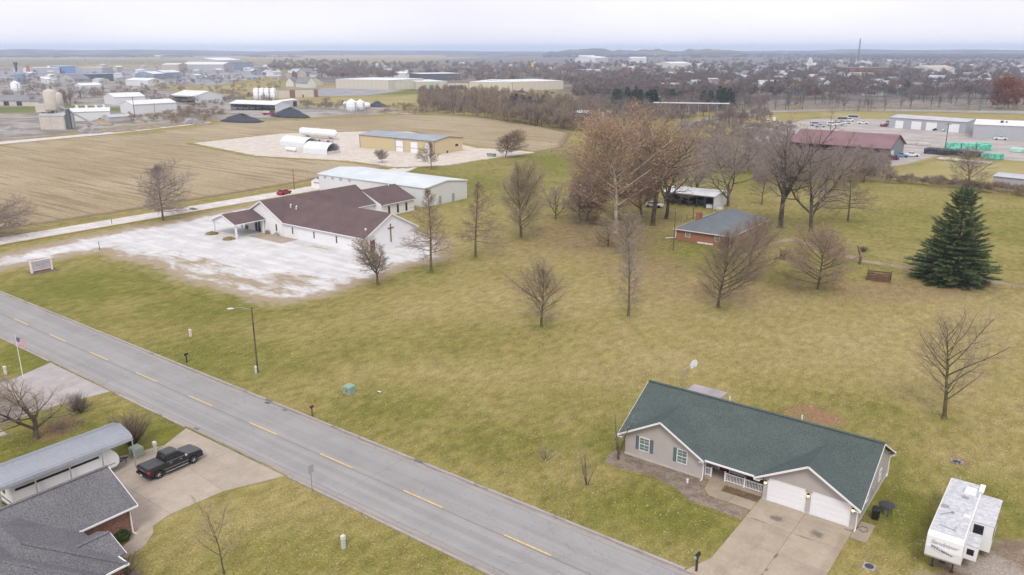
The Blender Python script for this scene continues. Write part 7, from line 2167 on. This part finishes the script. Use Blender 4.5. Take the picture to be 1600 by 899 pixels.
# --- shrubs
def shrub(seed, u, v, vt, wpx, label, stems=16, twig='twig_purple', tight=26, dens=1.0, leaves=None):
    p = g(u, v); h = hz(u, v, vt); w = span(u, v, wpx)
    t = Tree(seed); rg = t.rg
    sp = [dict(steps=4, wig=.12, up=.03, tip=.2, ref=h),
          dict(n=int(9 * dens), start=.2, a0=40, a1=24, len=lambda a, L: L * .42 * (1.1 - .5 * a), wig=.16, up=.05, steps=2, thick=.012, rmin=.008, ref=h * .4),
          dict(n=6, start=.1, a0=40, a1=28, len=lambda a, L: max(.15, L * .5), wig=.2, up=.03, steps=1, thick=.012, rmin=.007)]
    for k in range(stems):
        a = rg.uniform(0, 6.28); q = rg.random() ** .6
        th_ = q * R(tight)
        d = (math.sin(th_) * math.cos(a), math.sin(th_) * math.sin(a), math.cos(th_))
        t.branch((.12 * w * math.cos(a) * q, .12 * w * math.sin(a) * q, 0), d, h * rg.uniform(.8, 1.05), .02 + .004 * h, 0, sp)
    fit(t, h)
    T = thing('shrub', label, 'shrub', p)
    v_, f3, f4 = join([tubes(t.seg[0], 4)])
    link('stem', np_mesh('stem', v_, f3, f4, M['bark_dark'], True), T)
    v_, f3, f4 = join([tubes(t.seg[1], 3), cones(t.seg[2])])
    link('crown', np_mesh('crown', v_, f3, f4, M[twig], False), T)
    if leaves:
        v_, f = leaf_mesh([x for x in t.tips if rg.random() < leaves[1]], rg, leaves[2], 1, .1)
        tag(link('leaves', np_mesh('leaves', v_, None, f, M[leaves[0]], False), T), kind='stuff')
    return T
shrub(61, 122, 645, 610, 50, 'round bare shrub beside the grey driveway', 60, 'twig_purple', 52, 1.1)
shrub(62, 207, 694, 634, 62, 'dense upright brown shrub behind the carport end', 70, 'twig_brown', 40, 1.3)
shrub(63, 917, 757, 686, 30, 'tall thin bare shrub in the lawn left of the tan house', 6, 'twig', 20, .6)
shrub(64, 853, 719, 692, 30, 'small low bare shrub with a white tag in the lawn', 10, 'twig', 42, .7)
shrub(65, 1349, 394, 383, 12, 'small dark round bush beside the broken trunk', 30, 'bark_dark', 50, 1.0)
shrub(66, 200, 894, 858, 40, 'tan ornamental shrub at the brick house corner', 26, 'twig_tan', 50, 1.0)
shrub(67, 1010, 286, 262, 34, 'bare bush behind the dark trees left of the pole barn', 30, 'twig', 44)
shrub(68, 1098, 276, 254, 34, 'bare bush in the grass behind the pole barn', 30, 'twig', 44)
def boxwood():
    p = g(193, 846)
    T = thing('boxwood_shrub', 'small round evergreen bush by the brick garage corner', 'shrub', p)
    T.scale = (.72, .72, .75); rg = random.Random(9)
    MB().tube((0, 0, 0), (0, 0, .5), .08, .05, 6).build('stem', M['bark'], T)
    pts = []
    for k in range(900):
        a = rg.uniform(0, 6.28); z = rg.uniform(-1, 1); r_ = rg.uniform(.72, 1.02)
        pts.append(((.78 * r_ * math.sqrt(1 - z * z) * math.cos(a), .78 * r_ * math.sqrt(1 - z * z) * math.sin(a), .72 + .68 * z * r_), (0, 0, 1)))
    v, f = leaf_mesh(pts, rg, .09, 2, .04)
    tag(link('leaves', np_mesh('leaves', v, None, f, M['boxwood'], False), T), kind='stuff')
boxwood()
for lb, (u, v), n, c in (('pale dry grass clump', (120, 661), 90, 'twig_tan'), ('low brown perennials', (94, 672), 120, 'twig_purple')):
    p = g(u, v); rg = random.Random(int(u)); q = MB()
    for k in range(n * 3):
        x, y = rg.gauss(0, 1.1), rg.gauss(0, .7)
        d = Vector((rg.gauss(0, .6), rg.gauss(0, .6), 1)).normalized() * rg.uniform(.3, .75)
        q.add([(x - .03, y, 0), (x + .03, y, 0), (x + d.x, y + d.y, d.z)], [(0, 1, 2)])
    o = tag(q.build('dry_plants', M[c], None, fix=False), lb + ' in the leaf bed by the vase-shaped tree', 'dry plants', kind='stuff'); o.location = (p[0], p[1], 0)

# --- the spruce
def spruce():
    p = g(1487, 441); h = hz(1487, 441, 292); w = span(1487, 441, 118)
    T = thing('spruce_tree', 'big dark green spruce standing right of the compost bin', 'tree', p)
    rg = random.Random(77)
    MB().tube((0, 0, 0), (0, 0, h * .97), .34, .03, 9).build('trunk', M['bark_dark'], T, True)
    wood, vs, fs = [], [], []
    z = .5; az = 0
    layers = []
    while z < h * .985:
        t = z / h
        layers.append(z); z += (.6 if t < .3 else .85 if t < .8 else .5) * rg.uniform(.9, 1.2)
    for li, z in enumerate(layers):
        t = z / h
        L0 = rg.uniform(.8, 1.12) * w / 2 * ((1 - t) ** .8) * (1.0 if t > .12 else .92) * (.82 if .62 < t < .72 else 1)
        n = max(5, int(15 * (1 - t) + 5))
        az += .8
        for k in range(n):
            a = az + 2 * math.pi * k / n + rg.uniform(-.25, .25)
            L = L0 * rg.uniform(.7, 1.1) + .25
            pit = .1 + .3 * t
            pts = []
            for i in range(7):
                s = i / 6
                rr = L * s
                zz = z + L * (pit * s - .42 * s * s * (1 - t) + .26 * s ** 3)
                pts.append((rr * math.cos(a), rr * math.sin(a), max(.12, zz)))
            for q0, q1 in zip(pts, pts[1:]): wood.append((*q0, *q1, .05 * (1 - t) + .012, .03 * (1 - t) + .008))
            m = int(L * 9) + 7
            for j in range(m):
                s = .16 + .84 * (j + rg.random()) / m
                f = s * 6; i = min(5, int(f)); f -= i
                c = [pts[i][x] + (pts[i + 1][x] - pts[i][x]) * f for x in range(3)]
                sd = rg.choice((-1, 1)); fan = rg.uniform(.35, 1.05)
                da = a + sd * fan * (1 - .4 * s)
                ln = (.42 + .30 * L * (1.12 - s)) * rg.uniform(.6, 1.15)
                e = (c[0] + ln * math.cos(da), c[1] + ln * math.sin(da), c[2] + rg.uniform(-.06, .16))
                # needles: a brush of narrow blades around the spray
                nb_ = int(7 + ln * 7)
                for b in range(nb_):
                    s0 = (b + rg.random()) / nb_
                    q = [c[x] + (e[x] - c[x]) * s0 for x in range(3)]
                    dd = nrm((math.cos(da) + rg.gauss(0, .55), math.sin(da) + rg.gauss(0, .55), rg.gauss(.12, .42)))
                    nl = rg.uniform(.24, .46)
                    wd = nrm((-dd[1], dd[0], rg.gauss(0, .6)))
                    n0 = len(vs)
                    vs += [tuple(q[x] + wd[x] * .05 for x in range(3)), tuple(q[x] - wd[x] * .05 for x in range(3)), tuple(q[x] + dd[x] * nl for x in range(3))]
                    fs.append((n0, n0 + 1, n0 + 2))
    v, f = tubes(wood, 4)
    link('branches', np_mesh('branches', v, None, f, M['bark'], True), T)
    tag(link('needles', np_mesh('needles', np.array(vs), np.array(fs), None, M['needle'], False), T), kind='stuff')
    return len(fs)
spruce()
q = MB(); rg = random.Random(4)
for k in range(70):
    x, y = rg.gauss(0, 2.0), rg.gauss(0, .35); d = Vector((rg.gauss(0, .25), rg.gauss(0, .25), 1)).normalized() * rg.uniform(.5, 1.1)
    q.add([(x - .05, y, 0), (x + .05, y, 0), (x + d.x, y + d.y, d.z)], [(0, 1, 2)])
p = g(1490, 447)
o = tag(q.build('dry_grass', M['twig_tan'], None, fix=False), 'pale dry grass clumps along the foot of the big spruce', 'dry grass', kind='stuff'); o.location = (p[0], p[1], 0)

# --- woods, hedges and the town's trees: shared crowns
def far_proto(seed, h, w, kind):
    """light tree for the distance; returns meshes (trunk, crown)"""
    t = Tree(seed)
    if kind == 'a':
        sp = [dict(steps=4, wig=.06, up=.03, tip=.3), dict(n=15, start=.2, a0=50, a1=18, len=lambda a, L: h * (.42 * (1 - a) + .14), wig=.12, up=.1, steps=3, thick=.016, rmin=.03, ref=h * .35),
              dict(n=9, start=.15, a0=48, a1=30, len=lambda a, L: L * .5 * (1.1 - .5 * a), wig=.16, up=.06, steps=2, thick=.016, rmin=.025, ref=h * .15),
              dict(n=5, start=.1, a0=44, a1=30, len=lambda a, L: max(.5, L * .6), wig=.2, up=.03, steps=1, thick=.02, rmin=.028)]
    else:
        sp = [dict(steps=3, wig=.06, up=.0, tip=.6), dict(n=6, start=.45, a0=44, a1=22, len=lambda a, L: h * .66, wig=.14, up=.08, steps=4, thick=.02, rmin=.03, ref=h * .6),
              dict(n=12, start=.2, a0=54, a1=30, len=lambda a, L: L * .42 * (1.1 - .6 * a), wig=.16, up=.06, steps=2, thick=.016, rmin=.025, ref=h * .22),
              dict(n=8, start=.1, a0=46, a1=32, len=lambda a, L: max(.5, L * .55), wig=.2, up=.03, steps=1, thick=.02, rmin=.028)]
    t.branch((0, 0, 0), (0, 0, 1), h * (.86 if kind == 'a' else .5), h * .016, 0, sp)
    fit(t, h)
    x = max(max(abs(s[3]), abs(s[4])) for L in t.seg.values() for s in L)
    k = w / 2 / x
    for l, L in t.seg.items(): t.seg[l] = [(s[0] * k, s[1] * k, s[2], s[3] * k, s[4] * k, s[5], s[6], s[7]) for s in L]
    v, f3, f4 = join([tubes(t.seg[0], 5), tubes(t.seg[1], 3)])
    tm = np_mesh('trunk', v, f3, f4, M['bark_dark'], False)
    v, f3, f4 = join([cones(t.seg[2]), cones(t.seg[3])])
    cm = np_mesh('crown', v, f3, f4, M['twig_far'], False)
    return tm, cm
FAR = [far_proto(100 + i, 12, 8.5 + (i % 3), 'a' if i % 2 == 0 else 'b') for i in range(6)]
def pine_proto(seed, h, w):
    rg = random.Random(seed); vs, fs = [], []
    for k in range(900):
        t = rg.random() ** 1.1; z = h * (.1 + .9 * t); a = rg.uniform(0, 6.28)
        R_ = w / 2 * (1 - t) ** .7 * (.75 + .25 * math.sin(t * 40)) + .2
        r_ = R_ * rg.uniform(.35, 1.05)
        c = (r_ * math.cos(a), r_ * math.sin(a), z - r_ * .1)
        d = nrm((math.cos(a) + rg.gauss(0, .6), math.sin(a) + rg.gauss(0, .6), rg.gauss(.1, .4))); wd = nrm((-d[1], d[0], rg.gauss(0, .5)))
        s = rg.uniform(.5, 1.0); n0 = len(vs)
        vs += [tuple(c[x] + wd[x] * .2 for x in range(3)), tuple(c[x] - wd[x] * .2 for x in range(3)), tuple(c[x] + d[x] * s for x in range(3))]
        fs.append((n0, n0 + 1, n0 + 2))
    tm = MB().tube((0, 0, 0), (0, 0, h * .95), .22, .04, 6).mesh('trunk', M['bark_dark'])
    return tm, np_mesh('crown', np.array(vs), np.array(fs), None, M['needle_far'], False)
PINE = [pine_proto(200 + i, 12, 6.5 + i) for i in range(2)]
def far_tree(p, h, w, label, group, mesh=None, name='bare_tree', cat='tree', rg=random, u=None, span_=None):
    tm, cm = mesh or rg.choice(FAR)
    if u is not None:
        f = (u - span_[0]) / max(1, span_[1] - span_[0])
        k = min(4, int(f * 5))
        sz = 'tall' if h / max(w, .1) > 1.6 else 'broad' if h / max(w, .1) < 1.2 else 'middling'
        label = (sz + ' ' if len(label.split()) < 15 else '') + label
        if len(label.split()) < 14: label += ', ' + ('far left', 'left of centre', 'centre', 'right of centre', 'far right')[k]
    T = bpy.data.objects.new(name, None); COL.objects.link(T)
    T.empty_display_size = .5
    T.location = (p[0], p[1], 0); T.rotation_euler = (0, 0, rg.uniform(0, 6.28)); q = 7.0 if mesh else 9.0; T.scale = (w / q, w / q, h / 12.0)
    tag(T, label, cat, group)
    link('trunk', tm, T); link('crown', cm, T)
    return T
rg = random.Random(21)
count = 0
def belt(n, box, h, w, label, group, mesh=None, name='bare_tree', cat='tree', edge=None):
    """n trees inside the ground patch seen through (u0,u1,v0,v1)"""
    global count
    for k in range(n):
        u = rg.uniform(box[0], box[1]); v = rg.uniform(box[2], box[3])
        if edge: v = edge(u) + (v - box[2])
        far_tree(g(u, v), rg.uniform(*h), rg.uniform(*w), label, group, mesh and rg.choice(mesh), name, cat, rg, u if n > 5 else None, box)
        count += 1
line = lambda u: np.interp(u, [640, 690, 740, 800, 890, 940], [176, 179, 184, 194, 206, 208])
for k in range(84):                                     # the wood behind the stubble field
    u = rg.uniform(665, 930); base = float(line(u)); v = base - abs(rg.gauss(0, 11)) - 1
    v = max(v, 150 + max(0, 720 - u) * .18)
    far_tree(g(u, v), rg.uniform(10, 16), rg.uniform(7.5, 11), 'bare tree in the wood behind the stubble field', 'bare trees of the dense wood', rg=rg, u=u, span_=(665, 930))
belt(30, (930, 1200, 172, 205), (8, 13), (7, 10), 'bare tree in scrub along the curved highway', 'bare trees by the highway')
belt(9, (800, 850, 172, 182), (8, 12), (9, 12), 'dark green pine at the back of the dense wood', 'pines behind the dense wood', PINE, 'pine_tree')
belt(14, (960, 1060, 160, 170), (9, 13), (10, 13), 'dark pine behind the orange-leaved grove', 'pines behind the grove', PINE, 'pine_tree')
belt(8, (1098, 1142, 165, 172), (10, 14), (10, 14), 'dark pine in the clump above the highway', 'pines above the highway', PINE, 'pine_tree')
belt(3, (1206, 1226, 146, 150), (10, 14), (7, 10), 'dark green pine in the town above the tallest bare tree', 'pines in the town', PINE, 'pine_tree')
belt(2, (1414, 1424, 148, 152), (10, 14), (7, 10), 'dark green pine in the right half of the town', 'pines in the right town', PINE, 'pine_tree')
belt(110, (1080, 1650, 150, 174), (9, 15), (8, 12), 'bare tree at the town edge beyond the railway', 'bare trees at the town edge')
belt(12, (50, 130, 150, 166), (9, 13), (7, 10), 'bare tree among the yards by the concrete plant', 'bare trees by the concrete plant')
belt(16, (255, 440, 128, 166), (5, 9), (5, 9), 'small bare tree among the left barns', 'bare trees among the barns')
belt(14, (462, 540, 162, 170), (2, 4), (4, 7), 'bare bush left of the grain bins', 'bushes by the grain bins', None, 'bush', 'bush')
belt(22, (1090, 1380, 226, 282), (4, 8), (5, 8), 'bare sapling in the brush behind the dark trees', 'saplings in the brush')

def mass(name, label, pts, hs, ws, blades, mats, seed, cat='wood', lo=.15, thin=.03):
    """a wood or hedge too dense to pick apart: loose twig blades round each foot"""
    r_ = np.random.default_rng(seed)
    pts = np.asarray(pts); n = len(pts); B = blades
    hs = np.asarray(hs); ws = np.asarray(ws)
    # limb starts up the stem and end on the crown's rim
    t0 = r_.uniform(lo, .75, (n, B)); az = r_.uniform(0, 6.283, (n, B)); el = r_.uniform(-.3, 1, (n, B)) ** 1
    rad = r_.uniform(.35, 1.0, (n, B)) ** .5
    zc = .58; ex = rad * np.cos(np.arcsin(np.clip(el, -1, 1)))
    tip = np.stack([ex * np.cos(az) * ws[:, None] / 2, ex * np.sin(az) * ws[:, None] / 2, (zc + (1 - zc) * rad * el) * hs[:, None]], -1)
    st = tip * r_.uniform(.25, .72, (n, B, 1)); st[..., 2] = tip[..., 2] - (tip[..., 2] - t0 * hs[:, None]) * r_.uniform(.3, .6, (n, B)).clip(0, 1)
    wd = r_.normal(size=(n, B, 3)); wd /= np.linalg.norm(wd, axis=-1, keepdims=True); wd *= (thin * hs)[:, None, None] * r_.uniform(.5, 1.2, (n, B, 1))
    base = np.concatenate([pts, np.zeros((n, 1))], 1)[:, None, :]
    a, b, c = base + st - wd, base + st + wd, base + tip
    v = np.stack([a, b, c], 2).reshape(-1, 3); v[:, 2] = np.maximum(v[:, 2], .02)
    f = np.arange(len(v)).reshape(-1, 3)
    o = link(name, np_mesh(name, v, f, None, M[mats], False))
    return tag(o, label, cat, kind='stuff')
def scatter(n, boxes, seed, hmin, hmax, wmin, wmax):
    r_ = random.Random(seed); P, Hs, Ws = [], [], []
    tot = sum(b[4] for b in boxes)
    for u0, u1, v0, v1, wt in boxes:
        for k in range(int(n * wt / tot)):
            u = r_.uniform(u0, u1); v = v0 + (v1 - v0) * r_.random()
            P.append(g(u, v)); Hs.append(r_.uniform(hmin, hmax)); Ws.append(r_.uniform(wmin, wmax))
    return P, Hs, Ws
P, Hs, Ws = scatter(3200, [(1060, 1660, 118, 156, 15), (880, 1300, 104, 140, 8), (1200, 1680, 92, 118, 8), (880, 1300, 95, 108, 3), (900, 1100, 140, 160, 3)], 31, 8, 15, 9, 15)
mass('town_trees', 'bare purple-grey trees filling the town on the right', P, Hs, Ws, 110, 'twig_far', 41)
P, Hs, Ws = scatter(900, [(520, 900, 102, 124, 9), (420, 560, 98, 116, 5), (500, 620, 116, 128, 2), (700, 960, 116, 134, 3)], 32, 9, 17, 10, 16)
mass('town_trees', 'bare trees behind the cream stores in the middle', P, Hs, Ws, 120, 'twig_far', 42)
P, Hs, Ws = scatter(520, [(0, 240, 112, 160, 4), (240, 440, 100, 164, 5), (100, 440, 94, 104, 1)], 33, 3, 9, 4, 11)
mass('town_trees', 'scattered bare trees among the far yards on the left', P, Hs, Ws, 90, 'twig_far', 43)
P, Hs, Ws = scatter(2400, [(850, 1700, 85, 93, 10), (1100, 1700, 85, 89, 6), (1280, 1700, 88, 96, 5)], 34, 13, 22, 26, 48)
mass('far_woods', 'dark wooded skyline beyond the town', P, Hs, Ws, 40, 'twig_far', 44, thin=.07)
P, Hs, Ws = scatter(800, [(-100, 300, 86, 92, 5), (300, 900, 85, 88, 2), (380, 470, 88, 92, .4)], 35, 9, 15, 24, 50)
mass('far_woods', 'blue-grey tree lines on the far plain at the left', P, Hs, Ws, 40, 'twig_far', 45, thin=.07)
P, Hs, Ws = scatter(420, [(60, 130, 152, 170, 1.2), (130, 260, 140, 158, 1), (255, 300, 172, 186, 1.0), (300, 350, 164, 184, 1.4), (470, 545, 160, 172, 1.2), (600, 680, 168, 180, 1), (200, 330, 184, 196, 1), (0, 60, 130, 145, .5)], 36, 1.5, 5, 3, 7)
mass('yard_scrub', 'low brown scrub between the barns and heaps of the industrial yards', P, Hs, Ws, 90, 'twig_brown', 56, 'scrub', .02, .03)
# undergrowth of the dense wood
P, Hs, Ws = [], [], []
r_ = random.Random(51)
for k in range(1000):
    u = r_.uniform(655, 935); P.append(g(u, max(150, float(line(u)) - r_.random() ** 1.2 * 40 - .5))); Hs.append(r_.uniform(4, 12)); Ws.append(r_.uniform(4, 8))
mass('wood_undergrowth', 'tangled brown undergrowth of the wood behind the stubble field', P, Hs, Ws, 110, 'twig_brown', 46, 'undergrowth', .05, .02)
P, Hs, Ws = [], [], []
while len(P) < 560:
    u = r_.uniform(905, 1200); v = r_.uniform(152, 197)
    road_v = np.interp(u, [1040, 1062, 1110, 1150, 1195, 1215], [206, 202, 190, 183, 178, 176])
    if u > 1040 and abs(v - road_v + 2) < 5.5: continue
    if u < 930 and v > 190: continue
    P.append(g(u, v)); Hs.append(r_.uniform(3, 9)); Ws.append(r_.uniform(5, 9))
mass('highway_scrub', 'continuous brown-grey scrub wood between the grove and the town', P, Hs, Ws, 110, 'twig_far', 57, 'scrub', .03, .022)
P, Hs, Ws = [], [], []
for k in range(190):                                    # hedge on the right and brush behind the big trees
    u = r_.uniform(1385, 1640); P.append(g(u, np.interp(u, [1380, 1500, 1640], [286, 297, 314]) - r_.uniform(0, 7))); Hs.append(r_.uniform(1.6, 3.4)); Ws.append(r_.uniform(2, 3.6))
mass('brushy_hedge', 'brown brushy hedge across the grass on the right', P, Hs, Ws, 130, 'twig_brown', 47, 'hedge', .02, .022)
P, Hs, Ws = [], [], []
P += [g(r_.uniform(1060, 1240), r_.uniform(198, 250)) for _ in range(420)]; Hs += [r_.uniform(2, 6) for _ in range(420)]; Ws += [r_.uniform(3, 7) for _ in range(420)]
for k in range(620):
    u = r_.uniform(1085, 1390); P.append(g(u, r_.uniform(246, 286) - (12 if u < 1180 else 0))); Hs.append(r_.uniform(2, 6)); Ws.append(r_.uniform(3, 6))
mass('brush_thicket', 'brown brush thicket between the grove and the maroon roofed barn', P, Hs, Ws, 130, 'twig_purple', 48, 'thicket', .02, .018)
P, Hs, Ws = [], [], []
for k in range(150):
    u = r_.uniform(1090, 1640); P.append(g(u, r_.uniform(170, 174))); Hs.append(r_.uniform(2, 4)); Ws.append(r_.uniform(5, 9))
mass('railside_scrub', 'tan scrub along the railway before the town', P, Hs, Ws, 90, 'twig_tan', 49, 'scrub', .02, .022)
P, Hs, Ws = [], [], []
for k in range(110):
    u = r_.uniform(885, 1010); P.append(g(u, r_.uniform(338, 395))); Hs.append(r_.uniform(1, 3.2)); Ws.append(r_.uniform(2, 4))
mass('grove_undergrowth', 'thin twiggy saplings under the orange-leaved giant', P, Hs, Ws, 60, 'twig_tan', 50, 'undergrowth', .02, .007)

# --- the town's houses
HM = []
def house_proto(w, d, h, rise, wall, roof, ridge='x'):
    wm = gable_walls(MB(), -w / 2, w / 2, -d / 2, d / 2, h, rise, ridge).mesh('wall', M[wall])
    rm = gable_roof(MB(), -w / 2, w / 2, -d / 2, d / 2, h, rise, ridge, .5, .2, .4).mesh('roof', M[roof])
    k = MB()
    for x in (-.3, .05, .3): k.box(w * x, w * x + 1.3, -d / 2 - .06, -d / 2, 1.0, 2.3).box(w * x, w * x + 1.3, d / 2, d / 2 + .06, 1.0, 2.3)
    return wm, rm, k.mesh('window', M['dark_far'])
for wall, wn_ in (('off_white', 'white'), ('far_tan_wall', 'tan'), ('blue_grey_far', 'blue-grey'), ('brick_far', 'brick')):
    for roof, rn in (('far_grey_roof', 'grey'), ('far_brown_roof', 'brown'), ('roof_greymetal', 'pale')):
        HM.append((house_proto(12, 9, 4.6, 3.2, wall, roof, 'x' if len(HM) % 2 else 'y'), wn_, rn))
rg = random.Random(8)
for (u0, u1, v0, v1, n, where) in ((1080, 1600, 120, 150, 90, 'in the right half of the town'), (900, 1300, 104, 124, 60, 'in the middle of the town'), (1300, 1600, 98, 118, 36, 'near the right skyline'), (540, 880, 104, 124, 48, 'behind the cream stores'), (400, 540, 104, 124, 26, 'beyond the twin gabled hall')):
    for k in range(n):
        p = g(rg.uniform(u0, u1), rg.uniform(v0, v1))
        (wm, rm, km), wn_, rn = HM[int(rg.random() ** 1.5 * len(HM))]
        T = thing('town_house', f'small {wn_} house with a {rn} roof {where}', 'house', p, rg.uniform(0, 3.14), f'{wn_} houses with {rn} roofs {where}')
        s = rg.uniform(1.0, 1.35) if v1 == 150 else rg.uniform(1.0, 1.8); T.scale = (s, s, rg.uniform(1.0, 1.5))
        link('wall', wm, T); link('roof', rm, T); link('window', km, T)

# --- loose blades and fallen leaves over the lawns
def strewn(name, label, cat, n, size, mats, seed, up, weight):
    r_ = np.random.default_rng(seed)
    a = r_.uniform(-112, 24, n * 6); b = r_.uniform(20, 160, n * 6)
    xy = np.stack([a, b], 1)
    ok = np.ones(len(a), bool)
    for x0, x1, y0, y1 in ((-700, 300, 40.9, 51.1), (-76.5, -57.3, 20, 41.2), (-107, -88, 20, 41.2), (-21.4, -10.8, 50, 64.5), (-35.5, -19.9, 60.2, 64.6), (-34.8, -11.2, 64.5, 76.6), (-6.9, -1.5, 61, 72.5), (-200, -101.5, 73, 170), (-75, -59, 153, 176), (-95, -78, 190, 202)):
        ok &= ~((a > x0) & (a < x1) & (b > y0) & (b < y1))
    f0 = (-.6 * a + .8 * b); s0 = (.8 * a + .6 * b)
    ok &= (f0 > 40) & (np.abs(s0) < f0 * .72) & (r_.random(len(a)) < weight(xy) * np.clip(75 / np.hypot(a, b), 0, 1) ** 1.3)
    xy = xy[ok][:n]; m = len(xy)
    c = np.concatenate([xy, np.full((m, 1), .015)], 1)
    az = r_.uniform(0, 6.283, m); s = size * r_.uniform(.5, 1.4, m)
    u = np.stack([np.cos(az), np.sin(az), np.zeros(m)], 1) * s[:, None]
    if up:
        lean = np.stack([r_.normal(0, .5, m), r_.normal(0, .5, m), np.ones(m)], 1) * s[:, None] * up
        v = np.stack([c - u * .5, c + u * .5, c + lean], 1)
    else:
        w_ = np.stack([-np.sin(az), np.cos(az), r_.uniform(0, .6, m)], 1) * s[:, None] * .7
        v = np.stack([c - u * .5, c + u * .5, c + w_ + u * .1], 1)
    tag(link(name, np_mesh(name, v.reshape(-1, 3), np.arange(3 * m).reshape(-1, 3), None, M[mats], False)), label, cat, kind='stuff')
one = lambda xy: np.ones(len(xy))
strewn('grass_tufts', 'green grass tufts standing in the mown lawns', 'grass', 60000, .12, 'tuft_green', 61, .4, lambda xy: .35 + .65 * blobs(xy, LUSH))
strewn('straw_tufts', 'straw-coloured dead grass tufts in the mown lawns', 'grass', 80000, .12, 'tuft_straw', 62, .35, lambda xy: .3 + .7 * blobs(xy, DEAD))
strewn('fallen_leaves', 'brown fallen leaves strewn over the lawns', 'leaves', 40000, .13, 'leaf_litter', 63, 0, lambda xy: np.minimum(1, .25 + blobs(xy, LITTER)))
# ---------------------------------------------------------------- hills on the horizon
def hills(seed, u0, u1, dist, hmax, depth, shape):
    r_ = np.random.default_rng(seed)
    n = 260
    us = np.linspace(u0, u1, n)
    ph = r_.uniform(0, 6.28, 14)
    vs = []
    for i, u in enumerate(us):
        x = (u - 800) / FPX; a = math.atan(x) 
        dx, dy = math.sin(a), math.cos(a)
        A = (.8 * dx - .6 * dy, .6 * dx + .8 * dy)
        e = sum(math.sin((k + 1) * i * .045 * 1.3 + ph[k]) / (k + 1.2) for k in range(14)) * .2
        h = hmax * shape(u) * (.82 + e) + 2 * r_.random()
        for d_, z in ((dist - depth * .5, -2), (dist - depth * .2, h * .62), (dist, h), (dist + depth * .5, h * .7), (dist + depth, -2)):
            vs.append((A[0] * d_, A[1] * d_, max(z, -2)))
    q = [(i * 5 + k, (i + 1) * 5 + k, (i + 1) * 5 + k + 1, i * 5 + k + 1) for i in range(n - 1) for k in range(4)]
    tag(link('hills', np_mesh('hills', np.array(vs), None, np.array(q), M['hill'], True)), kind='structure')
hills(1, -700, 2300, 7400, 46, 2200, lambda u: .8)
hills(2, 700, 1200, 5200, 50, 1300, lambda u: max(0.02, math.sin(math.pi * min(1, max(0, (u - 790) / 420))) ** .7))
hills(3, -500, 420, 6000, 26, 1300, lambda u: max(0.02, min(1, (430 - u) / 200)))

# ---------------------------------------------------------------- the hazy air
hb = MB().box(-10500, 10500, -10500, 10500, -6, 84)
vm = bpy.data.materials.new('hazy_air'); vm.use_nodes = True
nt = vm.node_tree; nt.nodes.clear()
vo = nt.nodes.new('ShaderNodeOutputMaterial'); pv = nt.nodes.new('ShaderNodeVolumePrincipled')
pv.inputs['Color'].default_value = (.62, .76, 1.0, 1)
pv.inputs['Density'].default_value = 1.5e-4
pv.inputs['Anisotropy'].default_value = 0
nt.links.new(pv.outputs[0], vo.inputs['Volume'])
tag(hb.build('haze', vm), 'pale winter haze over the fields and the town', 'haze', kind='stuff')
